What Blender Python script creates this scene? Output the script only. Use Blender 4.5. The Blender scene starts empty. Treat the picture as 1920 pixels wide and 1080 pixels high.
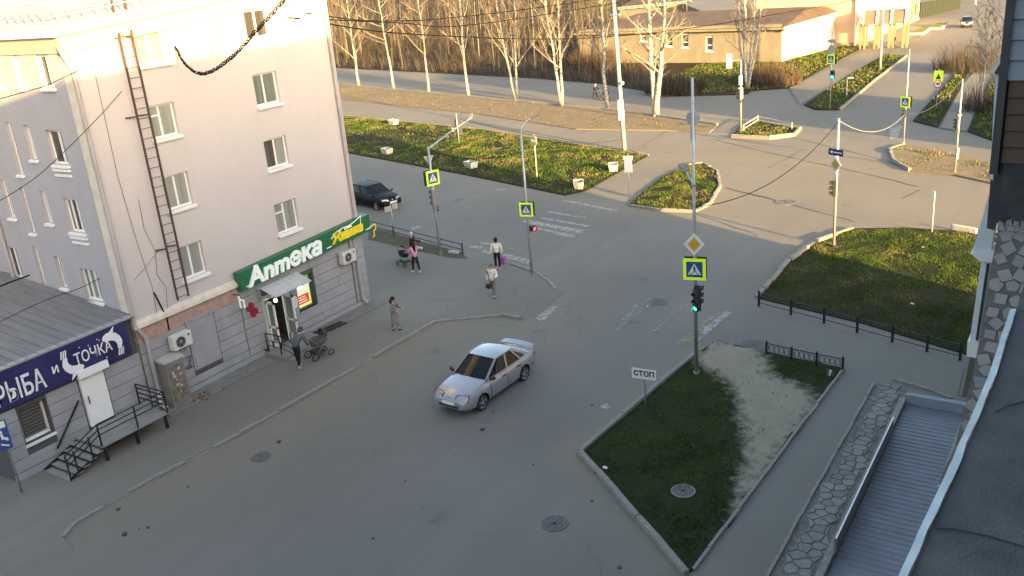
import bpy, bmesh, math, random
import numpy as np
from mathutils import Vector, Matrix
rnd = random.Random(7)
SC = bpy.context.scene
COL = SC.collection
PI = math.pi
V = Vector

# ------------------------------------------------------------------ camera, sky, sun, exposure
CAM_H = 15.0
PITCH, ROLL, YAW, FPX = 0.34601246, 0.08722714, 0.59715803, 1700.0
def _axes():
    f = V((math.cos(PITCH)*math.cos(YAW), math.cos(PITCH)*math.sin(YAW), -math.sin(PITCH)))
    r = V((math.sin(YAW), -math.cos(YAW), 0.0)); d = f.cross(r)
    c, s = math.cos(ROLL), math.sin(ROLL)
    return r*c + d*s, d*c - r*s, f
CR, CD, CF = _axes()
cam = bpy.data.cameras.new('camera'); cam.sensor_width = 36.0; cam.lens = 36.0*FPX/1920.0
cam.clip_start = 0.05; cam.clip_end = 2000.0
camo = bpy.data.objects.new('camera', cam); COL.objects.link(camo)
camo.matrix_world = Matrix(((CR.x, -CD.x, -CF.x, 0), (CR.y, -CD.y, -CF.y, 0), (CR.z, -CD.z, -CF.z, CAM_H), (0, 0, 0, 1)))
SC.camera = camo

SUN_AZ = math.radians(65.0)      # shadows run this way (from +X towards +Y)
SUN_EL = math.radians(9.5)
world = bpy.data.worlds.new('World'); SC.world = world; world.use_nodes = True
wn = world.node_tree
sky = wn.nodes.new('ShaderNodeTexSky'); sky.sky_type = 'NISHITA'; sky.sun_disc = False
sky.sun_elevation = SUN_EL; sky.sun_rotation = math.radians(205.0)
sky.altitude = 150; sky.air_density = 1.0; sky.dust_density = 4.0; sky.ozone_density = 0.6
wn.links.new(sky.outputs[0], wn.nodes['Background'].inputs[0])
wn.nodes['Background'].inputs[1].default_value = 0.14
sl = bpy.data.lights.new('sun', 'SUN'); sl.energy = 5.0; sl.angle = math.radians(0.6); sl.color = (1.0, 0.63, 0.22)
so = bpy.data.objects.new('sun', sl); COL.objects.link(so)
sdir = V((math.cos(SUN_AZ)*math.cos(SUN_EL), math.sin(SUN_AZ)*math.cos(SUN_EL), -math.sin(SUN_EL)))
so.rotation_euler = sdir.to_track_quat('-Z', 'Y').to_euler(); so.location = (-40, -60, 60)
vs = SC.view_settings; vs.view_transform = 'Standard'; vs.look = 'None'; vs.exposure = 2.36; vs.gamma = 1.0
try: vs.use_curve_mapping = False
except Exception: pass

# ------------------------------------------------------------------ surveying: sight lines of the place to world points
def ray(px, py):
    return CR*((px-960.0)/FPX) + CD*((py-540.0)/FPX) + CF
def G(px, py, z=0.0):
    d = ray(px, py); return V((0, 0, CAM_H)) + d*((z-CAM_H)/d.z)
def onY(px, py, Y):
    d = ray(px, py); return V((0, 0, CAM_H)) + d*(Y/d.y)
def onX(px, py, X):
    d = ray(px, py); return V((0, 0, CAM_H)) + d*(X/d.x)
def hz(base, px, py):
    """height above base's ground point seen at sight line (px,py): closest approach to its vertical"""
    d = ray(px, py); t = (base.x*d.x + base.y*d.y)/(d.x*d.x + d.y*d.y); return CAM_H + d.z*t

# ------------------------------------------------------------------ materials
MATS = {}
def lin(c):
    return tuple(((x/255.0)/12.92 if x <= 10 else (((x/255.0)+0.055)/1.055)**2.4) for x in c)
def pmat(name, col, rough=0.8, metal=0.0, var=0.12, scale=6.0, bump=0.0, bscale=40.0, emit=None, estr=0.0, coat=0.0, col2=None, spec=0.5, stretch=None, detail=4.0):
    if name in MATS: return MATS[name]
    m = bpy.data.materials.new(name); m.use_nodes = True; nt = m.node_tree; N = nt.nodes; L = nt.links
    b = N['Principled BSDF']; b.inputs['Roughness'].default_value = rough; b.inputs['Metallic'].default_value = metal
    b.inputs['Specular IOR Level'].default_value = spec
    if coat: b.inputs['Coat Weight'].default_value = coat; b.inputs['Coat Roughness'].default_value = 0.05
    tc = N.new('ShaderNodeTexCoord'); src = tc.outputs['Object']
    if stretch:
        mp = N.new('ShaderNodeMapping'); mp.inputs['Scale'].default_value = stretch; L.new(src, mp.inputs['Vector']); src = mp.outputs['Vector']
    no = N.new('ShaderNodeTexNoise'); no.inputs['Scale'].default_value = scale; no.inputs['Detail'].default_value = detail; L.new(src, no.inputs['Vector'])
    cr = N.new('ShaderNodeValToRGB'); e = cr.color_ramp.elements
    c2 = col2 if col2 else tuple(min(1, x*(1+var)) for x in col); c1 = col if col2 else tuple(x*(1-var) for x in col)
    e[0].position = 0.3; e[0].color = (*c1, 1); e[1].position = 0.7; e[1].color = (*c2, 1)
    L.new(no.outputs['Fac'], cr.inputs['Fac']); L.new(cr.outputs['Color'], b.inputs['Base Color'])
    if bump:
        n2 = N.new('ShaderNodeTexNoise'); n2.inputs['Scale'].default_value = bscale; n2.inputs['Detail'].default_value = 3; L.new(src, n2.inputs['Vector'])
        bp = N.new('ShaderNodeBump'); bp.inputs['Strength'].default_value = bump; bp.inputs['Distance'].default_value = 0.02
        L.new(n2.outputs['Fac'], bp.inputs['Height']); L.new(bp.outputs['Normal'], b.inputs['Normal'])
    if emit: b.inputs['Emission Color'].default_value = (*emit, 1); b.inputs['Emission Strength'].default_value = estr
    MATS[name] = m; return m
def nodes(name):
    m = bpy.data.materials.new(name); m.use_nodes = True; MATS[name] = m
    return m, m.node_tree.nodes, m.node_tree.links, m.node_tree.nodes['Principled BSDF']
def mixc(N, L, fac, a, b, mode='MIX'):
    x = N.new('ShaderNodeMix'); x.data_type = 'RGBA'; x.blend_type = mode
    for s, v in ((0, fac), (6, a), (7, b)):
        if isinstance(v, (int, float)): x.inputs[s].default_value = v
        elif isinstance(v, tuple): x.inputs[s].default_value = (*v, 1) if len(v) == 3 else v
        else: L.new(v, x.inputs[s])
    return x.outputs[2]
def noise(N, L, vec, scale, detail=4, rough=0.55, lo=None, hi=None):
    n = N.new('ShaderNodeTexNoise'); n.inputs['Scale'].default_value = scale; n.inputs['Detail'].default_value = detail; n.inputs['Roughness'].default_value = rough
    L.new(vec, n.inputs['Vector'])
    if lo is None: return n.outputs['Fac']
    r = N.new('ShaderNodeMapRange'); r.inputs[1].default_value = lo; r.inputs[2].default_value = hi; L.new(n.outputs['Fac'], r.inputs[0]); return r.outputs[0]
def math_(N, L, op, a, b=0.0):
    x = N.new('ShaderNodeMath'); x.operation = op; x.use_clamp = False
    for i, v in enumerate((a, b)):
        if isinstance(v, (int, float)): x.inputs[i].default_value = v
        else: L.new(v, x.inputs[i])
    return x.outputs[0]

def asphalt(name, base, dusty, attr=None):
    m, N, L, b = nodes(name)
    tc = N.new('ShaderNodeTexCoord'); v = tc.outputs['Object']
    big = noise(N, L, v, 0.12, 3, 0.5, 0.35, 0.65); med = noise(N, L, v, 0.9, 5, 0.6, 0.3, 0.7); fine = noise(N, L, v, 26, 3, 0.7, 0.3, 0.7)
    mp = N.new('ShaderNodeMapping'); mp.inputs['Scale'].default_value = (0.07, 0.9, 1); L.new(v, mp.inputs['Vector'])
    streak = noise(N, L, mp.outputs[0], 1.0, 4, 0.6, 0.35, 0.7)
    c = mixc(N, L, big, tuple(x*0.84 for x in base), tuple(x*1.15 for x in base))
    c = mixc(N, L, math_(N, L, 'MULTIPLY', streak, 0.5), c, tuple(x*0.72 for x in base))
    c = mixc(N, L, math_(N, L, 'MULTIPLY', med, 0.42), c, tuple(0.5*x+0.5*y for x, y in zip(base, dusty)))
    c = mixc(N, L, math_(N, L, 'MULTIPLY', fine, 0.3), c, tuple(x*0.72 for x in base))
    if attr:
        at = N.new('ShaderNodeAttribute'); at.attribute_name = attr
        nz = noise(N, L, v, 1.6, 5, 0.65, 0.2, 0.8)
        f = math_(N, L, 'MULTIPLY', at.outputs['Fac'], math_(N, L, 'ADD', math_(N, L, 'MULTIPLY', nz, 0.75), 0.45))
        f2 = N.new('ShaderNodeClamp'); L.new(f, f2.inputs[0])
        c = mixc(N, L, f2.outputs[0], c, dusty)
        c = mixc(N, L, math_(N, L, 'MULTIPLY', fine, 0.16), c, tuple(x*0.6 for x in base))
    # oil drips and rounded repair patches
    vp = N.new('ShaderNodeTexVoronoi'); vp.inputs['Scale'].default_value = 0.33; vp.inputs['Randomness'].default_value = 1.0
    wv = N.new('ShaderNodeVectorMath'); wv.operation = 'ADD'; nq = N.new('ShaderNodeTexNoise'); nq.inputs['Scale'].default_value = 1.4; nq.inputs['Detail'].default_value = 4; L.new(v, nq.inputs['Vector']); L.new(v, wv.inputs[0]); L.new(nq.outputs['Color'], wv.inputs[1]); L.new(wv.outputs[0], vp.inputs['Vector'])
    st_ = N.new('ShaderNodeMapRange'); st_.inputs[1].default_value = 0.16; st_.inputs[2].default_value = 0.02; st_.inputs[3].default_value = 0.0; st_.inputs[4].default_value = 0.5; L.new(vp.outputs['Distance'], st_.inputs[0])
    gt = N.new('ShaderNodeSeparateColor'); L.new(vp.outputs['Color'], gt.inputs[0]); gk = math_(N, L, 'GREATER_THAN', gt.outputs[0], 0.55)
    c = mixc(N, L, math_(N, L, 'MULTIPLY', st_.outputs[0], gk), c, tuple(x*0.45 for x in base))
    grit = noise(N, L, v, 55, 2, 0.6, 0.66, 0.74); c = mixc(N, L, math_(N, L, 'MULTIPLY', grit, 0.35), c, tuple(min(1, x*1.7) for x in base))
    # thin old cracks
    vo = N.new('ShaderNodeTexVoronoi'); vo.feature = 'DISTANCE_TO_EDGE'; vo.inputs['Scale'].default_value = 0.17
    wob = N.new('ShaderNodeVectorMath'); wob.operation = 'ADD'; L.new(v, wob.inputs[0])
    nv = N.new('ShaderNodeTexNoise'); nv.inputs['Scale'].default_value = 0.8; nv.inputs['Detail'].default_value = 5; L.new(v, nv.inputs['Vector'])
    sc = N.new('ShaderNodeVectorMath'); sc.operation = 'SCALE'; sc.inputs['Scale'].default_value = 1.6; L.new(nv.outputs['Color'], sc.inputs[0]); L.new(sc.outputs[0], wob.inputs[1])
    L.new(wob.outputs[0], vo.inputs['Vector'])
    ck = N.new('ShaderNodeMapRange'); ck.inputs[1].default_value = 0.0; ck.inputs[2].default_value = 0.008; ck.inputs[3].default_value = 0.42; ck.inputs[4].default_value = 0.0
    L.new(vo.outputs['Distance'], ck.inputs[0])
    gate = noise(N, L, v, 0.07, 2, 0.5, 0.48, 0.6)
    c = mixc(N, L, math_(N, L, 'MULTIPLY', ck.outputs[0], gate), c, tuple(x*0.4 for x in base))
    L.new(c, b.inputs['Base Color']); b.inputs['Roughness'].default_value = 0.82; b.inputs['Specular IOR Level'].default_value = 0.35
    bp = N.new('ShaderNodeBump'); bp.inputs['Strength'].default_value = 0.35; bp.inputs['Distance'].default_value = 0.01; L.new(fine, bp.inputs['Height']); L.new(bp.outputs[0], b.inputs['Normal'])
    return m
M_ROAD = asphalt('asphalt_road', (0.182, 0.172, 0.154), (0.196, 0.174, 0.136), 'dust')
M_PAVE = asphalt('asphalt_pavement', (0.184, 0.172, 0.149), (0.20, 0.178, 0.14))

def soil(name, a, b_, c_, s1=0.5, s2=6, bump=0.6):
    m, N, L, b = nodes(name)
    tc = N.new('ShaderNodeTexCoord'); v = tc.outputs['Object']
    c = mixc(N, L, noise(N, L, v, s1, 5, 0.6, 0.35, 0.65), a, b_)
    c = mixc(N, L, noise(N, L, v, s2, 5, 0.7, 0.45, 0.7), c, c_)
    fine = noise(N, L, v, 40, 3, 0.7)
    c = mixc(N, L, math_(N, L, 'MULTIPLY', fine, 0.4), c, tuple(x*0.5 for x in a))
    L.new(c, b.inputs['Base Color']); b.inputs['Roughness'].default_value = 0.95; b.inputs['Specular IOR Level'].default_value = 0.1
    bp = N.new('ShaderNodeBump'); bp.inputs['Strength'].default_value = bump; bp.inputs['Distance'].default_value = 0.05
    L.new(noise(N, L, v, 9, 5, 0.7), bp.inputs['Height']); L.new(bp.outputs[0], b.inputs['Normal'])
    return m
M_LAWN = soil('lawn_soil', (0.026, 0.028, 0.012), (0.021, 0.024, 0.010), (0.055, 0.046, 0.026))
M_DIRT = soil('bare_dirt', (0.40, 0.335, 0.240), (0.355, 0.298, 0.215), (0.27, 0.228, 0.168), 0.8, 7, 0.3)
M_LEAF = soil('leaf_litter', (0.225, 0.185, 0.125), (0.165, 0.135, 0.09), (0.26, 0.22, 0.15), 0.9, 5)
def lawn_blend(name, g1, g2, d1, d2):
    m, N, L, b = nodes(name); tc = N.new('ShaderNodeTexCoord'); v = tc.outputs['Object']
    g = mixc(N, L, noise(N, L, v, 3, 5, 0.6, 0.35, 0.65), g1, g2); d = mixc(N, L, noise(N, L, v, 1.2, 5, 0.65, 0.35, 0.65), d1, d2)
    d = mixc(N, L, noise(N, L, v, 9, 4, 0.7, 0.62, 0.75), d, tuple(x*.55 for x in d2))
    at = N.new('ShaderNodeAttribute'); at.attribute_name = 'bare'
    f = math_(N, L, 'ADD', at.outputs['Fac'], math_(N, L, 'MULTIPLY', math_(N, L, 'SUBTRACT', noise(N, L, v, 2.6, 6, 0.7), 0.5), 1.5))
    mr = N.new('ShaderNodeMapRange'); mr.inputs[1].default_value = 0.25; mr.inputs[2].default_value = 0.75; L.new(f, mr.inputs[0])
    L.new(mixc(N, L, mr.outputs[0], g, d), b.inputs['Base Color']); b.inputs['Roughness'].default_value = 0.95; b.inputs['Specular IOR Level'].default_value = 0.1
    bp = N.new('ShaderNodeBump'); bp.inputs['Strength'].default_value = 0.4; bp.inputs['Distance'].default_value = 0.04; L.new(noise(N, L, v, 9, 5, 0.7), bp.inputs['Height']); L.new(bp.outputs[0], b.inputs['Normal'])
    return m
M_LAWND = lawn_blend('lawn_worn_to_dirt', (0.018, 0.030, 0.009), (0.034, 0.036, 0.016), (0.285, 0.255, 0.196), (0.24, 0.215, 0.165))
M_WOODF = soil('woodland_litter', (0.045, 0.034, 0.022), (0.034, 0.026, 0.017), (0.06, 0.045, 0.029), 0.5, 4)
M_FAR = soil('far_ground', (0.085, 0.070, 0.040), (0.075, 0.062, 0.036), (0.11, 0.09, 0.05), 0.1, 2)

# ------------------------------------------------------------------ mesh helpers
class MB:
    def __init__(s): s.v = []; s.f = []; s.m = []; s.cur = 0
    def add(s, vs, fs, mi=None):
        o = len(s.v); s.v += [tuple(p) for p in vs]; s.f += [tuple(i+o for i in f) for f in fs]; s.m += [s.cur if mi is None else mi]*len(fs); return s
    def hexa(s, p):  # 8 points: bottom 0-3 (ccw), top 4-7
        return s.add(p, [(3, 2, 1, 0), (4, 5, 6, 7), (0, 1, 5, 4), (1, 2, 6, 5), (2, 3, 7, 6), (3, 0, 4, 7)])
    def box(s, a, b):
        x0, y0, z0 = (min(a[i], b[i]) for i in range(3)); x1, y1, z1 = (max(a[i], b[i]) for i in range(3))
        return s.hexa([(x0, y0, z0), (x1, y0, z0), (x1, y1, z0), (x0, y1, z0), (x0, y0, z1), (x1, y0, z1), (x1, y1, z1), (x0, y1, z1)])
    def bar(s, p0, p1, w, h=None, up=(0, 0, 1)):
        p0, p1 = V(p0), V(p1); h = h or w; d = (p1-p0).normalized(); u = V(up)
        if abs(d.dot(u)) > 0.98: u = V((1, 0, 0))
        a = d.cross(u).normalized()*(w/2); c = a.cross(d).normalized()*(h/2)
        return s.hexa([p0-a-c, p0+a-c, p1+a-c, p1-a-c, p0-a+c, p0+a+c, p1+a+c, p1-a+c])
    def tube(s, pts, r, n=8, cap=True):
        pts = [V(p) for p in pts]; rs = r if isinstance(r, (list, tuple)) else [r]*len(pts); o = len(s.v); prev = None
        for i, p in enumerate(pts):
            d = (pts[min(i+1, len(pts)-1)] - pts[max(i-1, 0)]).normalized()
            if prev is None:
                a = d.orthogonal().normalized()
            else:
                a = (prev - d*prev.dot(d)); a = a.normalized() if a.length > 1e-6 else d.orthogonal().normalized()
            prev = a; b = d.cross(a)
            for k in range(n):
                t = 2*PI*k/n; s.v.append(tuple(p + (a*math.cos(t) + b*math.sin(t))*rs[i]))
        for i in range(len(pts)-1):
            for k in range(n):
                k2 = (k+1) % n; s.f.append((o+i*n+k, o+i*n+k2, o+(i+1)*n+k2, o+(i+1)*n+k)); s.m.append(s.cur)
        if cap:
            s.f.append(tuple(o+k for k in reversed(range(n)))); s.f.append(tuple(o+(len(pts)-1)*n+k for k in range(n))); s.m += [s.cur]*2
        return s
    def cyl(s, p0, p1, r0, r1=None, n=12): return s.tube([p0, p1], [r0, r1 if r1 is not None else r0], n)
    def prism(s, pts, off):   # planar polygon extruded by vector off
        n = len(pts); off = V(off); a = [V(p) for p in pts]
        return s.add(a+[p+off for p in a], [tuple(reversed(range(n))), tuple(range(n, 2*n))] + [(i, (i+1) % n, n+(i+1) % n, n+i) for i in range(n)])
    def sphere(s, c, r, n=10, m=6, sc=(1, 1, 1)):
        c = V(c); vs = [c+V((0, 0, -r*sc[2]))]
        for i in range(1, m):
            t = -PI/2 + PI*i/m
            for k in range(n):
                a = 2*PI*k/n; vs.append(c+V((r*sc[0]*math.cos(t)*math.cos(a), r*sc[1]*math.cos(t)*math.sin(a), r*sc[2]*math.sin(t))))
        vs.append(c+V((0, 0, r*sc[2]))); fs = []
        for k in range(n):
            k2 = (k+1) % n; fs.append((0, 1+k2, 1+k)); fs.append((len(vs)-1, 1+(m-2)*n+k, 1+(m-2)*n+k2))
            for i in range(m-2): fs.append((1+i*n+k, 1+i*n+k2, 1+(i+1)*n+k2, 1+(i+1)*n+k))
        return s.add(vs, fs)
    def mesh(s, name, mats):
        me = bpy.data.meshes.new(name); me.from_pydata(s.v, [], s.f)
        for m in (mats if isinstance(mats, (list, tuple)) else [mats]): me.materials.append(m)
        if any(s.m): me.polygons.foreach_set('material_index', s.m)
        me.update(); return me
    def build(s, name, mats, parent=None, smooth=False, bevel=0.0):
        me = s.mesh(name, mats)
        bm = bmesh.new(); bm.from_mesh(me); bmesh.ops.recalc_face_normals(bm, faces=bm.faces)
        if bevel: bmesh.ops.bevel(bm, geom=bm.edges[:], offset=bevel, segments=1, affect='EDGES', clamp_overlap=True)
        bm.to_mesh(me); bm.free()
        if smooth: me.polygons.foreach_set('use_smooth', [True]*len(me.polygons)); 
        return link(name, me, parent)
def link(name, me, parent=None):
    o = bpy.data.objects.new(name, me); COL.objects.link(o)
    if parent is not None: put(o, parent)
    return o
def put(o, parent):
    """parent while keeping world coordinates given in the mesh (parent may sit anywhere)"""
    o.parent = parent; o.matrix_parent_inverse = wm(parent).inverted()
def wm(o):
    m = o.matrix_basis.copy()
    return wm(o.parent) @ o.matrix_parent_inverse @ m if o.parent else m
def tag(o, label, cat, group=None):
    o['label'] = label; o['category'] = cat
    if group: o['group'] = group
    return o
def thing(name, label, cat, loc=(0, 0, 0), group=None):
    o = bpy.data.objects.new(name, None); COL.objects.link(o); o.location = loc; o.empty_display_size = 0.2
    return tag(o, label, cat, group)
def struct(o): o['kind'] = 'structure'; return o
def copy_tree(o, parent=None):
    c = o.copy(); COL.objects.link(c)
    if parent is not None: c.parent = parent
    for ch in list(o.children): copy_tree(ch, c)
    return c
def sheet(name, pts, z, mat, parent=None, skirt=0.0):
    mb = MB(); n = len(pts); a = [(p[0], p[1], z) for p in pts]
    if skirt:
        mb.prism([(p[0], p[1], z-skirt) for p in pts], (0, 0, skirt))
    else: mb.add(a, [tuple(range(n))])
    o = mb.build(name, mat, parent)
    return o
def pxy(pts, z=0.0): return [tuple(G(x, y, z)[:2]) for x, y in pts]
def inpoly(x, y, P):
    x = np.asarray(x); y = np.asarray(y); r = np.zeros(x.shape, bool); n = len(P)
    for i in range(n):
        x0, y0 = P[i]; x1, y1 = P[(i+1) % n]
        c = ((y0 > y) != (y1 > y)) & (x < (x1-x0)*(y-y0)/((y1-y0) if y1 != y0 else 1e-9)+x0); r ^= c
    return r
def dseg(x, y, P, closed=False):
    d = np.full(np.shape(x), 1e9)
    for i in range(len(P)-(0 if closed else 1)):
        a = np.array(P[i]); b = np.array(P[(i+1) % len(P)]); e = b-a; t = np.clip(((x-a[0])*e[0]+(y-a[1])*e[1])/(e@e+1e-9), 0, 1)
        d = np.minimum(d, np.hypot(x-a[0]-t*e[0], y-a[1]-t*e[1]))
    return d
def text(name, body, mat, size, M4, parent, depth=0.01, shear=0.0, bold=0.0, sx=1.0, align='CENTER'):
    c = bpy.data.curves.new(name, 'FONT'); c.body = body; c.size = size; c.extrude = depth; c.shear = shear; c.offset = bold; c.align_x = align; c.align_y = 'CENTER'; c.resolution_u = 3
    o = bpy.data.objects.new(name, c); COL.objects.link(o); dg = bpy.context.evaluated_depsgraph_get()
    me = bpy.data.meshes.new_from_object(o.evaluated_get(dg)); bpy.data.objects.remove(o); bpy.data.curves.remove(c)
    me.materials.clear(); me.materials.append(mat); me.transform(M4 @ Matrix.Diagonal((sx, 1, 1, 1)))
    return link(name, me, parent)
def frame(o, u, n):
    """matrix with local x along u, local y up-ish, local z = n"""
    u = V(u).normalized(); n = V(n).normalized(); w = n.cross(u)
    return Matrix(((u.x, w.x, n.x, o[0]), (u.y, w.y, n.y, o[1]), (u.z, w.z, n.z, o[2]), (0, 0, 0, 1)))
# ------------------------------------------------------------------ ground, roads, verges
KL = pxy([(118, 1008), (142, 980), (290, 897), (450, 815), (560, 752), (700, 672), (815, 604), (880, 597), (940, 592), (975, 598)])
KL2 = pxy([(1042, 545), (1030, 530), (1005, 513), (958, 497)])
ISL = pxy([(1288, 1078), (1088, 850), (1300, 668)])               # kerbed side of the near lawn
ISLR = pxy([(1300, 1070), (1582, 693)])
P_ISL = pxy([(1288, 1078), (1088, 850), (1300, 668), (1345, 640), (1435, 662), (1582, 692), (1304, 1066)])
P_PATHDIRT = pxy([(1302, 670), (1345, 640), (1405, 648), (1434, 672), (1440, 695), (1462, 712), (1490, 722), (1522, 742), (1535, 756), (1440, 888), (1378, 972), (1388, 900), (1398, 860), (1390, 800), (1384, 760), (1366, 722), (1335, 697), (1318, 690)])
KRL = pxy([(1422, 560), (1445, 530), (1480, 490), (1530, 455), (1600, 430), (1700, 428), (1835, 437)])
P_RL = KRL + [(50.2, 0.5), (33.0, 0.5), (33.6, 2.5)] + pxy([(1820, 668), (1620, 608)])
P_STRIP = [(83.5, 95.0), (66.0, 82.0)] + pxy([(640, 285), (860, 326), (1060, 367), (1100, 358), (1216, 292), (1190, 285), (900, 243), (640, 217)])
P_ISL2 = pxy([(1180, 386), (1240, 396), (1300, 399), (1330, 385), (1350, 352), (1345, 322), (1318, 308), (1290, 312), (1240, 335), (1205, 362)])
P_ISL3 = pxy([(1372, 258), (1392, 234), (1420, 228), (1502, 243), (1488, 256), (1440, 262)])
P_ISL4 = pxy([(1668, 282), (1690, 273), (1760, 285), (1860, 308)]) + [(62.5, 0.5), (56.5, 0.5)] + pxy([(1860, 345), (1790, 330), (1706, 321), (1676, 303)])
P_VERGE = [(100.0, 105.0)] + pxy([(640, 160), (1000, 195), (1130, 207), (1250, 222), (1345, 236), (1330, 250), (1270, 246), (1080, 243), (900, 215), (640, 187)]) + [(90.0, 102.0)]
P_WOOD = [(140, 170)] + pxy([(640, 128), (1000, 147), (1130, 158), (1270, 181), (1400, 178)]) + [(110.0, 33.0), (170, 60), (420, 200), (420, 420), (200, 420)]
P_FG1 = pxy([(1400, 172), (1480, 166), (1560, 120), (1622, 88), (1590, 84), (1500, 108), (1310, 122), (1250, 150), (1290, 178)])
P_FG2 = pxy([(1508, 198), (1530, 207), (1575, 207), (1640, 152), (1700, 106), (1660, 103), (1595, 140)])
P_FG3 = pxy([(1712, 228), (1758, 240), (1800, 165), (1820, 130), (1790, 140), (1750, 185)])
P_FG4 = pxy([(1815, 248), (1862, 265), (1900, 200), (1875, 130), (1850, 165)])

def axis(lo, hi, a, b, fine, coarse):
    return np.concatenate([np.arange(lo, a, coarse), np.arange(a, b, fine), np.arange(b, hi+coarse, coarse)])
gx = axis(-80, 340, 8, 76, 0.5, 6.0); gy = axis(-60, 260, 0, 62, 0.5, 6.0)
XX, YY = np.meshgrid(gx, gy, indexing='ij'); nx, ny = XX.shape
vs = np.stack([XX.ravel(), YY.ravel(), np.zeros(nx*ny)], 1)
idx = np.arange(nx*ny).reshape(nx, ny)
fs = np.stack([idx[:-1, :-1], idx[1:, :-1], idx[1:, 1:], idx[:-1, 1:]], -1).reshape(-1, 4)
me = bpy.data.meshes.new('road'); me.from_pydata(vs.tolist(), [], fs.tolist()); me.materials.append(M_ROAD)
x, y = XX.ravel(), YY.ravel()
dust = 0.95*np.exp(-(dseg(x, y, KL)/3.0)**2) + 0.9*np.exp(-(dseg(x, y, pxy([(975, 598), (1042, 545), (1005, 513)]))/1.2)**2)
dust += 0.8*np.exp(-(dseg(x, y, ISL)/1.0)**2) + 0.55*np.exp(-(dseg(x, y, pxy([(1088, 850), (1180, 940), (1288, 1078)]))/1.5)**2)
dust += 0.6*np.exp(-(dseg(x, y, KRL)/1.3)**2) + 0.7*np.exp(-(dseg(x, y, pxy([(640, 290), (1060, 372), (1180, 390), (1300, 405), (1355, 360)]))/1.2)**2)
dust += 0.75*np.exp(-(dseg(x, y, pxy([(1180, 385), (1560, 352), (1700, 380)]))/2.5)**2) + 0.8*np.exp(-(dseg(x, y, pxy([(1240, 300), (1400, 300), (1700, 330)]))/2.4)**2)
dust += 0.5*((x > 62) & (x < 92)).astype(float)*0.6
a = me.attributes.new('dust', 'FLOAT', 'POINT'); a.data.foreach_set('value', np.clip(dust, 0, 1).astype(np.float32))
road = struct(link('road', me))
struct(sheet('ground', [(-700, -500), (900, -500), (900, 900), (-700, 900)], -0.06, M_FAR))

UB = MB().box((-0.5, -0.5, 0), (0.5, 0.5, 1)).mesh('kerb_stone', pmat('kerb_concrete', (0.225, 0.215, 0.196), 0.9, var=0.3, scale=9, bump=0.4))
bm_ = bmesh.new(); bm_.from_mesh(UB); bmesh.ops.bevel(bm_, geom=[e for e in bm_.edges if all(v.co.z > 0.5 for v in e.verts)], offset=0.1, segments=1, affect='EDGES'); bm_.to_mesh(UB); bm_.free()
def kerb(parent, pts, h=0.13, w=0.16, step=1.0, z0=-0.05, jit=0.012, gap=0.02, side=0, sink=0.0):
    P = [V((p[0], p[1], 0)) for p in pts]
    for i in range(len(P)-1):
        d = P[i+1]-P[i]; L_ = d.length; n = max(1, round(L_/step)); ang = math.atan2(d.y, d.x); nr = V((-d.y, d.x, 0)).normalized()
        for k in range(n):
            c = P[i]+d*((k+0.5)/n) + nr*(side*w/2 + rnd.uniform(-jit, jit))
            o = link('kerb_stone', UB); o.location = (c.x, c.y, z0); o.scale = (L_/n-gap, w, h-z0+rnd.uniform(-jit, jit)*1.5-(rnd.uniform(.02, .05) if rnd.random() < sink else 0))
            o.rotation_euler = (rnd.uniform(-.03, .03), rnd.uniform(-.012, .012), ang+rnd.uniform(-.012, .012))
            o.parent = parent
PV_Z = 0.06
P_PAVE = KL + pxy([(1000, 575)]) + KL2 + pxy([(900, 490), (868, 478), (690, 428)]) + [(48.5, 58.0), (36.0, 58.0), (30.6, 29.5), (12.0, 29.6), (9.0, 29.6), (8.0, 25.5)]
pave = struct(sheet('pavement', P_PAVE, PV_Z, M_PAVE, skirt=0.2))
kerb(pave, KL, 0.105, jit=.022, sink=.3); kerb(pave, KL2[:-1], 0.12, step=1.2); kerb(pave, KL2[-2:], 0.12)
def ramp_edge(pts, out, z=PV_Z, w=.7):
    P = [V((p[0], p[1], 0)) for p in pts]; mb = MB(); a, b_ = [], []
    for i, p in enumerate(P):
        d = (P[min(i+1, len(P)-1)]-P[max(i-1, 0)]).normalized(); n = V((-d.y, d.x, 0)); n = n if n.dot(V((*out, 0))) > 0 else -n
        a.append(p-n*.05+V((0, 0, z+.003))); b_.append(p+n*w*rnd.uniform(.8, 1.2)+V((0, 0, -.012)))
    m = len(P); mb.add(a+b_, [(i, i+1, m+i+1, m+i) for i in range(m-1)]); return struct(mb.build('pavement_ramp', M_PAVE))
ramp_edge(pxy([(968, 598), (1000, 577), (1022, 561), (1044, 545)]), (-.3, -1)); ramp_edge(pxy([(960, 496), (930, 493), (900, 490), (868, 478)]), (1, .2)); ramp_edge([KL[0], (9.6, 25.1), (8.0, 25.5)], (-.5, -1), w=1.2)
def ragged(P, amp, step=.25):
    out = []; n = len(P)
    for i in range(n):
        a, b_ = V((*P[i], 0)), V((*P[(i+1) % n], 0)); k = max(1, int((b_-a).length/step))
        for j in range(k): p = a.lerp(b_, j/k); out.append((p.x+rnd.gauss(0, amp), p.y+rnd.gauss(0, amp)))
    return out
gx2 = np.arange(16.5, 33.6, .22); gy2 = np.arange(6.0, 14.2, .22); X2, Y2 = np.meshgrid(gx2, gy2, indexing='ij'); n1, n2 = X2.shape
ctr = ((X2[:-1, :-1]+.11), (Y2[:-1, :-1]+.11)); keep = inpoly(ctr[0], ctr[1], P_ISL) & (dseg(ctr[0].ravel(), ctr[1].ravel(), P_ISL, True).reshape(ctr[0].shape) > .02)
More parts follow.
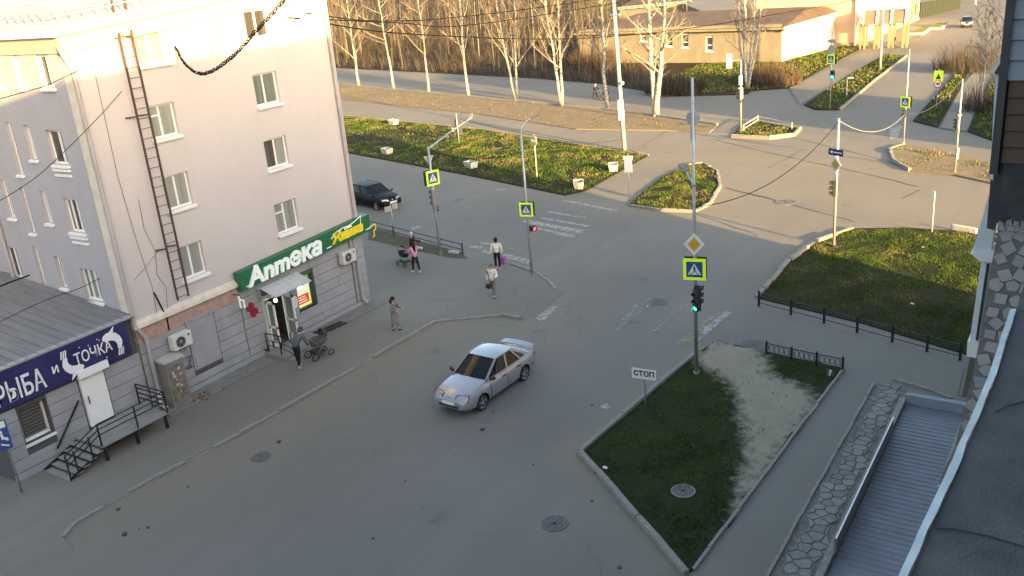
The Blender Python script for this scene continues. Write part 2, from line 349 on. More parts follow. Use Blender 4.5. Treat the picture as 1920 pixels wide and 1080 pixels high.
id2 = np.arange(n1*n2).reshape(n1, n2); f2 = np.stack([id2[:-1, :-1], id2[1:, :-1], id2[1:, 1:], id2[:-1, 1:]], -1)[keep]
lawn1 = struct(sheet('lawn', P_ISL, 0.05, M_LAWND, skirt=0.2))
me = bpy.data.meshes.new('lawn_top'); used = np.unique(f2); rm = np.full(n1*n2, -1); rm[used] = np.arange(len(used))
bx_, by_ = X2.ravel()[used], Y2.ravel()[used]
me.from_pydata(np.stack([bx_, by_, np.full(len(used), .054)], 1).tolist(), [], rm[f2].tolist()); me.materials.append(M_LAWND)
sdf = np.where(inpoly(bx_, by_, P_PATHDIRT), 1, -1)*dseg(bx_, by_, P_PATHDIRT, True)
at_ = me.attributes.new('bare', 'FLOAT', 'POINT'); at_.data.foreach_set('value', np.clip(.5+sdf*.8, 0, 1).astype(np.float32)); o_ = link('worn_top', me); o_.parent = lawn1
kerb(lawn1, ISL, 0.17, 0.17, 1.35); kerb(lawn1, ISLR, 0.09, 0.10, 1.0)
struct(sheet('soil_strip', ragged(pxy([(690, 424), (868, 474), (876, 486), (846, 484), (780, 470), (690, 450)], PV_Z), .05), PV_Z+.004, soil('fence_soil', (.13, .115, .085), (.10, .09, .065), (.075, .08, .04), .9, 5)))
lawn2 = struct(sheet('lawn', P_RL, 0.05, M_LAWN, skirt=0.2))
kerb(lawn2, KRL[:5], 0.15, 0.2, 1.3, jit=0.07)
strip = struct(sheet('lawn', P_STRIP, 0.06, M_LAWN, skirt=0.2))
kerb(strip, P_STRIP[6:8][::-1] + [P_STRIP[8], P_STRIP[9]], 0.10, 0.15, 1.5)
isl2 = struct(sheet('traffic_island', P_ISL2, 0.10, M_LAWN, skirt=0.2)); kerb(isl2, P_ISL2[:8], 0.16, 0.18, 1.2, jit=0.03)
isl3 = struct(sheet('traffic_island', P_ISL3, 0.10, M_LAWN, skirt=0.2)); kerb(isl3, [P_ISL3[0], P_ISL3[5], P_ISL3[4], P_ISL3[3]], 0.3, 0.2, 2.0)
isl4 = struct(sheet('traffic_island', P_ISL4, 0.10, M_LEAF, skirt=0.2)); kerb(isl4, [P_ISL4[8], P_ISL4[9], P_ISL4[0], P_ISL4[1]], 0.18, 0.2, 1.2, jit=0.03)
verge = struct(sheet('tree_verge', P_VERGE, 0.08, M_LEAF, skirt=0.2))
kerb(verge, P_VERGE[1:6], .26, .2, 3.0)
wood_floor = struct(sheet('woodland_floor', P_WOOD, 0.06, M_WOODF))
fg = [struct(sheet('lawn', p, 0.10, M_LAWN, skirt=0.25)) for p in (P_FG1, P_FG2, P_FG3, P_FG4)]
kerb(fg[1], P_FG2[2:5], 0.22, 0.2, 2.4)
# pale cement line along the fence plinth on the right lawn
# ------------------------------------------------------------------ painted markings (worn paint sheets)
def paint(name, a, b_, alpha_lo, alpha_hi):
    m, N, L, b = nodes(name)
    tc = N.new('ShaderNodeTexCoord'); v = tc.outputs['Object']
    L.new(mixc(N, L, noise(N, L, v, 5, 5, 0.7, 0.3, 0.7), a, b_), b.inputs['Base Color']); b.inputs['Roughness'].default_value = 0.8
    L.new(noise(N, L, v, 3.6, 6, 0.75, alpha_lo, alpha_hi), b.inputs['Alpha'])
    return m
M_WHITE = paint('worn_white_paint', (0.34, 0.335, 0.32), (0.27, 0.265, 0.255), 0.28, 0.54)
M_WHITE2 = paint('very_worn_white_paint', (0.34, 0.34, 0.33), (0.25, 0.25, 0.24), 0.42, 0.66)
M_YEL = paint('worn_yellow_paint', (0.34, 0.28, 0.16), (0.25, 0.21, 0.14), 0.36, 0.60)
_mk = [0]
def mark(pts, mat, z=0.004): _mk[0] += 1; struct(sheet('road_marking', pxy(pts), z+.0006*_mk[0], mat))
def stripe(x0, y0, x1, y1, th, mat): mark(((x0, y0), (x1, y1), (x1-th*.9, y1+th), (x0-th*.9, y0+th)), mat)
for q in ((984, 411, 1096, 432, 6), (1016, 407, 1112, 424, 3), (1040, 433, 1079, 441, 5), (1028, 396, 1098, 407, 2.5), (1000, 425, 1052, 436, 3)): stripe(*q, M_WHITE)
for q in ((884, 460, 907, 463, 4), (903, 453, 937, 460, 4), (908, 468, 924, 472, 5), (946, 475, 996, 488, 7)): stripe(*q, M_WHITE)
stripe(910, 458, 968, 465, 4, M_YEL); stripe(985, 476, 1000, 481, 4, M_YEL)
mark(((1000, 600), (1035, 575), (1046, 574), (1020, 602)), M_WHITE)
mark(((1050, 376), (1062, 376), (1160, 394), (1150, 397)), M_WHITE); mark(((1055, 400), (1063, 400), (1095, 406), (1090, 409)), M_WHITE2)
for q in [((1313, 622), (1358, 584), (1372, 586), (1322, 630)), ((1312, 632), (1321, 631), (1310, 640), (1300, 640))]: mark(q, M_WHITE)
mark(((1268, 645), (1342, 585), (1356, 583), (1286, 648)), M_YEL)
mark(((1143, 625), (1190, 572), (1230, 558), (1236, 563), (1200, 588), (1152, 624)), M_WHITE2)
mark(((1205, 633), (1283, 572), (1290, 573), (1211, 636)), M_WHITE2)
mark(((1125, 762), (1140, 757), (1148, 763), (1133, 770)), M_WHITE)
mark(((1668, 240), (1692, 236), (1682, 258), (1668, 262)), M_WHITE); mark(((1542, 248), (1565, 222), (1572, 222), (1550, 250)), M_WHITE2)
mark(((1532, 228), (1568, 205), (1574, 206), (1540, 232)), M_WHITE2); mark(((930, 355), (945, 353), (948, 356), (934, 359)), M_WHITE)
mark(((858, 392), (873, 389), (880, 391), (864, 396)), M_WHITE2); mark(((770, 428), (785, 424), (792, 426), (776, 432)), M_WHITE)
# cracks and shadow streaks of wires and poles, painted as narrow dark strips
M_CRACKSHADE = pmat('crack_and_shadow_tone', (0.045, 0.043, 0.042), 0.7, var=0.3)
M_PATCHA = asphalt('asphalt_patch', (0.098, 0.099, 0.100), (0.12, 0.11, 0.095))
def dark_strip(pts, w=0.05, mat=None):
    P = []
    for i in range(len(pts)-1):
        a, b_ = G(*pts[i]), G(*pts[i+1]); n = max(2, int((b_-a).length/0.8))
        P += [a.lerp(b_, k/n) for k in range(n)]
    P.append(G(*pts[-1])); P = [p + V((rnd.uniform(-.06, .06), rnd.uniform(-.06, .06), 0)) for p in P]
    mb = MB(); L_ = []; R_ = []
    for i, p in enumerate(P):
        d = (P[min(i+1, len(P)-1)]-P[max(i-1, 0)]).normalized(); n = V((-d.y, d.x, 0))*w*rnd.uniform(0.4, 1.0)
        L_.append(p+n+V((0, 0, 0.004))); R_.append(p-n+V((0, 0, 0.004)))
    n = len(P); mb.add(L_+R_, [(i, n+i, n+i+1, i+1) for i in range(n-1)]); struct(mb.build('crack_shadow_strip', mat or M_CRACKSHADE))
dark_strip([(1320, 245), (1480, 256), (1640, 296), (1700, 316)], 0.09); dark_strip([(1340, 262), (1440, 286), (1560, 312), (1640, 330), (1720, 350)], 0.1)  # both runs paint wire and pole shadows cast across the sunlit road
dark_strip([(1360, 352), (1440, 372), (1600, 415)], 0.09); dark_strip([(1690, 372), (1725, 356)], 0.06); dark_strip([(1205, 272), (1250, 246)], 0.06)  # first run is one more painted shadow streak
dark_strip([(1300, 400), (1360, 420), (1424, 442)], 0.06); dark_strip([(880, 490), (700, 542)], 0.03); dark_strip([(1505, 280), (1470, 300), (1440, 315)], 0.05)
# manhole covers
M_IRON = pmat('cast_iron', (0.115, 0.112, 0.105), 0.75, 0.0, var=0.3, scale=14, bump=0.6, bscale=30)
M_CONC = pmat('weathered_concrete', (0.22, 0.21, 0.195), 0.9, var=0.2, scale=7, bump=0.4)
M_CONCL = pmat('pale_concrete', (0.47, 0.45, 0.41), 0.9, var=0.18, scale=7, bump=0.4)
def manhole(px, py, r, z, label, rim=M_IRON):
    c = G(px, py, z); t = thing('manhole_cover', label, 'manhole', c, None)
    mb = MB()
    n = 24
    ring = lambda rr, zz: [(c.x+rr*math.cos(2*PI*k/n), c.y+rr*math.sin(2*PI*k/n), z+zz) for k in range(n)]
    for r0, r1, z0, z1 in ((r*1.12, r*1.12, 0, .022), (r*1.12, r*1.0, .022, .022), (r*1.0, r*.98, .022, .008)):
        mb.add(ring(r0, z0)+ring(r1, z1), [(k, (k+1) % n, n+(k+1) % n, n+k) for k in range(n)])
    mb.build('rim', rim, t)
    mb = MB(); mb.add(ring(r*.97, .012), [tuple(range(n))])
    for a in range(4):
        th = a*PI/4+.3
        mb.bar((c.x-r*.8*math.cos(th), c.y-r*.8*math.sin(th), z+.016), (c.x+r*.8*math.cos(th), c.y+r*.8*math.sin(th), z+.016), .05, .012)
    for rr in (.45, .75):
        mb.add(ring(r*rr, .018)+ring(r*(rr+.07), .018), [(k, (k+1) % n, n+(k+1) % n, n+k) for k in range(n)])
    mb.build('lid', M_IRON, t)
manhole(1040, 982, 0.34, 0.0, 'round iron manhole cover in the driveway asphalt below the kerbed lawn')
manhole(489, 857, 0.30, 0.0, 'round iron manhole cover in the road near the left kerb')
manhole(1281, 921, 0.32, 0.06, 'grey round concrete manhole lid lying in the near lawn', M_CONC)
manhole(1413, 648, 0.45, 0.0, 'dark manhole cover in the asphalt beside the low black fence')
manhole(1472, 379, 0.55, 0.0, 'manhole cover in the sunlit crossing')
manhole(1232, 567, 0.4, 0.0, 'manhole cover among worn arrow paint in the middle of the road')
# ------------------------------------------------------------------ building helpers
class Wall:
    def __init__(s, O, u, n): s.O = V(O); s.u = V(u); s.n = V(n)
    def P(s, a, d, z): return s.O + s.u*a + s.n*d + V((0, 0, z))
    def box(s, mb, a0, a1, d0, d1, z0, z1):
        p = s.P; return mb.hexa([p(a0, d0, z0), p(a1, d0, z0), p(a1, d1, z0), p(a0, d1, z0), p(a0, d0, z1), p(a1, d0, z1), p(a1, d1, z1), p(a0, d1, z1)])
    def M(s, a, d, z): return frame(s.P(a, d, z), s.u, s.n)
def wall_cut(W, a0, a1, z0, z1, ops, depth=0.2, d=0.0, mb=None):
    mb = mb or MB()
    As = sorted({a0, a1, *[o[0] for o in ops], *[o[1] for o in ops]}); Zs = sorted({z0, z1, *[o[2] for o in ops], *[o[3] for o in ops]})
    for i in range(len(As)-1):
        for j in range(len(Zs)-1):
            ca, cz = (As[i]+As[i+1])/2, (Zs[j]+Zs[j+1])/2
            if any(o[0] < ca < o[1] and o[2] < cz < o[3] for o in ops): continue
            mb.add([W.P(As[i], d, Zs[j]), W.P(As[i+1], d, Zs[j]), W.P(As[i+1], d, Zs[j+1]), W.P(As[i], d, Zs[j+1])], [(0, 1, 2, 3)])
    for o in ops:
        x0, x1, y0, y1 = o[:4]; c = [(x0, y0), (x1, y0), (x1, y1), (x0, y1)]
        for k in range(4):
            (p, q), (r, t) = c[k], c[(k+1) % 4]
            mb.add([W.P(p, d, q), W.P(r, d, t), W.P(r, d-depth, t), W.P(p, d-depth, q)], [(0, 1, 2, 3)])
    return mb
def glass_mat(name, ca, cb, s=7.0, rough=0.12):
    m, N, L, b = nodes(name)
    tc = N.new('ShaderNodeTexCoord'); mp = N.new('ShaderNodeMapping'); mp.inputs['Scale'].default_value = (1, 1, 0.06); L.new(tc.outputs['Object'], mp.inputs[0])
    L.new(mixc(N, L, noise(N, L, mp.outputs[0], s, 3, 0.5, 0.35, 0.65), ca, cb), b.inputs['Base Color'])
    b.inputs['Roughness'].default_value = rough; b.inputs['Specular IOR Level'].default_value = 0.6; b.inputs['Coat Weight'].default_value = 0.8; b.inputs['Coat Roughness'].default_value = 0.02
    return m
M_GL = [glass_mat('curtained_glass', (0.20, 0.23, 0.215), (0.28, 0.30, 0.28)), glass_mat('dim_glass', (0.12, 0.135, 0.13), (0.19, 0.20, 0.185), 4.0), glass_mat('dark_glass', (0.030, 0.033, 0.036), (0.075, 0.07, 0.07), 3.0)]
M_PVC = pmat('white_pvc', (0.74, 0.745, 0.75), 0.45, var=0.04, scale=3)
def window(parent, W, a0, a1, z0, z1, mull=(0.45,), transom=None, g=(0, 0), depth=0.12, sill=0.1, sillh=0.07, fw=0.07, matf=None, apron=False):
    """frame mesh > panes, sill ; transom: (pane index, height fraction)"""
    mf = matf or M_PVC; mb = MB(); d0, d1 = -depth-0.06, -depth
    W.box(mb, a0, a1, d0, d1, z0, z0+fw); W.box(mb, a0, a1, d0, d1, z1-fw, z1)
    W.box(mb, a0, a0+fw, d0, d1-.001, z0+fw, z1-fw); W.box(mb, a1-fw, a1, d0, d1-.001, z0+fw, z1-fw)
    ed = [a0+fw] + [a0+(a1-a0)*m for m in mull] + [a1-fw]
    for m in ed[1:-1]: W.box(mb, m-fw*.55, m+fw*.55, d0, d1+.004, z0+fw, z1-fw)
    if transom is not None:
        i, h = transom; zz = z0+(z1-z0)*h; W.box(mb, ed[i]+.03, ed[i+1]-.03, d0, d1+.002, zz-fw*.4, zz+fw*.4)
    win = mb.build('window', mf, parent)
    for i in range(len(ed)-1):
        q = MB(); W.box(q, ed[i]-.01, ed[i+1]+.01, d0+.012, d0+.03, z0+fw-.01, z1-fw+.01); q.build('pane', M_GL[g[i % len(g)]], win)
    if sill:
        q = MB(); p = W.P; s0, s1 = a0-.06, a1+.06
        q.hexa([p(s0, d1+.001, z0-.05), p(s1, d1+.001, z0-.05), p(s1, sill, z0-.05-sillh), p(s0, sill, z0-.05-sillh), p(s0, d1+.001, z0+.012), p(s1, d1+.001, z0+.012), p(s1, sill, z0-.045), p(s0, sill, z0-.045)])
        q.build('sill', mf, win)
    return win
# brick-like painted wall
def painted_brick(name, a, b_, c_):
    m, N, L, b = nodes(name)
    tc = N.new('ShaderNodeTexCoord'); v = tc.outputs['Object']
    sx = N.new('ShaderNodeSeparateXYZ'); L.new(v, sx.inputs[0]); ad = math_(N, L, 'ADD', sx.outputs['X'], sx.outputs['Y'])
    cb = N.new('ShaderNodeCombineXYZ'); L.new(ad, cb.inputs['X']); L.new(sx.outputs['Z'], cb.inputs['Y'])
    br = N.new('ShaderNodeTexBrick'); br.inputs['Scale'].default_value = 1.0; br.inputs['Brick Width'].default_value = 0.26; br.inputs['Row Height'].default_value = 0.077; br.inputs['Mortar Size'].default_value = 0.007; br.inputs['Mortar Smooth'].default_value = 0.3
    L.new(cb.outputs[0], br.inputs['Vector'])
    c = mixc(N, L, noise(N, L, v, 0.5, 5, 0.6, 0.35, 0.65), a, b_)
    mp = N.new('ShaderNodeMapping'); mp.inputs['Scale'].default_value = (2.2, 2.2, 0.16); L.new(v, mp.inputs[0])
    c = mixc(N, L, math_(N, L, 'MULTIPLY', noise(N, L, mp.outputs[0], 1.2, 5, 0.65, 0.5, 0.75), 0.32), c, c_)
    c = mixc(N, L, math_(N, L, 'MULTIPLY', br.outputs['Fac'], 0.26), c, tuple(x*0.6 for x in c_))
    c = mixc(N, L, math_(N, L, 'MULTIPLY', noise(N, L, v, 14, 3, 0.6, 0.5, 0.75), 0.12), c, c_)
    L.new(c, b.inputs['Base Color']); b.inputs['Roughness'].default_value = 0.9; b.inputs['Specular IOR Level'].default_value = 0.2
    bp = N.new('ShaderNodeBump'); bp.inputs['Strength'].default_value = 0.5; bp.inputs['Distance'].default_value = 0.008; bp.invert = True
    L.new(br.outputs['Fac'], bp.inputs['Height']); L.new(bp.outputs[0], b.inputs['Normal'])
    return m
M_PINK = painted_brick('pink_painted_brick', (0.535, 0.500, 0.515), (0.514, 0.480, 0.494), (0.44, 0.405, 0.41))
M_LILAC = painted_brick('pale_lilac_plaster', (0.395, 0.388, 0.43), (0.372, 0.367, 0.41), (0.32, 0.312, 0.35))
M_CREAM = pmat('cream_trim', (0.58, 0.53, 0.47), 0.85, var=0.12, scale=3)
M_GREY = pmat('grey_plaster', (0.29, 0.295, 0.322), 0.85, var=0.10, scale=1.3, bump=0.25, bscale=60, detail=6)
M_GREYD = pmat('grey_joint', (0.075, 0.075, 0.078), 0.9)
M_ROSE = pmat('rose_strip', (0.34, 0.225, 0.195), 0.9, var=0.2, scale=4)
M_BLACK = pmat('black_iron', (0.020, 0.020, 0.022), 0.5, 0.3, var=0.3, scale=9)
M_RUST = pmat('rusty_brown_iron', (0.085, 0.045, 0.035), 0.8, 0.2, var=0.3, scale=12)
M_GALV = pmat('galvanised_steel', (0.40, 0.42, 0.44), 0.45, 0.55, var=0.12, scale=4)
M_DKGL = pmat('dark_plastic', (0.035, 0.036, 0.038), 0.5, var=0.2)
M_WHT = pmat('white_enamel', (0.72, 0.72, 0.71), 0.5, var=0.08, scale=5)
M_GREYSIGN = pmat('grey_sign_back', (0.34, 0.36, 0.39), 0.6, 0.3, var=0.08)
M_SHEET = pmat('grey_metal_roofing', (0.20, 0.20, 0.205), 0.6, 0.2, var=0.16, scale=1.2, stretch=(3, .4, 1))
M_SKIRT = pmat('grey_cement_skirt', (0.17, 0.165, 0.155), 0.95, var=0.2, scale=4, bump=0.4)

# ------------------------------------------------------------------ corner building with the pharmacy
YA, XB, XR = 29.06, 17.92, 30.38
bld = thing('apartment_building', 'pale pink apartment block with grey ground floor and fire ladder', 'building', (XB, YA, 0))
WA = Wall((0, YA, 0), (1, 0, 0), (0, -1, 0)); WB = Wall((XB, 0, 0), (0, 1, 0), (-1, 0, 0))
EAVE = 14.15
wa = [(20.44, 21.62, 9.92, 11.12, (0.46,), (0, .68), (0, 0)), (20.43, 21.60, 7.24, 8.52, (0.5,), None, (0, 0)), (20.42, 21.58, 4.47, 5.78, (0.5,), None, (0, 0)), (20.50, 21.80, 12.55, 13.75, (0.5,), None, (0, 0)),
      (25.56, 26.84, 10.24, 11.52, (0.45,), None, (1, 1)), (25.53, 26.78, 7.63, 8.86, (0.5,), None, (2, 0)), (25.48, 26.74, 4.82, 6.14, (0.46,), (0, .68), (0, 0)), (25.66, 26.9, 12.9, 14.0, (0.5,), None, (2, 2))]
EA = lambda x: EAVE+(max(x, XB)-XB)*.085
mb = wall_cut(WA, XB, XR, 3.42, EAVE-.05, [w[:4] for w in wa]); mb.add([(XB, YA, EAVE-.05), (XR, YA, EAVE-.05), (XR, YA, EA(XR)-.05), (XB, YA, EAVE-.04)], [(0, 1, 2, 3)])
wb_ = [(30.52, 31.48, 9.5, 10.72, (0.4,), None, (0, 2)), (30.58, 31.5, 6.98, 8.24, (0.33, 0.68), None, (0, 2, 1)), (30.52, 31.58, 4.3, 5.55, (0.33, 0.68), None, (0, 0, 1)),
       (32.45, 32.85, 9.62, 10.85, (0.55,), None, (2, 2)), (32.52, 32.95, 7.2, 8.42, (0.55,), None, (2, 2)), (32.68, 33.1, 4.6, 5.85, (0.5,), None, (2, 2)),
       (33.62, 34.0, 9.0, 10.95, (), (0, .5), (1,)), (33.92, 34.25, 6.7, 8.5, (), (0, .5), (1,)), (34.15, 34.5, 4.3, 6.1, (), (0, .5), (1,)),
       (35.05, 35.5, 7.2, 8.7, (0.5,), None, (1, 1)), (35.7, 36.5, 4.6, 5.9, (0.5,), None, (1, 2)), (35.0, 35.5, 9.8, 11.1, (0.5,), None, (1, 1)),
       (30.2, 30.95, 12.2, 13.3, (0.4,), None, (0, 2)), (31.95, 32.4, 12.2, 13.3, (0.5,), None, (1, 2)), (33.4, 33.9, 12.2, 13.3, (0.5,), None, (1, 1))]
mb.build('wall', M_PINK, bld)
mb = wall_cut(WB, YA, 47.0, 0.0, EAVE, [w[:4] for w in wb_]); mb.build('side_wall', M_LILAC, bld)
mb = MB(); mb.add([(XR, YA, 0), (XR, 47, 0), (XR, 47, EA(XR)-.1), (XR, YA, EA(XR)-.1)], [(0, 1, 2, 3)]); mb.add([(XB, 47, 0), (XR, 47, 0), (XR, 47, EAVE), (XB, 47, EAVE)], [(0, 1, 2, 3)]); mb.build('rear_wall', M_PINK, bld)
for w in wa: window(bld, WA, *w, sill=0.14)
for w in wb_: window(bld, WB, *w, sill=0.1)
# stepped aprons under the broad side windows
for z in (9.35, 6.83):
    q = MB()
    for k in range(2): WB.box(q, 30.5, 31.5, 0, .1-.03*k, z-.2*k-.09, z-.2*k)
    q.build('sill_apron', M_PVC, bld)
# corner pilaster strip, cornice, roof, guard rail
q = MB(); WB.box(q, YA+.0, YA+.42, 0, .035, 0, EAVE-.9); q.build('corner_strip', M_CREAM, bld)
q = MB(); e = EAVE; oh = .75
prof = [(0, e-.85), (.10, e-.82), (oh*.75, e-.30), (oh, e-.26), (oh, e), (0, e+.02)]
for i in range(len(prof)-1):
    (d0, z0), (d1, z1) = prof[i], prof[i+1]
    q.add([(XB-d0, YA-d0, z0), (XR, YA-d0, z0+EA(XR)-e), (XR, YA-d1, z1+EA(XR)-e), (XB-d1, YA-d1, z1)], [(0, 1, 2, 3)])
    q.add([(XB-d0, YA-d0, z0), (XB-d0, 47, z0), (XB-d1, 47, z1), (XB-d1, YA-d1, z1)], [(0, 1, 2, 3)])
q.build('cornice', pmat('white_cornice', (0.62, 0.585, 0.545), 0.85, var=0.08, scale=2), bld)
q = MB(); q.add([(XB-oh, YA-oh, e), (XR+.02, YA-oh, EA(XR)), (XR+.02, 47, EA(XR)), (XB-oh, 47, e), (XB+5, YA+6, e+2.2), (XR-3, YA+6, e+2.2), (XR-3, 41, e+2.2), (XB+5, 41, e+2.2)], [(0, 1, 5, 4), (1, 2, 6, 5), (2, 3, 7, 6), (3, 0, 4, 7), (4, 5, 6, 7)])
roof = q.build('roof', pmat('pale_roof_sheet', (0.42, 0.42, 0.41), 0.5, 0.3, var=0.1, stretch=(4, 4, .2)), bld)
q = MB(); zr = e+.28
for k in range(26):
    x = XB-oh+.5+k*.48; q.bar((x, YA-.35, EA(x)+.05), (x, YA-.35, EA(x)+.75), .035); 
for h in (.35, .55, .75): q.bar((XB-oh+.2, YA-.35, e+h), (XR, YA-.35, EA(XR)+h), .03)
for k in range(30):
    y = YA+.3+k*.5; q.bar((XB-.35, y, e+.05), (XB-.35, y, e+.75), .035)
for h in (.35, .55, .75): q.bar((XB-.35, YA-.3, e+h), (XB-.35, 45, e+h), .03)
q.build('roof_guard_rail', M_GALV, bld)
# ground floor: joint-coloured backing, then each rusticated block a piece of its own
ops = [(23.98, 25.2, 0.12, 2.42), (25.9, 26.95, 1.12, 2.68)]
mb = wall_cut(WA, XB, XR, 0, 3.42, ops, 0.35, d=0.03); base = mb.build('ground_floor_wall', M_GREYD, bld)
q = MB(); WA.box(q, XB, 22.78, .03, .09, 2.86, 3.42); q.build('rose_strip', M_ROSE, bld)
q = MB(); p = WA.P
q.hexa([p(XB-.05, .0, 3.42), p(22.8, .0, 3.42), p(22.8, .2, 3.45), p(XB-.05, .2, 3.45), p(XB-.05, 0, 3.72), p(22.8, 0, 3.72), p(22.8, .18, 3.6), p(XB-.05, .18, 3.6)]); q.build('string_course', M_CREAM, bld)
rows = [0.30, 0.62, 1.05, 1.50, 1.95, 2.40, 2.86, 3.42]
blocked = [(o[0]-.06, o[1]+.06, o[2]-.04, o[3]+.04) for o in ops] + [(20.02, 21.42, .80, 2.92)]
def panels(par, W, a0, a1, rows, blocked, step, mat, d0=.03, d1=.06, gap=.022, zmax=None):
    for j in range(len(rows)-1):
        z0, z1 = rows[j]+gap/2, rows[j+1]-gap/2
        cuts = [a0]; x = a0 + (step*.5 if j % 2 else step)*rnd.uniform(.8, 1.1)
        while x < a1-.4: cuts.append(x); x += step*rnd.uniform(.85, 1.2)
        cuts.append(a1)
        for i in range(len(cuts)-1):
            segs = [(cuts[i]+gap/2, cuts[i+1]-gap/2)]
            for b0, b1, c0, c1 in blocked:
                if c1 <= z0 or c0 >= z1: continue
                ns = []
                for s0, s1 in segs:
                    if b1 <= s0 or b0 >= s1: ns.append((s0, s1)); continue
                    if b0-s0 > .06: ns.append((s0, b0))
                    if s1-b1 > .06: ns.append((b1, s1))
                segs = ns
            for s0, s1 in segs:
                q = MB(); W.box(q, s0, s1, d0, d1+rnd.uniform(0, .006), z0, z1); q.build('wall_block', mat, par, bevel=.006)
panels(base, WA, XB+.02, 22.76, rows[:-1], blocked, 6.0, M_GREY)
panels(base, WA, 22.78, 29.45, rows, blocked, 4.2, M_GREY)
panels(base, WA, 29.49, XR-.01, rows, [], .9, M_GREY, .03, .1)
q = MB(); WA.box(q, XB-.02, 23.5, .0, .14, -.05, .28); WA.box(q, 25.6, XR, .0, .14, -.05, .28); q.build('plinth', M_GREY, bld)
q = MB(); q.box((XB, YA-1.05, .02), (23.3, YA-.1, .10)); q.box((25.7, YA-1.05, .02), (XR+.3, YA-.1, .10)); q.build('cement_skirt', M_SKIRT, bld)
# blind window panel
q = MB(); WA.box(q, 20.05, 21.38, .035, .075, .84, 2.88); WA.box(q, 20.0, 21.43, .06, .14, 2.86, 2.95); WA.box(q, 20.15, 21.3, .07, .10, .95, 1.4); q.build('blind_window', M_GREY, bld)
# reveal of the shop window and door surround
q = MB()
for a0, a1, z0, z1 in ((23.84, 23.98, .12, 2.56), (25.2, 25.34, .12, 2.56), (23.98, 25.2, 2.42, 2.56)): WA.box(q, a0, a1, .02, .12, z0, z1)
q.build('door_surround', pmat('pale_green_trim', (0.42, 0.50, 0.45), 0.6), bld)
# fire ladder
lad = MB(); lx0, lx1 = 19.78, 20.28
for x in (lx0, lx1): lad.bar((x, YA-.32, 3.95), (x, YA-.32, 15.0), .06)
ladder = lad.build('fire_ladder', M_RUST, bld)
for k in range(31):
    z = 4.05+k*.355; r = MB(); r.cyl((lx0, YA-.32, z), (lx1, YA-.32, z), .014, n=6); r.build('rung', M_RUST, ladder)
for z in (6.0, 10.9, 13.6):
    for x in (lx0, lx1): r = MB(); r.bar((x, YA-.32, z), (x-.25, YA+.02, z-.02), .05); r.build('bracket', M_RUST, ladder)
# downpipes
M_PIPE = pmat('downpipe_paint', (0.36, 0.335, 0.36), 0.6, 0.1, var=0.15, scale=3, stretch=(1, 1, .2))
q = MB(); q.tube([(XB-.3, YA-.05, EAVE-.5), (XB+.0, YA-.12, 12.7), (XB+.0, YA-.12, 3.6), (XB+.28, YA-.2, 3.0), (XB+.28, YA-.2, .9)], .075, 8); q.build('downpipe', M_PIPE, bld)
q = MB(); q.tube([(XB+.28, YA-.2, .9), (XB+.28, YA-.2, .3), (XB+.3, YA-.45, .16)], .08, 8); q.build('downpipe_shoe', pmat('peeling_white_pipe', (0.55, 0.58, 0.6), .6, var=.4, scale=9), bld)
q = MB(); q.tube([(30.12, YA-.1, 13.6), (30.12, YA-.1, 4.5), (29.75, YA-.14, 3.3), (29.75, YA-.2, .45), (29.8, YA-.4, .2)], .075, 8); q.build('downpipe', M_PIPE, bld)
q = MB(); q.tube([(XB-.1, 36.3, 13.5), (XB-.1, 36.3, 0.2)], .07, 8); q.build('downpipe', M_PIPE, bld)
# thin loose cables stapled to the pink wall
M_CABLE = pmat('black_cable', (0.008, 0.008, 0.008), 0.9, spec=.1)
for pts in ([(18.75, 12.6), (18.7, 9), (18.85, 6.5), (19.05, 4.6), (18.95, 3.4), (19.15, 2.9)], [(19.3, 8), (19.25, 6.9), (19.5, 6.0), (19.35, 5.1), (19.6, 4.5), (19.45, 3.6)], [(18.4, 5.2), (18.9, 5.5), (19.7, 6.0)]):
    q = MB(); q.tube([(a, YA-.03, z) for a, z in pts], .012, 5); q.build('wall_cable', pmat('faded_cable', (.24, .21, .2), .8), bld)
q = MB(); q.tube([(19.05, YA-.05, 4.5), (19.2, YA-.05, 3.9), (19.3, YA-.1, 3.4), (19.28, YA-.1, 2.9)], .03, 6); q.build('wall_cable', M_CABLE, bld)

# ------------------------------------------------------------------ the fish shop: one-storey extension on the left
ext = thing('shop_extension', 'one storey grey shop extension with sloping sheet metal roof', 'building', (12.6, YA, 0))
XE = 12.55
WE = Wall((0, YA-.0, 0), (1, 0, 0), (0, -1, 0))
eops = [(13.18, 14.15, 1.15, 2.40), (15.40, 16.36, .68, 2.75)]
mb = wall_cut(WE, XE, XB-.02, 0, 4.0, eops, .25, d=0.0); 
mb.add([(XE, YA, 0), (XE, 37.5, 0), (XE, 37.5, 4.0), (XE, YA, 4.0)], [(0, 1, 2, 3)]); eb = mb.build('wall', M_GREYD, ext)
panels(eb, WE, XE+.02, XB-.04, [.3, .75, 1.2, 1.65, 2.1, 2.55], [(o[0]-.05, o[1]+.05, o[2]-.05, o[3]+.05) for o in eops], 6.0, M_GREY, 0, .03)
q = MB(); WE.box(q, XE-.02, XB, 0, .08, -.05, .28); q.build('plinth', M_GREY, ext)
window(ext, WE, 13.18, 14.15, 1.15, 2.40, (), None, (2,), depth=.2, sill=.06, fw=.1)
q = MB()
for k in range(9): WE.box(q, 13.3, 14.05, -.19, -.175, 1.28+k*.12, 1.36+k*.12)
q.build('roller_blind', pmat('grey_blind', (.11, .105, .10), .8), ext)
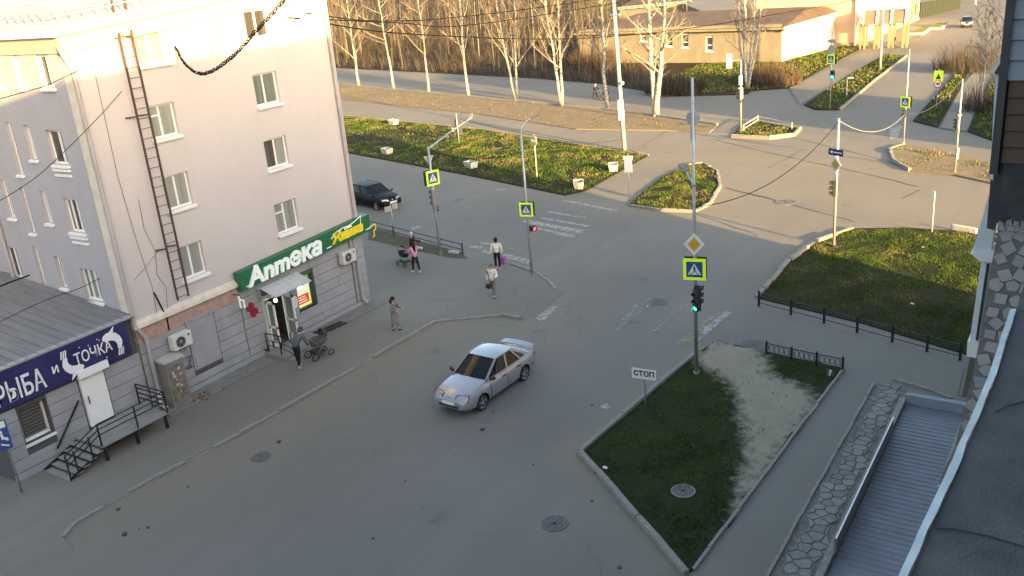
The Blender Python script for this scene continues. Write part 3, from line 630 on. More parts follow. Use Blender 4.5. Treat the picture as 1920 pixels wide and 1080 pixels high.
# white door with a box above
q = MB(); WE.box(q, 15.42, 16.34, -.12, .10, .68, 2.62); dr = q.build('door', M_PVC, ext)
q = MB(); WE.box(q, 15.30, 16.46, .0, .36, 2.64, 2.92); q.build('shutter_box', M_PVC, ext)
q = MB(); q.bar(WE.P(15.55, .15, 1.55), WE.P(15.55, .15, 1.85), .03); q.build('handle', M_BLACK, dr)
q = MB(); q.bar(WE.P(14.05, .12, .55), WE.P(15.2, .12, 1.85), .05); q.build('wall_handrail', M_BLACK, ext)
# lean-to roof with standing seams
f0, f1 = G(0, 700, 4.05), G(222, 592, 4.05)
q = MB(); ya, yb, za, zb = YA-.25, 37.2, 4.03, 4.75
q.add([(XE-.3, ya, za), (XB-.0, ya, za), (XB-.0, yb, zb), (XE-.3, yb, zb), (XE-.3, ya, za-.06), (XB, ya, za-.06), (XB, yb, zb-.06), (XE-.3, yb, zb-.06)], [(0, 1, 2, 3), (7, 6, 5, 4), (0, 4, 5, 1), (1, 5, 6, 2), (3, 2, 6, 7), (0, 3, 7, 4)])
rf = q.build('roof', M_SHEET, ext)
for k in range(16):
    x = XE-.1+k*.36; r = MB(); r.bar((x, ya+.02, za+.02), (x, yb-.02, zb+.02), .035, .05); r.build('roof_seam', M_SHEET, rf)
q = MB(); q.box((XE-.3, ya-.03, za-.02), (XB+.02, ya+.22, za+.035)); q.build('fascia_flashing', pmat('pale_flashing', (.33, .335, .34), .6, .2), rf)
# blue signboard
M_BLUE = pmat('dark_blue_board', (0.022, 0.020, 0.10), 0.45, var=0.3, scale=1.2)
q = MB(); WE.box(q, 12.3, 17.50, .06, .28, 2.72, 3.98); sg = q.build('signboard', M_BLUE, ext)
def wtxt(name, s, a, z, size, par, mat, W=WE, d=.285, **k): return text(name, s, mat, size, W.M(a, d, z), par, **k)
M_LET = pmat('white_letter', (0.72, 0.72, 0.76), 0.5, var=0.03)
wtxt('lettering', 'РЫБА', 13.36, 3.18, .98, sg, M_LET, bold=.012, sx=.62)
wtxt('lettering', 'и', 14.62, 3.34, .46, sg, M_LET, bold=.006)
wtxt('lettering', 'ТОЧКА', 16.06, 3.33, .56, sg, M_LET, bold=.004, sx=.76)
def fish(a, z, flip, par):
    pts = []; s = -1 if flip else 1
    up = [(-.34, .02), (-.28, .13), (-.14, .20), (.02, .19), (.2, .10), (.33, -.05), (.40, -.24), (.36, -.40), (.30, -.52)]
    dn = [(.17, -.48), (.19, -.36), (.16, -.25), (.07, -.15), (-.06, -.10), (-.18, -.10), (-.30, -.05)]
    pts = [WE.P(a+s*x, .283, z+s*y) for x, y in up+dn]
    q = MB(); q.prism(pts, WE.n*.012)
    for k in range(3): 
        x = .22+.08*k; q.prism([WE.P(a+s*(x-.02), .283, z+s*(-.5)), WE.P(a+s*(x+.02), .283, z+s*(-.5)), WE.P(a+s*(x-.04), .283, z+s*(-.78)), WE.P(a+s*(x-.08), .283, z+s*(-.74))], WE.n*.012)
    q.prism([WE.P(a+s*-.02, .283, z+s*.2), WE.P(a+s*.12, .283, z+s*.15), WE.P(a+s*.2, .283, z+s*.36)], WE.n*.012)
    q.build('fish_emblem', M_LET, par)
fish(16.82, 3.62, False, sg); fish(15.28, 3.06, True, sg)
q = MB()
for a, z in ((15.62, 3.72), (15.95, 3.66), (16.3, 3.75), (16.38, 3.68), (16.5, 2.98)): q.prism([WE.P(a+.022*math.cos(t*PI/4), .283, z+.022*math.sin(t*PI/4)) for t in range(8)], WE.n*.01)
q.build('bubble', M_LET, sg)
# metal landing and stairs in front of the white door
stl = thing('metal_stair', 'grey metal landing with steps and black railing before the white shop door', 'stairs', (16.8, 28.3, PV_Z))
L0, L1, YL0, YL1, ZL = 14.72, 17.38, 27.33, 28.92, .65
M_TREAD = pmat('worn_tread', (0.25, 0.25, 0.245), .8, .1, var=.15, scale=4)
q = MB(); q.box((L0, YL0, ZL-.06), (L1, YL1, ZL)); q.build('landing', M_TREAD, stl)
for k in range(5):
    x1 = L0-.02-k*.27; z = ZL-.10-k*.115; q = MB(); q.box((x1-.25, YL0-.05, z-.035), (x1, YL1-.05, z)); q.build('step', M_TREAD, stl)
for y in (YL0, YL1-.1):
    q = MB(); q.bar((L0, y, ZL-.12), (L0-1.32, y, PV_Z+.03), .05, .12); q.build('stringer', M_BLACK, stl)
for x in (L0+.1, (L0+L1)/2, L1-.1):
    q = MB(); q.bar((x, YL0+.05, PV_Z), (x, YL0+.05, ZL-.06), .09); q.build('leg', M_BLACK, stl)
q = MB(); RH = ZL+.85
for x in (L0, (L0+L1)/2+.1, L1): q.bar((x, YL0, ZL), (x, YL0, RH), .045)
for h in (.45, .65, .85): q.bar((L0, YL0, ZL+h), (L1, YL0, ZL+h), .03)
for h in (.3, .5, .7, .85): q.bar((L1, YL0, ZL+h), (L1, YL1, ZL+h), .035)
q.bar((L1, YL1, ZL), (L1, YL1, RH), .045)
for k, h in ((1, .82), (3, .82)):
    x = L0-.15-.30*k; q.bar((x, YL0-.1, ZL-.11-.105*k), (x, YL0-.1, ZL-.1-.105*k+h), .04)
for h in (.45, .65, .85): q.bar((L0, YL0, ZL+h), (L0-1.35, YL0-.1, ZL-.46+h), .03)
q.bar((L0-1.35, YL0-.1, .1), (L0-1.35, YL0-.1, ZL-.46+.85), .04)
q.build('railing', M_BLACK, stl)
# second roof, frame and clutter behind the extension
anx = thing('lean_to_annex', 'dark red corrugated lean-to roof behind the grey shop roof', 'annex', (13, 38, 0))
q = MB(); nn = 40
for k in range(nn):
    x0 = 10.0+k*.2; za = 3.4+.04*(k % 2); zb = 3.4+.04*((k+1) % 2)
    q.add([(x0, 37.3, za), (x0+.2, 37.3, zb), (x0+.2, 41, zb-.5), (x0, 41, za-.5)], [(0, 1, 2, 3)])
q.build('roof', pmat('dark_red_sheet', (0.10, 0.045, 0.045), .6, .2, var=.25), anx)
q = MB(); q.box((10, 37.4, 0), (17.8, 40.9, 2.85)); q.build('wall', M_LILAC, anx)
q = MB()
for x in (14.9, 16.2): q.bar((x, 37.6, 3.3), (x, 37.6, 6.0), .09)
q.bar((14.9, 37.6, 6.0), (16.2, 37.6, 6.0), .09); q.bar((13.0, 37.6, 4.2), (14.9, 37.6, 5.8), .08); q.bar((16.2, 37.6, 6), (17.85, 37.6, 4.9), .07); q.bar((14.9, 37.6, 4.6), (16.2, 37.6, 4.6), .06)
q.build('service_frame', pmat('grey_frame_paint', (.19, .185, .18), .8), anx)
# ------------------------------------------------------------------ pharmacy fittings
M_GREEN = pmat('pharmacy_green', (0.012, 0.125, 0.052), 0.4, var=0.12, scale=2)
M_LIT = pmat('lit_white_letter', (0.75, 0.78, 0.76), 0.4, var=0.02, emit=(0.85, 1.0, 0.95), estr=0.03)
M_YLET = pmat('yellow_letter', (0.75, 0.58, 0.02), 0.4, var=0.05, emit=(1.0, .8, .05), estr=0.02)
sgn = thing('pharmacy_sign', 'long green signboard with white raised letters and yellow script', 'sign', (22.7, YA, 3.3))
TI = 0.036
def zt(a): return (a-22.72)*TI
q = MB(); b0, b1, yf, yb = 22.72, 30.72, YA-.42, YA-.07
for (a0, a1, y0, y1) in ((b0, b1, yf, yb), (b1-.35, b1, yb+.004, YA+1.6)):
    q.hexa([(a0, y0, 3.27+zt(a0)), (a1, y0, 3.27+zt(a1)), (a1, y1, 3.27+zt(a1)), (a0, y1, 3.27+zt(a0)), (a0, y0, 4.06+zt(a0)), (a1, y0, 4.06+zt(a1)), (a1, y1, 4.06+zt(a1)), (a0, y1, 4.06+zt(a0))])
board = q.build('board', M_GREEN, sgn)
us = V((1, 0, TI)).normalized()
def stxt(s, a, z, size, mat, par=sgn, nm='lettering', **k): return text(nm, s, mat, size, frame((a, yf-.02, z+zt(a)), us, (0, -1, 0)), par, **k)
stxt('Аnmека'.replace('А', 'A'), 25.22, 3.66, 1.05, M_LIT, depth=.05, shear=.18, bold=.034, sx=1.13)
stxt('Живика', 29.12, 3.64, .56, M_YLET, depth=.03, shear=.25, bold=.03, sx=.96)
stxt('аптеки', 29.2, 3.90, .15, M_LIT, depth=.01, shear=.2, bold=.006)
q = MB(); ar = [(28.55+.0, 3.76), (28.9, 3.96), (29.35, 4.02), (29.8, 4.0), (30.25, 4.08), (30.62, 4.2), (30.55, 3.8)]
q.tube([(a-.5, yf-.02, z+zt(a)-.06) for a, z in ar], .022, 5); q.build('leaf_outline', M_LIT, sgn)
q = MB()
for a0, a1 in ((22.95, 23.3), (27.7, 28.0), (30.35, 30.7)): q.bar((a0, yf-.02, 3.40+zt(a0)), (a1, yf-.02, 3.40+zt(a1)), .035, .035)
q.build('trim_line', M_LIT, sgn)
q = MB(); q.tube([(30.6, yf-.05, 3.75), (31.0, yf-.05, 3.78), (31.0, yf-.05, 3.55), (30.85, yf-.05, 3.5), (30.85, yf-.05, 3.25), (30.73, yf-.05, 3.22)], .03, 5); q.build('end_cross_outline', M_YLET, sgn)
# canopy with two globe lamps
cnp = thing('door_canopy', 'small pale sheet canopy with two lit globe lamps over the pharmacy door', 'canopy', (24.6, YA, 3))
q = MB(); q.hexa([(23.62, YA-.43, 3.06), (25.72, YA-.43, 3.1), (25.72, YA-1.25, 2.80), (23.62, YA-1.25, 2.78), (23.62, YA-.43, 3.1), (25.72, YA-.43, 3.14), (25.72, YA-1.25, 2.84), (23.62, YA-1.25, 2.82)]); q.build('roof_sheet', pmat('pale_canopy', (.44, .45, .46), .5, .2), cnp)
for x in (23.7, 25.64): q = MB(); q.bar((x, YA-1.2, 2.76), (x, YA-.08, 2.6), .04); q.bar((x, YA-.1, 2.55), (x, YA-.1, 3.1), .04); q.build('bracket', M_GALV, cnp)
M_BULB = pmat('lamp_globe', (.9, .9, .85), .3, emit=(1.0, .97, .88), estr=2.6)
for x, y in ((23.72, YA-1.12), (25.28, YA-.95)):
    q = MB(); q.sphere((x, y, 2.62), .08, 10, 8); q.build('lamp_globe', M_BULB, cnp, smooth=True)
# door, shop interior
drt = thing('pharmacy_door', 'open white framed pharmacy door with bright trim beside the lit poster', 'door', (24.6, YA, 0))
q = MB()
for a0, a1, z0, z1 in ((23.98, 24.06, .12, 2.42), (25.12, 25.2, .12, 2.42), (24.06, 25.12, 2.33, 2.42)): WA.box(q, a0, a1, -.1, .02, z0, z1)
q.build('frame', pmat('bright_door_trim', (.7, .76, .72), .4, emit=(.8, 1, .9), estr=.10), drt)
q = MB(); p = WA.P
def leaf(a, d0, d1, nm, mat_f, mat_g):
    q = MB()
    for (e0, e1, z0, z1) in ((d0, d0+.09*(1 if d1 > d0 else -1), .14, 2.32), (d1-.09*(1 if d1 > d0 else -1), d1, .14, 2.32), (d0, d1, 2.2, 2.32), (d0, d1, .14, .5), (d0, d1, 1.1, 1.2)): WA.box(q, a, a+.05, e0, e1, z0, z1)
    o = q.build(nm, mat_f, drt); g = MB(); WA.box(g, a+.02, a+.03, min(d0, d1)+.05, max(d0, d1)-.05, .45, 2.25); g.build('pane', mat_g, o)
leaf(25.06, .02, .62, 'door_leaf', M_PVC, M_GL[0]); leaf(24.07, .03, .52, 'door_leaf', M_PVC, M_GL[1])
q = MB()
for a0, a1, d0, d1, z0, z1 in ((23.6, 25.6, -3.0, -2.95, 0, 2.7), (23.5, 23.6, -3.0, -.4, 0, 2.7), (25.6, 25.7, -3.0, -.4, 0, 2.7), (23.5, 25.7, -3, -.36, 2.7, 2.75), (23.5, 25.7, -3, -.36, .05, .1)): WA.box(q, a0, a1, d0, d1, z0, z1)
q.build('vestibule', pmat('dim_brown_interior', (.16, .11, .07), .8, var=.3, scale=3), drt)
q = MB(); WA.box(q, 24.3, 24.9, -1.6, -1.2, .1, 1.5); q.build('counter', pmat('dark_counter', (.05, .05, .06), .6), drt)
# lit window poster
pst = thing('lit_poster', 'backlit yellow green poster with red block in the pharmacy window', 'poster', (26.4, YA, 1.2))
q = MB(); WA.box(q, 25.9, 26.95, -.30, -.26, 1.12, 2.68); q.build('backing', M_GREYD, pst)
def flat(nm, a0, a1, z0, z1, c, e, d=-.2, par=None):
    q = MB(); WA.box(q, a0, a1, d, d+.012, z0, z1); return q.build(nm, pmat('poster_'+nm+str(len(MATS)), c, .5, var=.08, scale=6, emit=c, estr=e*.28), par or pst)
flat('panel', 25.98, 26.86, 1.2, 2.60, (.75, .72, .22), .45)
flat('green_band', 25.98, 26.86, 2.18, 2.60, (.14, .42, .05), .4, -.186); flat('pale_band', 26.0, 26.84, 1.78, 2.16, (.72, .74, .55), .4, -.186)
flat('red_block', 26.02, 26.74, 1.34, 1.76, (.62, .05, .02), .4, -.186)
for k in range(3): flat('white_line', 26.08, 26.62-.05*k, 1.42+k*.11, 1.46+k*.11, (.75, .7, .65), .3, -.172)
text('script', 'Живика', pmat('poster_script', (.8, .7, .1), .5, emit=(1, .85, .1), estr=.1), .2, WA.M(26.36, -.17, 2.32), pst, depth=.004, shear=.25, bold=.006)
q = MB()
for a0, a1, z0, z1 in ((25.9, 25.97, 1.12, 2.68), (26.88, 26.95, 1.12, 2.68), (25.97, 26.88, 2.61, 2.68), (25.97, 26.88, 1.12, 1.19)): WA.box(q, a0, a1, -.25, -.15, z0, z1)
q.build('frame', pmat('green_frame', (.03, .16, .08), .5), pst)
q = MB(); WA.box(q, 25.86, 27.0, -.1, .12, 1.06, 1.12); q.build('sill', M_GREY, pst)
plq = MB(); plq.prism([WA.P(25.62+.17*math.cos(t), .09, 1.72+.27*math.copysign(abs(math.sin(t))**.6, math.sin(t))) for t in [2*PI*k/16 for k in range(16)]], WA.n*.02)
t_ = thing('wall_plaque', 'white oval notice plaque between the pharmacy door and poster', 'plaque', (25.62, YA, 1.5)); plq.build('plate', M_WHT, t_)
q = MB()
for k in range(4): WA.box(q, 25.52, 25.72, .112, .116, 1.58+k*.08, 1.60+k*.08)
q.build('print', pmat('grey_print', (.3, .3, .3), .7), t_)
# red cross lamp and small bracket sign
crs = thing('cross_lamp', 'dark red pharmacy cross lamp hanging left of the door canopy', 'lamp', (23.2, YA, 2.3))
q = MB(); x = 22.78; c = 2.5; yy = YA-.72
for (dy, dz) in ((.10, .30), (.30, .10)): q.box((x-.06+(.002 if dy > dz else 0), yy-dy, c-dz), (x+.06-(.002 if dy > dz else 0), yy+dy, c+dz))
q.build('cross', pmat('red_led', (.15, .012, .025), .4, var=.3, scale=12, emit=(.8, .02, .05), estr=.02), crs)
q = MB(); q.bar((x, YA-.36, c), (x, YA-.06, c), .05); q.build('bracket', M_GALV, crs)
brs = thing('bracket_sign', 'small white outlined bracket hanging below the left end of the green sign', 'sign', (22.85, YA, 3))
q = MB(); x = 22.42
for a, b_ in (((x, YA-.5, 3.2), (x, YA-.5, 2.72)), ((x, YA-.5, 3.05), (x, YA-.75, 3.05)), ((x, YA-.75, 3.05), (x, YA-.75, 2.72)), ((x, YA-.5, 2.72), (x, YA-.56, 2.72))): q.bar(a, b_, .05)
q.build('outline', M_LIT, brs); q = MB(); q.bar((x+.08, YA-.5, 3.2), (x+.08, YA-.08, 3.2), .04); q.build('arm', M_GREEN, brs)
# doorstep with railing
stp = thing('doorstep', 'concrete doorstep with dark curved railing at the pharmacy door', 'steps', (24.4, 28.4, PV_Z))
q = MB(); q.box((23.5, 27.55, .03), (25.9, YA-.12, .2)); q.box((23.5, 27.2, .03), (25.4, 27.545, .12)); q.build('slab', M_CONC, stp)
q = MB(); x = 23.62
ptop = [(x, 28.85, 1.05), (x, 28.0, 1.05), (x, 27.45, .95), (x, 27.1, .72), (x, 27.0, .6)]
q.tube(ptop, .025, 6); q.tube([(a, b_, c-.32) for a, b_, c in ptop[:4]], .018, 6); q.tube([(a, b_, c-.55) for a, b_, c in ptop[:4]], .018, 6)
for y, z in ((28.85, 1.05), (28.05, 1.05), (27.1, .72)): q.bar((x, y, .1), (x, y, z), .04)
q.build('railing', M_BLACK, stp)
q = MB()
for k, y in enumerate((28.2, 28.5)): q.bar((26.0, y, .16), (27.6, y-.15, .12), .16, .04)
tag(q.build('ramp_rails', M_BLACK), 'pair of dark metal pram rails lying beside the pharmacy step', 'rails')
def aircon(a, z, label):
    t = thing('air_conditioner', label, 'air conditioner', WA.P(a, .1, z-.3))
    q = MB(); WA.box(q, a-.43, a+.43, .16, .46, z-.29, z+.29); q.build('case', pmat('aircon_white', (.55, .55, .53), .5, var=.1), t, bevel=.02)
    q = MB(); n = 16; cx = a-.1
    for r0, r1, d in ((.235, .20, .465), (.06, .0001, .475)):
        q.add([WA.P(cx+r0*math.cos(2*PI*k/n), d, z+r0*math.sin(2*PI*k/n)) for k in range(n)]+[WA.P(cx+r1*math.cos(2*PI*k/n), d+.01, z+r1*math.sin(2*PI*k/n)) for k in range(n)], [(k, (k+1) % n, n+(k+1) % n, n+k) for k in range(n)])
    for k in range(6): q.bar(WA.P(cx, .468, z), WA.P(cx+.2*math.cos(k*PI/3), .468, z+.2*math.sin(k*PI/3)), .012)
    q.build('fan_guard', M_GALV, t)
    q = MB(); q.prism([WA.P(cx+.2*math.cos(2*PI*k/n), .462, z+.2*math.sin(2*PI*k/n)) for k in range(n)], WA.n*.004); q.build('fan', M_DKGL, t)
    q = MB(); q.prism([WA.P(a+.29+.05*math.cos(2*PI*k/8), .461, z+.15+.05*math.sin(2*PI*k/8)) for k in range(8)], WA.n*.006); q.build('badge', M_DKGL, t)
    for s in (-.3, .3): q = MB(); q.bar(WA.P(a+s, .06, z-.31), WA.P(a+s, .46, z-.31), .04); q.bar(WA.P(a+s, .08, z-.6), WA.P(a+s, .08, z-.31), .03); q.build('bracket', M_GALV, t)
aircon(19.52, 2.42, 'white air conditioner box on the grey wall above the rusty cabinet'); aircon(29.02, 2.78, 'white air conditioner box on the grey wall under the yellow script')
# electric cabinet
cab = thing('electric_cabinet', 'tall weathered cabinet with torn posters against the grey wall', 'cabinet', (18.8, 28.6, PV_Z))
M_CAB = pmat('weathered_cabinet', (.17, .165, .15), .85, .1, var=.35, scale=3, col2=(.23, .22, .2), detail=8)
q = MB(); q.box((18.42, 28.42, .06), (19.22, 28.92, 1.92)); q.build('case', M_CAB, cab)
q = MB(); q.hexa([(18.36, 28.34, 1.92), (19.28, 28.34, 1.92), (19.28, 28.95, 1.92), (18.36, 28.95, 1.92), (18.36, 28.34, 1.97), (19.28, 28.34, 1.97), (19.28, 28.95, 2.05), (18.36, 28.95, 2.05)]); q.build('roof', pmat('cabinet_roof', (.36, .35, .33), .8, var=.2), cab)
q = MB(); q.box((18.5, 28.40, .3), (19.14, 28.416, 1.75)); q.build('door', pmat('rusty_door', (.11, .085, .06), .9, .1, scale=5, col2=(.24, .215, .18), detail=9), cab)
q = MB()
for k in range(9):
    x = rnd.uniform(18.55, 18.95); z = rnd.uniform(.6, 1.6); w = rnd.uniform(.06, .18); h = rnd.uniform(.05, .14)
    q.prism([(x, 28.398-.002*k, z), (x+w, 28.398-.002*k, z+rnd.uniform(-.04, .04)), (x+w*rnd.uniform(.6, 1), 28.398-.002*k, z+h), (x+rnd.uniform(0, .04), 28.398-.002*k, z+h*rnd.uniform(.7, 1.1))], (0, -.0015, 0))
q.build('torn_paper', pmat('torn_paper', (.42, .41, .38), .9, var=.3, scale=20), cab)['kind'] = 'stuff'
# rubble by the cabinet
q = MB()
for k in range(40):
    x, y = rnd.gauss(19.5, .35), rnd.gauss(28.2, .18); s = rnd.uniform(.03, .1); h = s*rnd.uniform(.5, 1)
    pts = [V((x+s*rnd.uniform(.5, 1)*math.cos(t), y+s*rnd.uniform(.5, 1)*math.sin(t), .06)) for t in (0, 1.4, 2.9, 4.4)]; q.prism(pts, (0, 0, h))
o = q.build('rubble', pmat('brick_rubble', (.15, .085, .065), .95, var=.4, scale=8)); tag(o, 'small heap of broken brick beside the weathered cabinet', 'rubble')
# faint marker scribbles on the grey wall
q = MB()
for k in range(7):
    a = 19.45+rnd.uniform(0, .5); z = 1.3+rnd.uniform(-.25, .25); pts = [(a, YA-.072, z)]
    for j in range(7): pts.append((a+rnd.uniform(-.14, .14), YA-.072, z+rnd.uniform(-.12, .12)))
    q.tube(pts, .008, 4)
q.build('scribble', pmat('marker_ink', (.08, .08, .09), .8), bld)

# ------------------------------------------------------------------ the building the view is taken from (right edge, behind the camera)
cb = thing('camera_building', 'tall apartment block along the right edge with balconies over the street', 'building', (0, -1.0, 0))
M_CB = painted_brick('grey_brick', (.30, .28, .26), (.27, .255, .24), (.22, .20, .19))
q = MB(); q.box((-70, -15, 0), (19.5, -1.0, 18.1)); q.build('block', M_CB, cb)
q = MB(); q.box((19.52, -5, 0), (36.4, -1.0, 12.0)); q.build('wing', M_CB, cb)
WC = Wall((0, -1.0, 0), (-1, 0, 0), (0, 1, 0))
for fl in range(6):
    for k in range(6):
        a = -17+k*4.2; 
        if fl < 3 or k > 0: window(cb, WC, a, a+1.4, 1.2+fl*2.9, 2.7+fl*2.9, (.5,), None, (1, 2), depth=-.07, sill=.1)
rb = thing('apartment_building', 'apartment block out of view beyond the right edge, shading the far road', 'building', (66, -18, 0))
q = MB(); q.box((61, -26, 0), (71, -12, 17)); q.build('wall', M_CB, rb); q = MB(); q.add([(60.6, -26.4, 17), (71.4, -26.4, 17), (71.4, -11.6, 17), (60.6, -11.6, 17), (66, -22, 18.4), (66, -16, 18.4)], [(0, 1, 4), (1, 2, 5, 4), (2, 3, 5), (3, 0, 4, 5)]); q.build('roof', M_SHEET, rb)
M_BIT = pmat('bitumen_felt', (.088, .086, .085), .9, var=.3, scale=5, bump=.3, bscale=90, detail=8)
can = thing('bitumen_canopy', 'dark bitumen felt canopy with pale metal edge in the lower right corner', 'canopy', (3, -1, 13))
zc = 13.2
L_ = [G(1560, 1400, zc)] + [G(x, y, zc) for x, y in ((1706, 1080), (1800, 868), (1868, 706), (1920, 533), (1936, 480))]
ed = []
for i in range(len(L_)-1):
    for k in range(6): ed.append(L_[i].lerp(L_[i+1], k/6)+V((0, rnd.uniform(-.0015, .0015), 0)))
ed.append(L_[-1]); n = len(ed); q = MB(); x_end = 7.6
far_ = V((x_end, ed[-1].y-.06, zc))
rows_ = [[e_.lerp(V((e_.x, -1.0, zc)), t)+V((0, 0, .003*math.sin(5*e_.x+9*t)*(t > 0))) for t in (0, .1, .25, .5, 1)] for e_ in ed+[far_]]
vv = [p for r in rows_ for p in r]; q.add(vv, [(i*5+j, (i+1)*5+j, (i+1)*5+j+1, i*5+j+1) for i in range(n) for j in range(4)])
q.add([e_ for e_ in ed+[far_]]+[e_-V((0, 0, .12)) for e_ in ed+[far_]], [(i, i+1, n+1+i+1, n+1+i) for i in range(n)])
q.build('felt', M_BIT, can, smooth=True)
q = MB(); w_ = .027
ee = ed[:-8]; m_ = len(ee)
q.add([e_+V((0, rnd.uniform(-.003, .003), .012)) for e_ in ee]+[e_+V((-.0, w_, .006)) for e_ in ee]+[e_+V((0, w_, -.10)) for e_ in ee], [(i, i+1, m_+i+1, m_+i) for i in range(m_-1)]+[(m_+i, m_+i+1, 2*m_+i+1, 2*m_+i) for i in range(m_-1)])
q.build('drip_edge', pmat('pale_drip_edge', (.42, .46, .48), .5, .1, var=.2, scale=8), can)
for pts in ([(1755, 990), (1790, 992), (1850, 1004), (1920, 1025)], [(1865, 772), (1885, 762), (1920, 752)]):
    q = MB(); q.tube([G(x, y, zc+.006) for x, y in pts], .0025, 4); q.build('felt_seam', pmat('felt_seam', (.045, .045, .047), .8), can)
# balcony side wall faced with broken tiles
XM = 9.0
mos = thing('balcony', 'balcony side wall faced with broken grey tiles at the right edge', 'balcony', (XM, .2, 8))
edge = [onX(x, y, XM) for x, y in ((1874, 418), (1852, 533), (1836, 640), (1824, 703), (1806, 770), (1790, 840), (1770, 880), (1745, 960), (1710, 1060))]
q = MB(); poly = [(p.y, p.z) for p in edge] + [(-1.0, edge[-1].z), (-1.0, edge[0].z-.05)]
q.prism([(XM, y_, z_) for y_, z_ in poly], (2.2, 0, 0)); q.build('side_wall', pmat('mortar', (.17, .165, .16), .95, var=.15, scale=12, bump=.5), mos)
M_TILE = [pmat('broken_tile_%d' % k, c, .35, var=.06, scale=5) for k, c in enumerate(((.33, .335, .35), (.29, .30, .32), (.37, .375, .38)))]
def edge_y(z):
    for i in range(len(edge)-1):
        if edge[i+1].z <= z <= edge[i].z: t = (edge[i].z-z)/(edge[i].z-edge[i+1].z); return edge[i].y+(edge[i+1].y-edge[i].y)*t
    return .7
z_ = edge[0].z-.10; r_ = 0
while z_ > edge[-1].z+.1:
    y_ = edge_y(z_)-.07-(.05 if r_ % 2 else 0)
    while y_ > -.05:
        c_ = V((XM-.012, y_+rnd.uniform(-.012, .012), z_+rnd.uniform(-.015, .015))); k_ = rnd.choice((4, 4, 4, 4, 5)); a0 = rnd.uniform(0, 6.28); R_ = rnd.uniform(.064, .082)
        pts = [c_+V((0, R_*rnd.uniform(.85, 1.1)*math.cos(a0+2*PI*i/k_), R_*rnd.uniform(.85, 1.1)*math.sin(a0+2*PI*i/k_))) for i in range(k_)]
        q = MB(); q.prism(pts, (.02, 0, 0)); q.build('tile', rnd.choice(M_TILE), mos)
        y_ -= rnd.uniform(.122, .142)
    z_ -= .126; r_ += 1
q = MB()
for k in range(14):
    y_ = .72-k*.06; q.prism([(XM-.05+rnd.uniform(-.02, .02), y_, edge[0].z-.06), (XM-.05, y_-.07, edge[0].z-.05), (XM-.03, y_-.05, edge[0].z+rnd.uniform(.0, .05)), (XM-.04, y_-.01, edge[0].z+rnd.uniform(.02, .07))], (.4, 0, 0))
q.build('crumbled_ledge', pmat('crumbled_concrete', (.26, .26, .26), .95, var=.3, scale=25, bump=.8), mos)
# clad enclosure above the tiled wall
enc = thing('clad_balcony', 'balcony enclosure clad in brown and pale blue lapped boards at top right', 'balcony', (XM, .2, 12.5))
def pxbox(mb, X, dx, x0, y0, x1, y1):
    a, b_ = onX(x0, y0, X), onX(x1, y1, X); mb.box((X, a.y, a.z), (X+dx, b_.y, b_.z))
pa, pb = onX(1878, 300, XM), onX(1895, 150, XM)
zb0, zb1, zb2 = onX(1900, 305, XM).z, onX(1900, 150, XM).z, 15.6
nb = 5
M_BRN = pmat('brown_siding', (.085, .052, .030), .6, var=.12, stretch=(1, 2, 12)); M_LBL = pmat('pale_blue_siding', (.245, .285, .35), .55, var=.08, stretch=(1, 2, 12))
for k in range(nb):
    z0 = zb0+(zb1-zb0)*k/nb; z1 = zb0+(zb1-zb0)*(k+1)/nb-.008
    q = MB(); q.hexa([(XM-.03, .74, z0), (XM-.03, -.9, z0), (XM+.04, -.9, z0), (XM+.04, .74, z0), (XM-.005, .74, z1), (XM-.005, -.9, z1), (XM+.04, -.9, z1), (XM+.04, .74, z1)]); q.build('siding_board', M_BRN, enc)
h_ = .17; k = 0
while zb1+h_*k < zb2:
    z0 = zb1+h_*k; q = MB(); q.hexa([(XM-.03, .76, z0), (XM-.03, -.9, z0), (XM+.04, -.9, z0), (XM+.04, .76, z0), (XM-.005, .76, z0+h_-.008), (XM-.005, -.9, z0+h_-.008), (XM+.04, -.9, z0+h_-.008), (XM+.04, .76, z0+h_-.008)]); q.build('siding_board', M_LBL, enc); k += 1
q = MB(); q.box((XM-.06, .76, zb0-.1), (XM+.06, .825, zb2)); q.build('corner_trim', pmat('dark_trim', (.055, .05, .055), .6), enc)
q = MB(); q.box((XM+.06, -.95, edge[0].z-.02), (XM+2.2, .80, zb2)); q.build('box', pmat('dark_enclosure', (.05, .05, .055), .8), enc)
q = MB(); q.box((XM-.02, -.95, edge[0].z), (XM+.05, .72, zb0-.004)); q.build('skirting', pmat('dark_skirting', (.05, .05, .052), .85, var=.3), enc)
# white glazed frames seen edge-on beyond
M_WFR = pmat('bluish_white_frame', (.62, .68, .72), .45, var=.06)
g1 = thing('glazed_balcony', 'white glazed balcony frame with dark gabled cap, upper one at the right edge', 'balcony', (11.4, .6, 12))
X1 = 11.4
q = MB()
def quadX(mb, X, dx, pts): mb.prism([onX(x, y, X) for x, y in pts], (dx, 0, 0))
quadX(q, X1, .25, [(1866, 140), (1889, 132), (1876, 335), (1857, 322)]); q.build('frame', M_WFR, g1)
q = MB(); quadX(q, X1-.05, .3, [(1855, 322), (1878, 336), (1876, 346), (1856, 335)]); q.build('sill', M_PVC, g1)
q = MB(); quadX(q, X1-.06, .35, [(1858, 138), (1893, 84), (1893, 137)]); q.build('gabled_cap', pmat('dark_cap', (.09, .06, .075), .6), g1)
q = MB(); quadX(q, X1-.07, .37, [(1856, 134), (1893, 82), (1893, 88), (1862, 141)]); q.build('cap_flashing', M_PVC, g1)
q = MB(); quadX(q, X1-.01, .012, [(1878, 150), (1886, 148), (1874, 318), (1868, 314)]); q.build('pane', M_GL[2], g1)
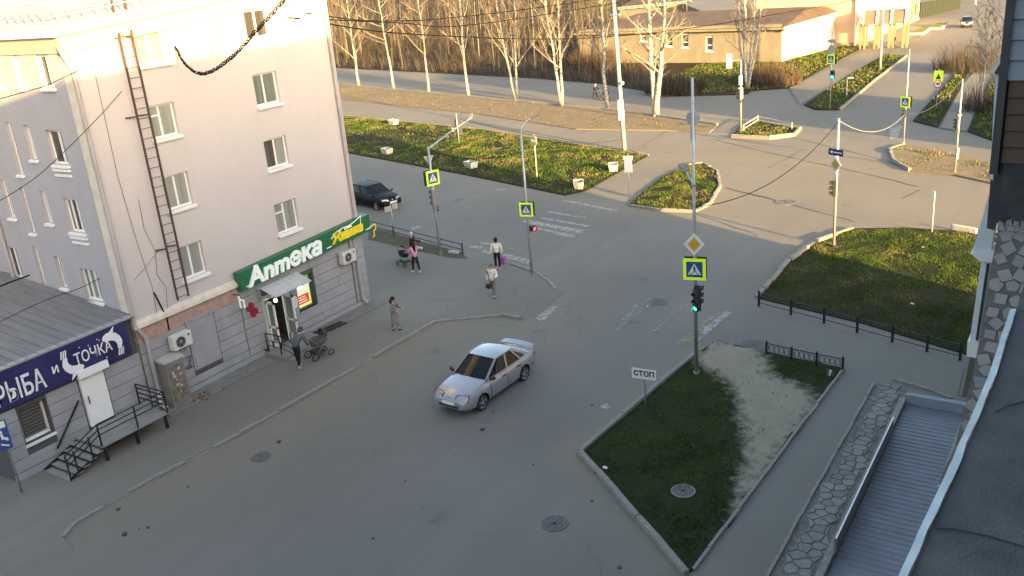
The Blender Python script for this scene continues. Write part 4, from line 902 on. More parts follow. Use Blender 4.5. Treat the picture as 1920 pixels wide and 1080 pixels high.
q = MB(); quadX(q, X1+.02, .2, [(1857, 337), (1872, 343), (1864, 432), (1850, 428)]); q.build('post', pmat('brown_post', (.07, .05, .045), .7), g1)
g2 = thing('glazed_balcony', 'white glazed balcony frame with triangular cap over the right lawn, lower one', 'balcony', (12.2, .6, 10))
X2 = 12.2
q = MB(); quadX(q, X2, .3, [(1840, 488), (1858, 490), (1832, 652), (1817, 645)]); q.build('frame', M_WFR, g2)
q = MB(); quadX(q, X2-.05, .3, [(1858, 352), (1866, 420), (1858, 470), (1822, 476)]); q.build('triangular_cap', M_WFR, g2)
q = MB(); quadX(q, X2-.07, .36, [(1820, 475), (1866, 470), (1862, 492), (1836, 490)]); q.build('cap_ledge', M_PVC, g2)
q = MB(); quadX(q, X2-.05, .4, [(1814, 640), (1836, 646), (1832, 672), (1812, 668)]); q.build('sill', M_PVC, g2)
q = MB(); quadX(q, X2-.01, .014, [(1850, 494), (1856, 494), (1834, 640), (1829, 637)]); q.build('pane', M_GL[2], g2)
q = MB(); quadX(q, X2+.1, .2, [(1819, 668), (1834, 672), (1812, 745), (1803, 745)]); q.build('post', pmat('olive_post', (.11, .105, .08), .8), g2)
# ------------------------------------------------------------------ sunken entrance roof and crazy paving below
rmp = thing('entrance_roof', 'blue grey corrugated sheet roof sunk beside a low wall at lower right', 'roof', (25, 3.6, 0))
r0, r1, r2, r3 = G(1703, 762, .1), G(1788, 782, .1), G(1690, 1090, .1), G(1545, 1090, .1)
def bil(s, t): return r0.lerp(r1, s).lerp(r3.lerp(r2, s), t)
xa, xb = 18.4, r0.x; q = MB(); NW = 46
ys0, ys1 = r3.y-.02, r2.y-.25
pw_ = (xb-xa)/NW; prof_ = []
for k in range(NW):
    x0 = xb-pw_*k; prof_ += [(x0, .15), (x0-pw_*.45, .15), (x0-pw_*.62, .126), (x0-pw_*.91, .126)]
prof_.append((xa, .15))
for (x0, z0), (x1, z1) in zip(prof_, prof_[1:]): q.add([(x0, ys0, z0), (x0, ys1, z0), (x1, ys1, z1), (x1, ys0, z1)], [(0, 1, 2, 3)])
q.build('corrugated_sheet', pmat('blue_grey_sheet', (.165, .176, .196), .55, .15, var=.12, scale=1.5), rmp)
q = MB(); q.box((xa, ys0+.02, 0), (xb+.15, ys0+.2, .34)); q.build('side_wall', M_CONC, rmp)
q = MB(); q.box((xa+1.5, ys0-.03, .34), (26.8, ys0+.03, .78)); q.build('wind_board', pmat('lilac_board', (.16, .15, .175), .6, var=.15), rmp)
q = MB(); q.box((xa+1.5, ys0-.04, .78), (26.8, ys0+.0, .80)); q.build('cap_strip', M_PVC, rmp)
q = MB(); q.box((xb+.02, ys1-.1, 0), (xb+.22, ys0+.02, .5)); q.build('end_wall', pmat('pale_blue_wall', (.22, .25, .29), .7, var=.12), rmp)
q = MB(); q.box((xa, ys1-.32, 0), (xb+.4, ys1-.02, .55)); q.build('right_wall', M_CONC, rmp)
q = MB(); q.tube([G(1808, 690, .5), G(1796, 740, .2), (xb+.4, ys1, .6), (xb-1.5, ys1, .6)], .03, 6); q.build('railing_tube', pmat('olive_rail', (.10, .10, .085), .7), rmp)
P_CRAZY = pxy([(1640, 722), (1695, 716), (1700, 742)]) + [(xb-.1, ys0+.22), (xa, ys0+.22)] + pxy([(1440, 1085)])
crazy = struct(sheet('stone_paving', P_CRAZY, .03, pmat('paving_mortar', (.135, .13, .115), .95, var=.3, scale=6), skirt=.1))
def clip(poly, m, nrm):
    out = []
    for i in range(len(poly)):
        a, b_ = poly[i], poly[(i+1) % len(poly)]; da = (a[0]-m[0])*nrm[0]+(a[1]-m[1])*nrm[1]; db = (b_[0]-m[0])*nrm[0]+(b_[1]-m[1])*nrm[1]
        if da <= 0: out.append(a)
        if da*db < 0: t = da/(da-db); out.append((a[0]+(b_[0]-a[0])*t, a[1]+(b_[1]-a[1])*t))
    return out
cx0, cx1 = min(p[0] for p in P_CRAZY), max(p[0] for p in P_CRAZY); cy0, cy1 = min(p[1] for p in P_CRAZY), max(p[1] for p in P_CRAZY)
seeds = []
for _ in range(6000):
    s = (rnd.uniform(cx0, cx1), rnd.uniform(cy0, cy1))
    if inpoly(s[0], s[1], P_CRAZY) and all((s[0]-t[0])**2+(s[1]-t[1])**2 > .27**2 for t in seeds): seeds.append(s)
M_STONE = [pmat('paving_stone_%d' % k, c, .9, var=.15, scale=8, bump=.4) for k, c in enumerate(((.205, .198, .178), (.185, .178, .162), (.222, .213, .19), (.168, .162, .148)))]
for s in seeds[:290]:
    poly = [(s[0]-.5, s[1]-.5), (s[0]+.5, s[1]-.5), (s[0]+.5, s[1]+.5), (s[0]-.5, s[1]+.5)]
    for t in seeds:
        if t is not s and (s[0]-t[0])**2+(s[1]-t[1])**2 < 1.0: poly = clip(poly, ((s[0]+t[0])/2, (s[1]+t[1])/2), (t[0]-s[0], t[1]-s[1]))
    if len(poly) < 3: continue
    poly = [(s[0]+(p[0]-s[0])*.88, s[1]+(p[1]-s[1])*.88) for p in poly]
    poly = [p for p in poly if inpoly(p[0], p[1], P_CRAZY)]
    if len(poly) < 3: continue
    q = MB(); q.prism([(p[0], p[1], .028) for p in poly], (0, 0, .018+rnd.uniform(0, .015))); q.build('paving_stone', rnd.choice(M_STONE), crazy)
kerb(crazy, pxy([(1437, 1085), (1638, 722)]), .09, .09, 1.0); kerb(crazy, pxy([(1672, 712), (1750, 735), (1785, 748)]), .08, .1, 1.0)
# ------------------------------------------------------------------ poles, signals, signs
M_FLUO = pmat('fluorescent_yellow', (.52, .74, .03), .5, var=.03, emit=(.55, .85, .02), estr=.06)
M_SBLUE = pmat('sign_blue', (.025, .07, .24), .45, var=.05); M_SWH = pmat('sign_white', (.70, .70, .68), .5, var=.05)
M_SBLK = pmat('sign_black', (.02, .02, .02), .6); M_AMB = pmat('sign_amber', (.62, .33, .02), .5, var=.05)
M_SIGD = pmat('signal_housing', (.030, .032, .034), .5, var=.2); M_SIGG = pmat('signal_grey', (.17, .18, .185), .6, var=.15)
def lens(nm, c, e): return pmat('lens_'+nm, c, .3, var=.02, emit=c, estr=e)
L_GREEN = lens('green_lit', (.02, .85, .45), 3.0); L_RED = lens('red_lit', (.9, .04, .05), 2.0); L_ORG = lens('orange_lit', (1.0, .25, .08), 2.2)
L_OFF = pmat('lens_dark', (.02, .02, .02), .25)
class Pole:
    def __init__(s, label, base, top, r=.06, r1=None, mat=None, name='sign_pole', cat='pole', lean=None, flange=True, z0=0.0):
        s.b = G(*base, z0); s.h = hz(s.b, *top); s.t = thing(name, label, cat, s.b)
        mb = MB(); tp = V((s.b.x, s.b.y, s.h))
        if lean: tp += V(lean)
        s.top = tp; mb.tube([s.b-V((0, 0, .05)), s.b.lerp(tp, .5), tp], [r, (r+(r1 or r))/2, r1 or r], 10); mb.build('shaft', mat or M_GALV, s.t, smooth=True)
        if flange: q = MB(); q.cyl(s.b, s.b+V((0, 0, .05)), r*2.1, n=12); q.cyl(s.b, s.b+V((0, 0, .14)), r*1.35, n=10); q.build('base_flange', mat or M_GALV, s.t)
        s.r = r
    def z(s, px, py): return hz(s.b, px, py)
    def F(s, z, n, off=0.0, side=0.0):
        n = V((n[0], n[1], 0)).normalized(); u = V((-n.y, n.x, 0)); f = (z-s.b.z)/max(.1, s.h-s.b.z); c = s.b.lerp(s.top, f)
        o = V((c.x, c.y, z)) + n*(s.r+.03+off) + u*side; return frame(o, u, n)
def plate(M4, pts, mat, par, nm, z=0.0, th=.006):
    mb = MB(); mb.prism([M4 @ V((x, y, z)) for x, y in pts], (M4.to_3x3() @ V((0, 0, th)))); return mb.build(nm, mat, par)
def sq(w, h=None, cx=0, cy=0): h = h or w; return [(cx-w/2, cy-h/2), (cx+w/2, cy-h/2), (cx+w/2, cy+h/2), (cx-w/2, cy+h/2)]
def circ(r, n=20, cx=0, cy=0): return [(cx+r*math.cos(2*PI*k/n), cy+r*math.sin(2*PI*k/n)) for k in range(n)]
def clampband(P, z, par):
    q = MB(); q.cyl((P.b.x, P.b.y, z-.03), (P.b.x, P.b.y, z+.03), P.r*1.25, n=10); q.build('clamp', M_GALV, par)
def crosswalk(P, z, n, s=.84, flip=1, box=True):
    M4 = P.F(z, n); bk = plate(M4, sq(s), M_FLUO, P.t, 'crossing_sign', 0, .02)
    if box:
        M5 = P.F(z, n, off=-.07-2*P.r-.06); plate(M5, sq(s*.98), M_SIGD, bk, 'sign_backing', 0, .02)
    plate(M4, sq(s*.72), M_SBLUE, bk, 'blue_field', .021)
    k = s*.72; plate(M4, [(-.42*k, -.34*k), (.42*k, -.34*k), (0, .40*k)], M_SWH, bk, 'white_triangle', .028)
    f = flip; q = MB(); zz = .035; th = M4.to_3x3() @ V((0, 0, .005))
    def lim(a, b_, w):
        a, b_ = V((*a, 0)), V((*b_, 0)); d = (b_-a).normalized(); m = V((-d.y, d.x, 0))*w/2
        q.prism([M4 @ V((p.x*f*k, p.y*k, zz)) for p in (a-m, b_-m, b_+m, a+m)], th)
    q.prism([M4 @ V((x*k, y*k, zz)) for x, y in circ(.045, 10, .01*f, .20)], th)
    lim((0, .15), (.02, -.06), .075); lim((.02, -.04), (.10, -.16), .05); lim((.10, -.16), (.12, -.30), .045); lim((.0, -.05), (-.06, -.17), .05); lim((-.06, -.17), (-.15, -.28), .045); lim((0, .13), (-.09, .04), .035); lim((0, .13), (.09, .02), .035)
    for x in (-.26, .26): lim((x, -.33), (x*.8, -.24), .05)
    q.build('walking_figure', M_SBLK, bk); return bk
def diamond(P, z, n, s=.62):
    M4 = P.F(z, n); h = s*.7071; d = [(0, -h), (h*.86, 0), (0, h), (-h*.86, 0)]
    o = plate(M4, d, M_SWH, P.t, 'priority_sign', 0, .015); plate(M4, [(x*.62, y*.62) for x, y in d], M_AMB, o, 'amber_field', .016); return o
def signal(P, z, n, side=0., lit=None, nl=3, s=1.0, off=.05, mat=None, hood=True):
    """traffic light: housing > hoods and lenses ; lit = (index from top, material)"""
    M4 = P.F(z, n, off, side); R3 = M4.to_3x3(); w, h, d = .30*s, .31*s*nl, .20*s
    q = MB(); q.hexa([M4 @ V(p) for p in ((-w/2, -h/2, -d), (w/2, -h/2, -d), (w/2, -h/2, 0), (-w/2, -h/2, 0), (-w/2, h/2, -d), (w/2, h/2, -d), (w/2, h/2, 0), (-w/2, h/2, 0))])
    o = q.build('traffic_signal', mat or M_SIGD, P.t, bevel=.012)
    for i in range(nl):
        cy = h/2-.155*s-.31*s*i; m = lit[1] if lit and lit[0] == i else L_OFF
        plate(M4, circ(.105*s, 14, 0, cy), m, o, 'lens', .002, .01)
        if hood:
            q = MB(); a = [(.125*s*math.cos(t), cy+.125*s*math.sin(t)) for t in [-.5+ (PI+1)*k/9 for k in range(10)]]
            v_ = [M4 @ V((x, y, 0)) for x, y in a]+[M4 @ V((x, y, .2*s)) for x, y in a]
            q.add(v_, [(k, k+1, 11+k, 10+k) for k in range(9)]); q.build('hood', M_SIGD, o)
    q = MB(); q.bar(M4 @ V((0, h*.35, -d*.5)), V((P.b.x, P.b.y, (M4 @ V((0, h*.35, 0))).z)), .04); q.build('bracket', M_SIGD, o)
    return o
nX = (-1, -.22); nS = (-.35, -1); nB = (1, .2)
# P1: near right pole with green light
p1 = Pole('tall grey lamp pole with green signal, crossing and diamond signs at the near lawn', (1306, 703), (1311, 145), .08, .045, cat='street lamp', name='lamp_pole')
diamond(p1, p1.z(1311, 456), nX, .60); crosswalk(p1, p1.z(1311, 503), nX, .80)
signal(p1, p1.z(1302, 561), (-1, .1), .10, (2, L_GREEN), 3, .86); signal(p1, p1.z(1318, 552), (.3, -1), .0, None, 3, .8, off=.02)
za = p1.z(1313, 222); plate(p1.F(za, (-1, -.3), -.2), circ(.25, 8), M_GREYSIGN, p1.t, 'sign_back', 0, .012); plate(p1.F(p1.z(1314, 250), (-1, -.5), -.2), sq(.16, .5), M_GREYSIGN, p1.t, 'sign_back', 0, .012)
a_ = onX(1311, 348, p1.b.x); b_ = onX(1287, 322, p1.b.x+.6); c_ = onX(1276, 308, p1.b.x+.8)
q = MB(); q.tube([V((p1.b.x, p1.b.y, a_.z)), b_], .035, 8); q.build('lamp_arm', M_GALV, p1.t)
q = MB(); q.bar(b_, c_, .2, .12); q.build('lamp_head', M_SIGG, p1.t, bevel=.03)
for z_ in (2.2, 3.4, 7.2): q = MB(); q.cyl((p1.b.x, p1.b.y, z_), (p1.b.x, p1.b.y, z_+.04), .095, n=10); q.build('clamp_band', M_SIGG, p1.t)
# P2
p2 = Pole('grey signal pole with crossing sign beside the pavement fence, boom arm at its top', (826, 478), (806, 275), .07, .06, name='signal_pole')
crosswalk(p2, p2.z(811, 333), nS, .82, -1); signal(p2, p2.z(808, 372), (.4, 1), .0, None, 3, 1.0, mat=M_SIGG, off=.0); signal(p2, p2.z(823, 392), (1, -.25), .1, None, 2, .65)
b_ = onY(882, 222, p2.b.y+1.0); q = MB(); q.tube([p2.top-V((0, 0, .1)), p2.top.lerp(b_, .5), b_], [.05, .045, .035], 8); q.build('boom_arm', M_GALV, p2.t)
q = MB(); q.bar(b_-V((.05, 0, 0)), b_+V((.45, .2, .16)), .16, .1); q.build('lamp_head', M_SIGG, p2.t)
plate(p2.F(p2.z(801, 300), (.6, 1), .02), [(-.3, .2), (.3, .2), (0, -.34)], M_GREYSIGN, p2.t, 'sign_back', 0, .01)
# P3
p3 = Pole('grey lamp pole with curved arm and red pedestrian signal at the pavement corner', (998, 520), (979, 250), .07, .05, name='lamp_pole', cat='street lamp')
crosswalk(p3, p3.z(988, 392), nX, .70, 1); signal(p3, p3.z(1001, 428), (-.6, -1), .22, (0, L_RED), 1, .95); 
a_ = p3.top; q = MB(); pts = [a_, onX(979, 240, a_.x+.05), onX(984, 230, a_.x+.2), onX(996, 222, a_.x+.45), onX(1008, 217, a_.x+.7)]; q.tube(pts, .035, 8); q.build('lamp_arm', M_GALV, p3.t)
q = MB(); q.bar(pts[-2], pts[-1]+(pts[-1]-pts[-2])*.4, .16, .08); q.build('lamp_head', M_SIGG, p3.t)
q = MB(); q.tube([p3.b+V((.6, -.5, .03)), p3.b+V((-.5, .9, .03))], .03, 6); q.build('foot_bar', M_GALV, p3.t)
# P4
p4 = Pole('sunlit signal pole with blue arrow sign and diamond sign on the right lawn', (1563, 465), (1573, 222), .075, .065, name='signal_pole')
nD = (-1, .55); M4 = p4.F(p4.z(1571, 285), nD); o = plate(M4, sq(.92, .32), pmat('dark_blue_plate', (.02, .025, .12), .5), p4.t, 'arrow_sign', 0, .012)
plate(M4, [(-.38, 0), (-.22, .09), (-.22, .03), (.38, .03), (.38, -.03), (-.22, -.03), (-.22, -.09)], M_SWH, o, 'white_arrow', .013)
diamond(p4, p4.z(1569, 308), nD, .62); signal(p4, p4.z(1559, 352), (-.2, 1), .12, None, 3, .85)
q = MB(); q.cyl(p4.b, p4.b+V((0, 0, .16)), .17, n=12); q.build('footing', M_BLACK, p4.t)
# P5
p5 = Pole('thin grey pole with crossing sign on the far right island', (1694, 270), (1697, 92), .06, .05, name='signal_pole'); crosswalk(p5, p5.z(1697, 191), nD, .78, 1); signal(p5, p5.z(1691, 212), (-.2, 1), .1, None, 2, .9)
# P6
p6 = Pole('sunlit signal pole showing a red light on the far right island', (1790, 325), (1801, 148), .06, .05, name='signal_pole'); signal(p6, p6.z(1799, 215), (-1, -.2), .0, (0, L_ORG), 1, .9); signal(p6, p6.z(1797, 232), (.4, 1), .08, None, 3, .7); signal(p6, p6.z(1803, 240), (1, .2), .08, None, 3, .8)
plate(p6.F(p6.z(1795, 288), (-.4, -1)), sq(.2, .7), M_SWH, p6.t, 'white_plate', 0, .01)
# P7
p7 = Pole('far signal pole with crossing sign and green light by the grass strip', (1556, 205), (1558, 60), .06, .05, name='signal_pole'); crosswalk(p7, p7.z(1558, 111), nD, .86, 1); signal(p7, p7.z(1555, 140), (-1, -.1), .12, (1, L_GREEN), 2, 1.25)
plate(p7.F(p7.z(1559, 77), nD), sq(.85, .32), M_GREYSIGN, p7.t, 'grey_plate', 0, .01); plate(p7.F(p7.z(1560, 92), nD), circ(.42, 8), M_GREYSIGN, p7.t, 'grey_plate', 0, .01)
# P8
p8 = Pole('sunlit signal pole with white plate on a side arm at the small fenced island', (1389, 250), (1393, 112), .075, .065, name='signal_pole')
zt_ = p8.h-.05; a_ = onX(1367, 115, p8.b.x); q = MB(); q.bar(p8.top, V((p8.b.x, a_.y, zt_)), .07); q.build('side_arm', M_GALV, p8.t)
q = MB(); q.box((p8.b.x-.06, a_.y-.22, zt_-.62), (p8.b.x+.06, a_.y+.2, zt_+.55)); q.build('white_board', M_SWH, p8.t)
plate(p8.F(p8.z(1393, 150), (-1, -.2)), sq(.30, .75), pmat('pale_blue_plate', (.45, .52, .62), .5), p8.t, 'plate', 0, .02); plate(p8.F(p8.z(1394, 174), (-1, -.2)), sq(.36, .85), M_SWH, p8.t, 'plate', 0, .02); signal(p8, p8.z(1387, 176), (.1, 1), .15, None, 3, .95); signal(p8, p8.z(1386, 190), (-.4, -1), -.05, (0, L_RED), 1, .5)
# P9 concrete mast
p9 = Pole('tall pale concrete mast with white boxes at the end of the grass strip', (1171, 282), (1152, -60), .17, .11, mat=M_CONCL, name='concrete_mast', cat='mast', lean=(.0, .5, 0), flange=False)
for (x, y, w, h) in ((1167, 195, .40, .75), (1170, 214, .44, .80)):
    z_ = p9.z(x, y); M4 = p9.F(z_, (-1, -.35), .06); q = MB(); q.hexa([M4 @ V(p) for p in ((-w/2, -h/2, 0), (w/2, -h/2, 0), (w/2, -h/2, .2), (-w/2, -h/2, .2), (-w/2, h/2, 0), (w/2, h/2, 0), (w/2, h/2, .2), (-w/2, h/2, .2))]); q.build('equipment_box', M_SWH, p9.t)
q = MB(); z_ = p9.z(1150, 28); q.bar((p9.b.x-.3, p9.b.y-.2, z_), (p9.b.x+.3, p9.b.y+.9, z_), .1); q.build('insulator_bar', M_SWH, p9.t)
q = MB(); z_ = p9.z(1166, 155); q.sphere((p9.b.x-.25, p9.b.y-.15, z_), .16, 8, 6); q.build('lamp', M_SWH, p9.t)
p10 = Pole('pale lamp mast on the far grass strip by the arched canopy', (1650, 132), (1655, -20), .14, .1, mat=M_CONCL, name='lamp_mast', cat='mast', flange=False)
# P11
p11 = Pole('far roadside sign with speed limit forty under a yellow green plate', (1755, 206), (1755, 130), .05, name='road_sign', cat='road sign', flange=False)
plate(p11.F(p11.z(1756, 143), (-1, -.1)), sq(.72, .95), M_FLUO, p11.t, 'yellow_plate', 0, .02); plate(p11.F(p11.z(1756, 143), (-1, -.1)), [(-.22, -.22), (.22, -.22), (0, .24)], M_SBLK, p11.t, 'warning_triangle', .022)
M4 = p11.F(p11.z(1755, 157), (-1, -.1)); o = plate(M4, circ(.34, 20), pmat('sign_red', (.45, .02, .02), .5), p11.t, 'speed_limit_sign', .0, .02); plate(M4, circ(.26, 20), M_SWH, o, 'white_disc', .022); text('numerals', '40', M_SBLK, .32, M4 @ Matrix.Translation((0, 0, .032)), o, depth=.004, bold=.012)
p12 = Pole('small post with white bar on the far grass strip', (1587, 183), (1587, 146), .06, mat=M_CONCL, name='short_post', cat='post', flange=False); q = MB(); q.bar(p12.top, p12.top+V((.2, -.55, -.05)), .14, .12); q.build('bar', M_SWH, p12.t)
p13 = Pole('thin pale sign post seen edge-on at the top of the right lawn', (1747, 437), (1750, 360), .03, name='sign_post', cat='road sign', flange=False, mat=M_CONCL); plate(p13.F(p13.z(1749, 366), (-.5, 1)), sq(.42, .48), M_SWH, p13.t, 'plate', 0, .012)
p14 = Pole('sunlit white sign plate on a post at the left corner of the traffic island', (1181, 384), (1186, 290), .04, name='sign_post', cat='road sign', flange=False); plate(p14.F(p14.z(1186, 295), (-1, -.35)), sq(.6, .26), M_SWH, p14.t, 'upper_plate', .012, .012); plate(p14.F(p14.z(1184, 308), (-1, -.35)), sq(.5, .95), pmat('pale_lilac_plate', (.60, .62, .72), .5, var=.1), p14.t, 'plate', 0, .012)
p15 = Pole('round white sign with yellowish rim on the grass strip', (1007, 333), (1007, 252), .04, name='road_sign', cat='road sign', flange=False, mat=M_CONCL); M4 = p15.F(p15.z(1008, 263), (-1, .36)); o = plate(M4, circ(.40, 20), pmat('pale_yellow_rim', (.62, .52, .30), .5), p15.t, 'rim', 0, .02); plate(M4, circ(.33, 20), pmat('grey_green_disc', (.30, .30, .22), .5), o, 'disc', .022); plate(M4, sq(.5, .2), M_SWH, o, 'white_bar', .03)
p16 = Pole('grey back of a square road sign on the far grass strip', (861, 270), (857, 212), .05, name='road_sign', cat='road sign', flange=False); plate(p16.F(p16.z(859, 238), (-1, .1), -.14), sq(1.0, 1.35), pmat('dark_sign_back', (.11, .12, .14), .6), p16.t, 'plate', 0, .02); plate(p16.F(p16.z(849, 245), (-1, .1), -.14, -.55), sq(.4, .35), M_SWH, p16.t, 'small_plate', -.02, .02)
p17 = Pole('low post with two grey plates in front of the dark car', (741, 449), (733, 378), .025, name='sign_post', cat='road sign', flange=False); plate(p17.F(p17.z(734, 390), (-.45, -1), 0, -.24), sq(.42, .32), M_GREYSIGN, p17.t, 'plate', 0, .01); plate(p17.F(p17.z(736, 387), (-.45, -1), .02, .22), sq(.36, .36), M_GREYSIGN, p17.t, 'plate', 0, .01)
p18 = Pole('white plate reading СТОП on a low post at the kerb of the near lawn', (1211, 772), (1207, 688), .025, name='stop_line_sign', cat='road sign', flange=False, mat=M_SIGG); M4 = p18.F(p18.z(1208, 700), (-1, -.1)); o = plate(M4, sq(.86, .38), M_SWH, p18.t, 'plate', 0, .012); text('lettering', 'СТОП', M_SBLK, .26, M4 @ Matrix.Translation((0, 0, .016)), o, depth=.003, bold=.01)
p19 = Pole('blue white plate on a post by the fish shop at the left edge', (42, 926), (8, 785), .03, name='parking_sign', cat='road sign', flange=False, mat=M_SIGG); zz_ = p19.z(14, 812); M4 = p19.F(zz_, (-.3, -1), 0, -.06)
o = plate(M4, sq(.40, 1.0), M_SBLUE, p19.t, 'plate', 0, .012); plate(M4, sq(.30, .22, 0, .36), M_SWH, o, 'pictogram_panel', .013, .004); plate(M4, circ(.05, 10, -.03, .12), M_SWH, o, 'wheelchair_figure', .013, .004); plate(M4, [(-.06, .05), (.0, .06), (.03, -.08), (.12, -.1), (.14, -.22), (.06, -.2), (.02, -.14), (-.05, -.14)], M_SWH, o, 'wheelchair_figure', .013, .004); plate(M4, [(-.12, -.3), (.1, -.42), (.12, -.38), (-.1, -.26)], M_SWH, o, 'stroke', .013, .004)
# ------------------------------------------------------------------ fences
def fence(label, bases, tops_h, rails, mat, pw=.06, rw=.03, panel=None, name='low_fence', z0=0.05, group=None):
    P = [V(G(x, y, z0)) for x, y in bases]; t = thing(name, label, 'fence', P[0])
    for p in P: q = MB(); q.box((p.x-pw/2, p.y-pw/2, z0-.04), (p.x+pw/2, p.y+pw/2, z0+tops_h)); q.sphere((p.x, p.y, z0+tops_h+.02), pw*.5, 6, 4); q.build('post', mat, t)
    for i in range(len(P)-1):
        for h in rails: q = MB(); q.bar(P[i]+V((0, 0, h)), P[i+1]+V((0, 0, h)), rw); q.build('rail', mat, t)
        if panel:
            a, b_ = P[i], P[i+1]; h0, h1 = rails[-1], rails[0]; n = panel; q = MB()
            for k in range(n):
                c0, c1 = a.lerp(b_, (k+.08)/n), a.lerp(b_, (k+.92)/n); q.bar(c0+V((0, 0, h0)), c1+V((0, 0, h1)), .014); q.bar(c0+V((0, 0, h1)), c1+V((0, 0, h0)), .014); m_ = c0.lerp(c1, .5); q.tube([m_+V((0, 0, h0+.05)), m_+V((.06, .0, (h0+h1)/2)), m_+V((0, 0, h1-.05))], .008, 4)
            q.build('lattice', mat, t)
    return t
fence('low black lattice fence at the edge of the near dirt path', [(1437, 663), (1484, 674), (1531, 684), (1580, 694)], .50, (.44, .08), M_BLACK, .07, .03, 5)
fence('low black rail fence along the near side of the right lawn', [(1423, 572), (1483, 588), (1545, 604), (1607, 621), (1673, 639), (1738, 657), (1800, 673)], .62, (.55, .12), M_BLACK, .09, .03)
fence('two rail dark fence beside the pavement in front of the dark car', [(868, 477), (826, 466), (776, 453), (739, 443), (690, 430)], .62, (.58, .28), pmat('dark_grey_paint', (.045, .048, .05), .6), .07, .045, z0=PV_Z)
fence('pale tube fence around the small far island', [(1394, 246), (1421, 229), (1485, 243)], .55, (.5, .2), M_CONCL, .09, .07)
# ------------------------------------------------------------------ planters and loose concrete
pl0 = thing('flower_box', 'tmp', 'planter', (0, 0, 0), 'concrete flower boxes on the grass strip')
q = MB(); w, d, h = .55, .35, .48
out = lambda s, z: [(-w*s, -d*s, z), (w*s, -d*s, z), (w*s, d*s, z), (-w*s, d*s, z)]
v_ = out(.82, 0)+out(1, h)+out(.86, h)+out(.8, h-.14); q.add(v_, [(0, 1, 5, 4), (1, 2, 6, 5), (2, 3, 7, 6), (3, 0, 4, 7), (4, 5, 9, 8), (5, 6, 10, 9), (6, 7, 11, 10), (7, 4, 8, 11), (8, 9, 13, 12), (9, 10, 14, 13), (10, 11, 15, 14), (11, 8, 12, 15)]); q.build('trough', M_CONCL, pl0)
q = MB(); q.add(out(.81, h-.12), [(0, 1, 2, 3)]); q.build('soil', M_LEAF, pl0)
for i, (x, y, a, lb) in enumerate([(883, 314, 1.2, 'pale concrete flower box in the middle of the grass strip front edge'), (726, 288, 1.2, 'pale concrete flower box nearest the pink building on the grass strip'), (1085, 352, .5, 'pale concrete flower box at the near corner of the grass strip'), (1150, 319, .5, 'pale concrete flower box near the white sign plate'), (738, 233, 1.25, 'pale concrete flower box at the back edge of the grass strip')]):
    o = pl0 if i == 0 else copy_tree(pl0); o.location = G(x, y, .06); o.rotation_euler.z = a; o['label'] = lb
c = G(1806, 434, .05); q = MB(); ww = [(-.62, -.28), (.55, -.3), (.66, .1), (.5, .3), (-.55, .28), (-.7, 0)]; q.prism([(c.x+x*.35+y*.3, c.y+x*1.0, .03) for x, y in ww], (0, 0, .32)); tag(q.build('concrete_block', M_CONCL, None, bevel=.04), 'pale concrete block lying at the far edge of the right lawn', 'block')
for x, y, lb in ((1134, 876, 'crumpled white litter on the near lawn by the kerb corner'), (1730, 463, 'white scrap of litter on the sunlit right lawn'), (1710, 569, 'white scrap of litter in the shade of the right lawn')):
    c = G(x, y, .08); q = MB(); q.hexa([(c.x-.07, c.y-.09, .06), (c.x+.04, c.y-.1, .06), (c.x+.05, c.y+.06, .06), (c.x-.05, c.y+.07, .06), (c.x-.06, c.y-.07, .10), (c.x+.04, c.y-.07, .09), (c.x+.03, c.y+.05, .11), (c.x-.06, c.y+.06, .09)]); tag(q.build('litter', M_SWH), lb, 'litter')
for x, y, lb in ((1640, 432 + 222, None),):
    pass
c1_, c2_ = G(775, 466, PV_Z), G(850, 472, PV_Z)
for x, y, lb in ((783, 466, 'flat concrete slab lying by the foot of the fence signal pole'), (851, 474, 'flat concrete slab lying at the end of the pavement fence')):
    c = G(x, y, PV_Z); q = MB(); q.hexa([(c.x-.1, c.y-.35, PV_Z), (c.x+.1, c.y-.3, PV_Z), (c.x+.12, c.y+.35, PV_Z), (c.x-.12, c.y+.3, PV_Z), (c.x-.08, c.y-.33, .16), (c.x+.1, c.y-.28, .16), (c.x+.1, c.y+.33, .17), (c.x-.1, c.y+.3, .16)]); tag(q.build('slab', M_CONCL), lb, 'slab')
# ------------------------------------------------------------------ cars
def paint_mat(name, c, metal=.35, rough=.32, coat=.9, spec=.5):
    m = pmat(name, c, rough, metal, var=.03, scale=2, coat=coat, spec=spec); return m
M_TYRE = pmat('tyre_rubber', (.018, .018, .018), .85, var=.2); M_RIM = pmat('alloy_rim', (.42, .43, .44), .35, .7, var=.08)
M_CGL = pmat('car_glass', (.016, .018, .020), .04, 0, var=.3, scale=1.5, spec=.16); M_TRIM = pmat('black_trim', (.02, .02, .021), .55)
M_HL = pmat('headlamp_glass', (.30, .31, .33), .12, .5, var=.35, scale=14, coat=1); M_TL = pmat('tail_lamp', (.22, .012, .01), .3, coat=.8)
def interp(x, P):
    for i in range(len(P)-1):
        if P[i][0] <= x <= P[i+1][0]: t = (x-P[i][0])/(P[i+1][0]-P[i][0]); return P[i][1]+(P[i+1][1]-P[i][1])*t
    return P[0][1] if x < P[0][0] else P[-1][1]
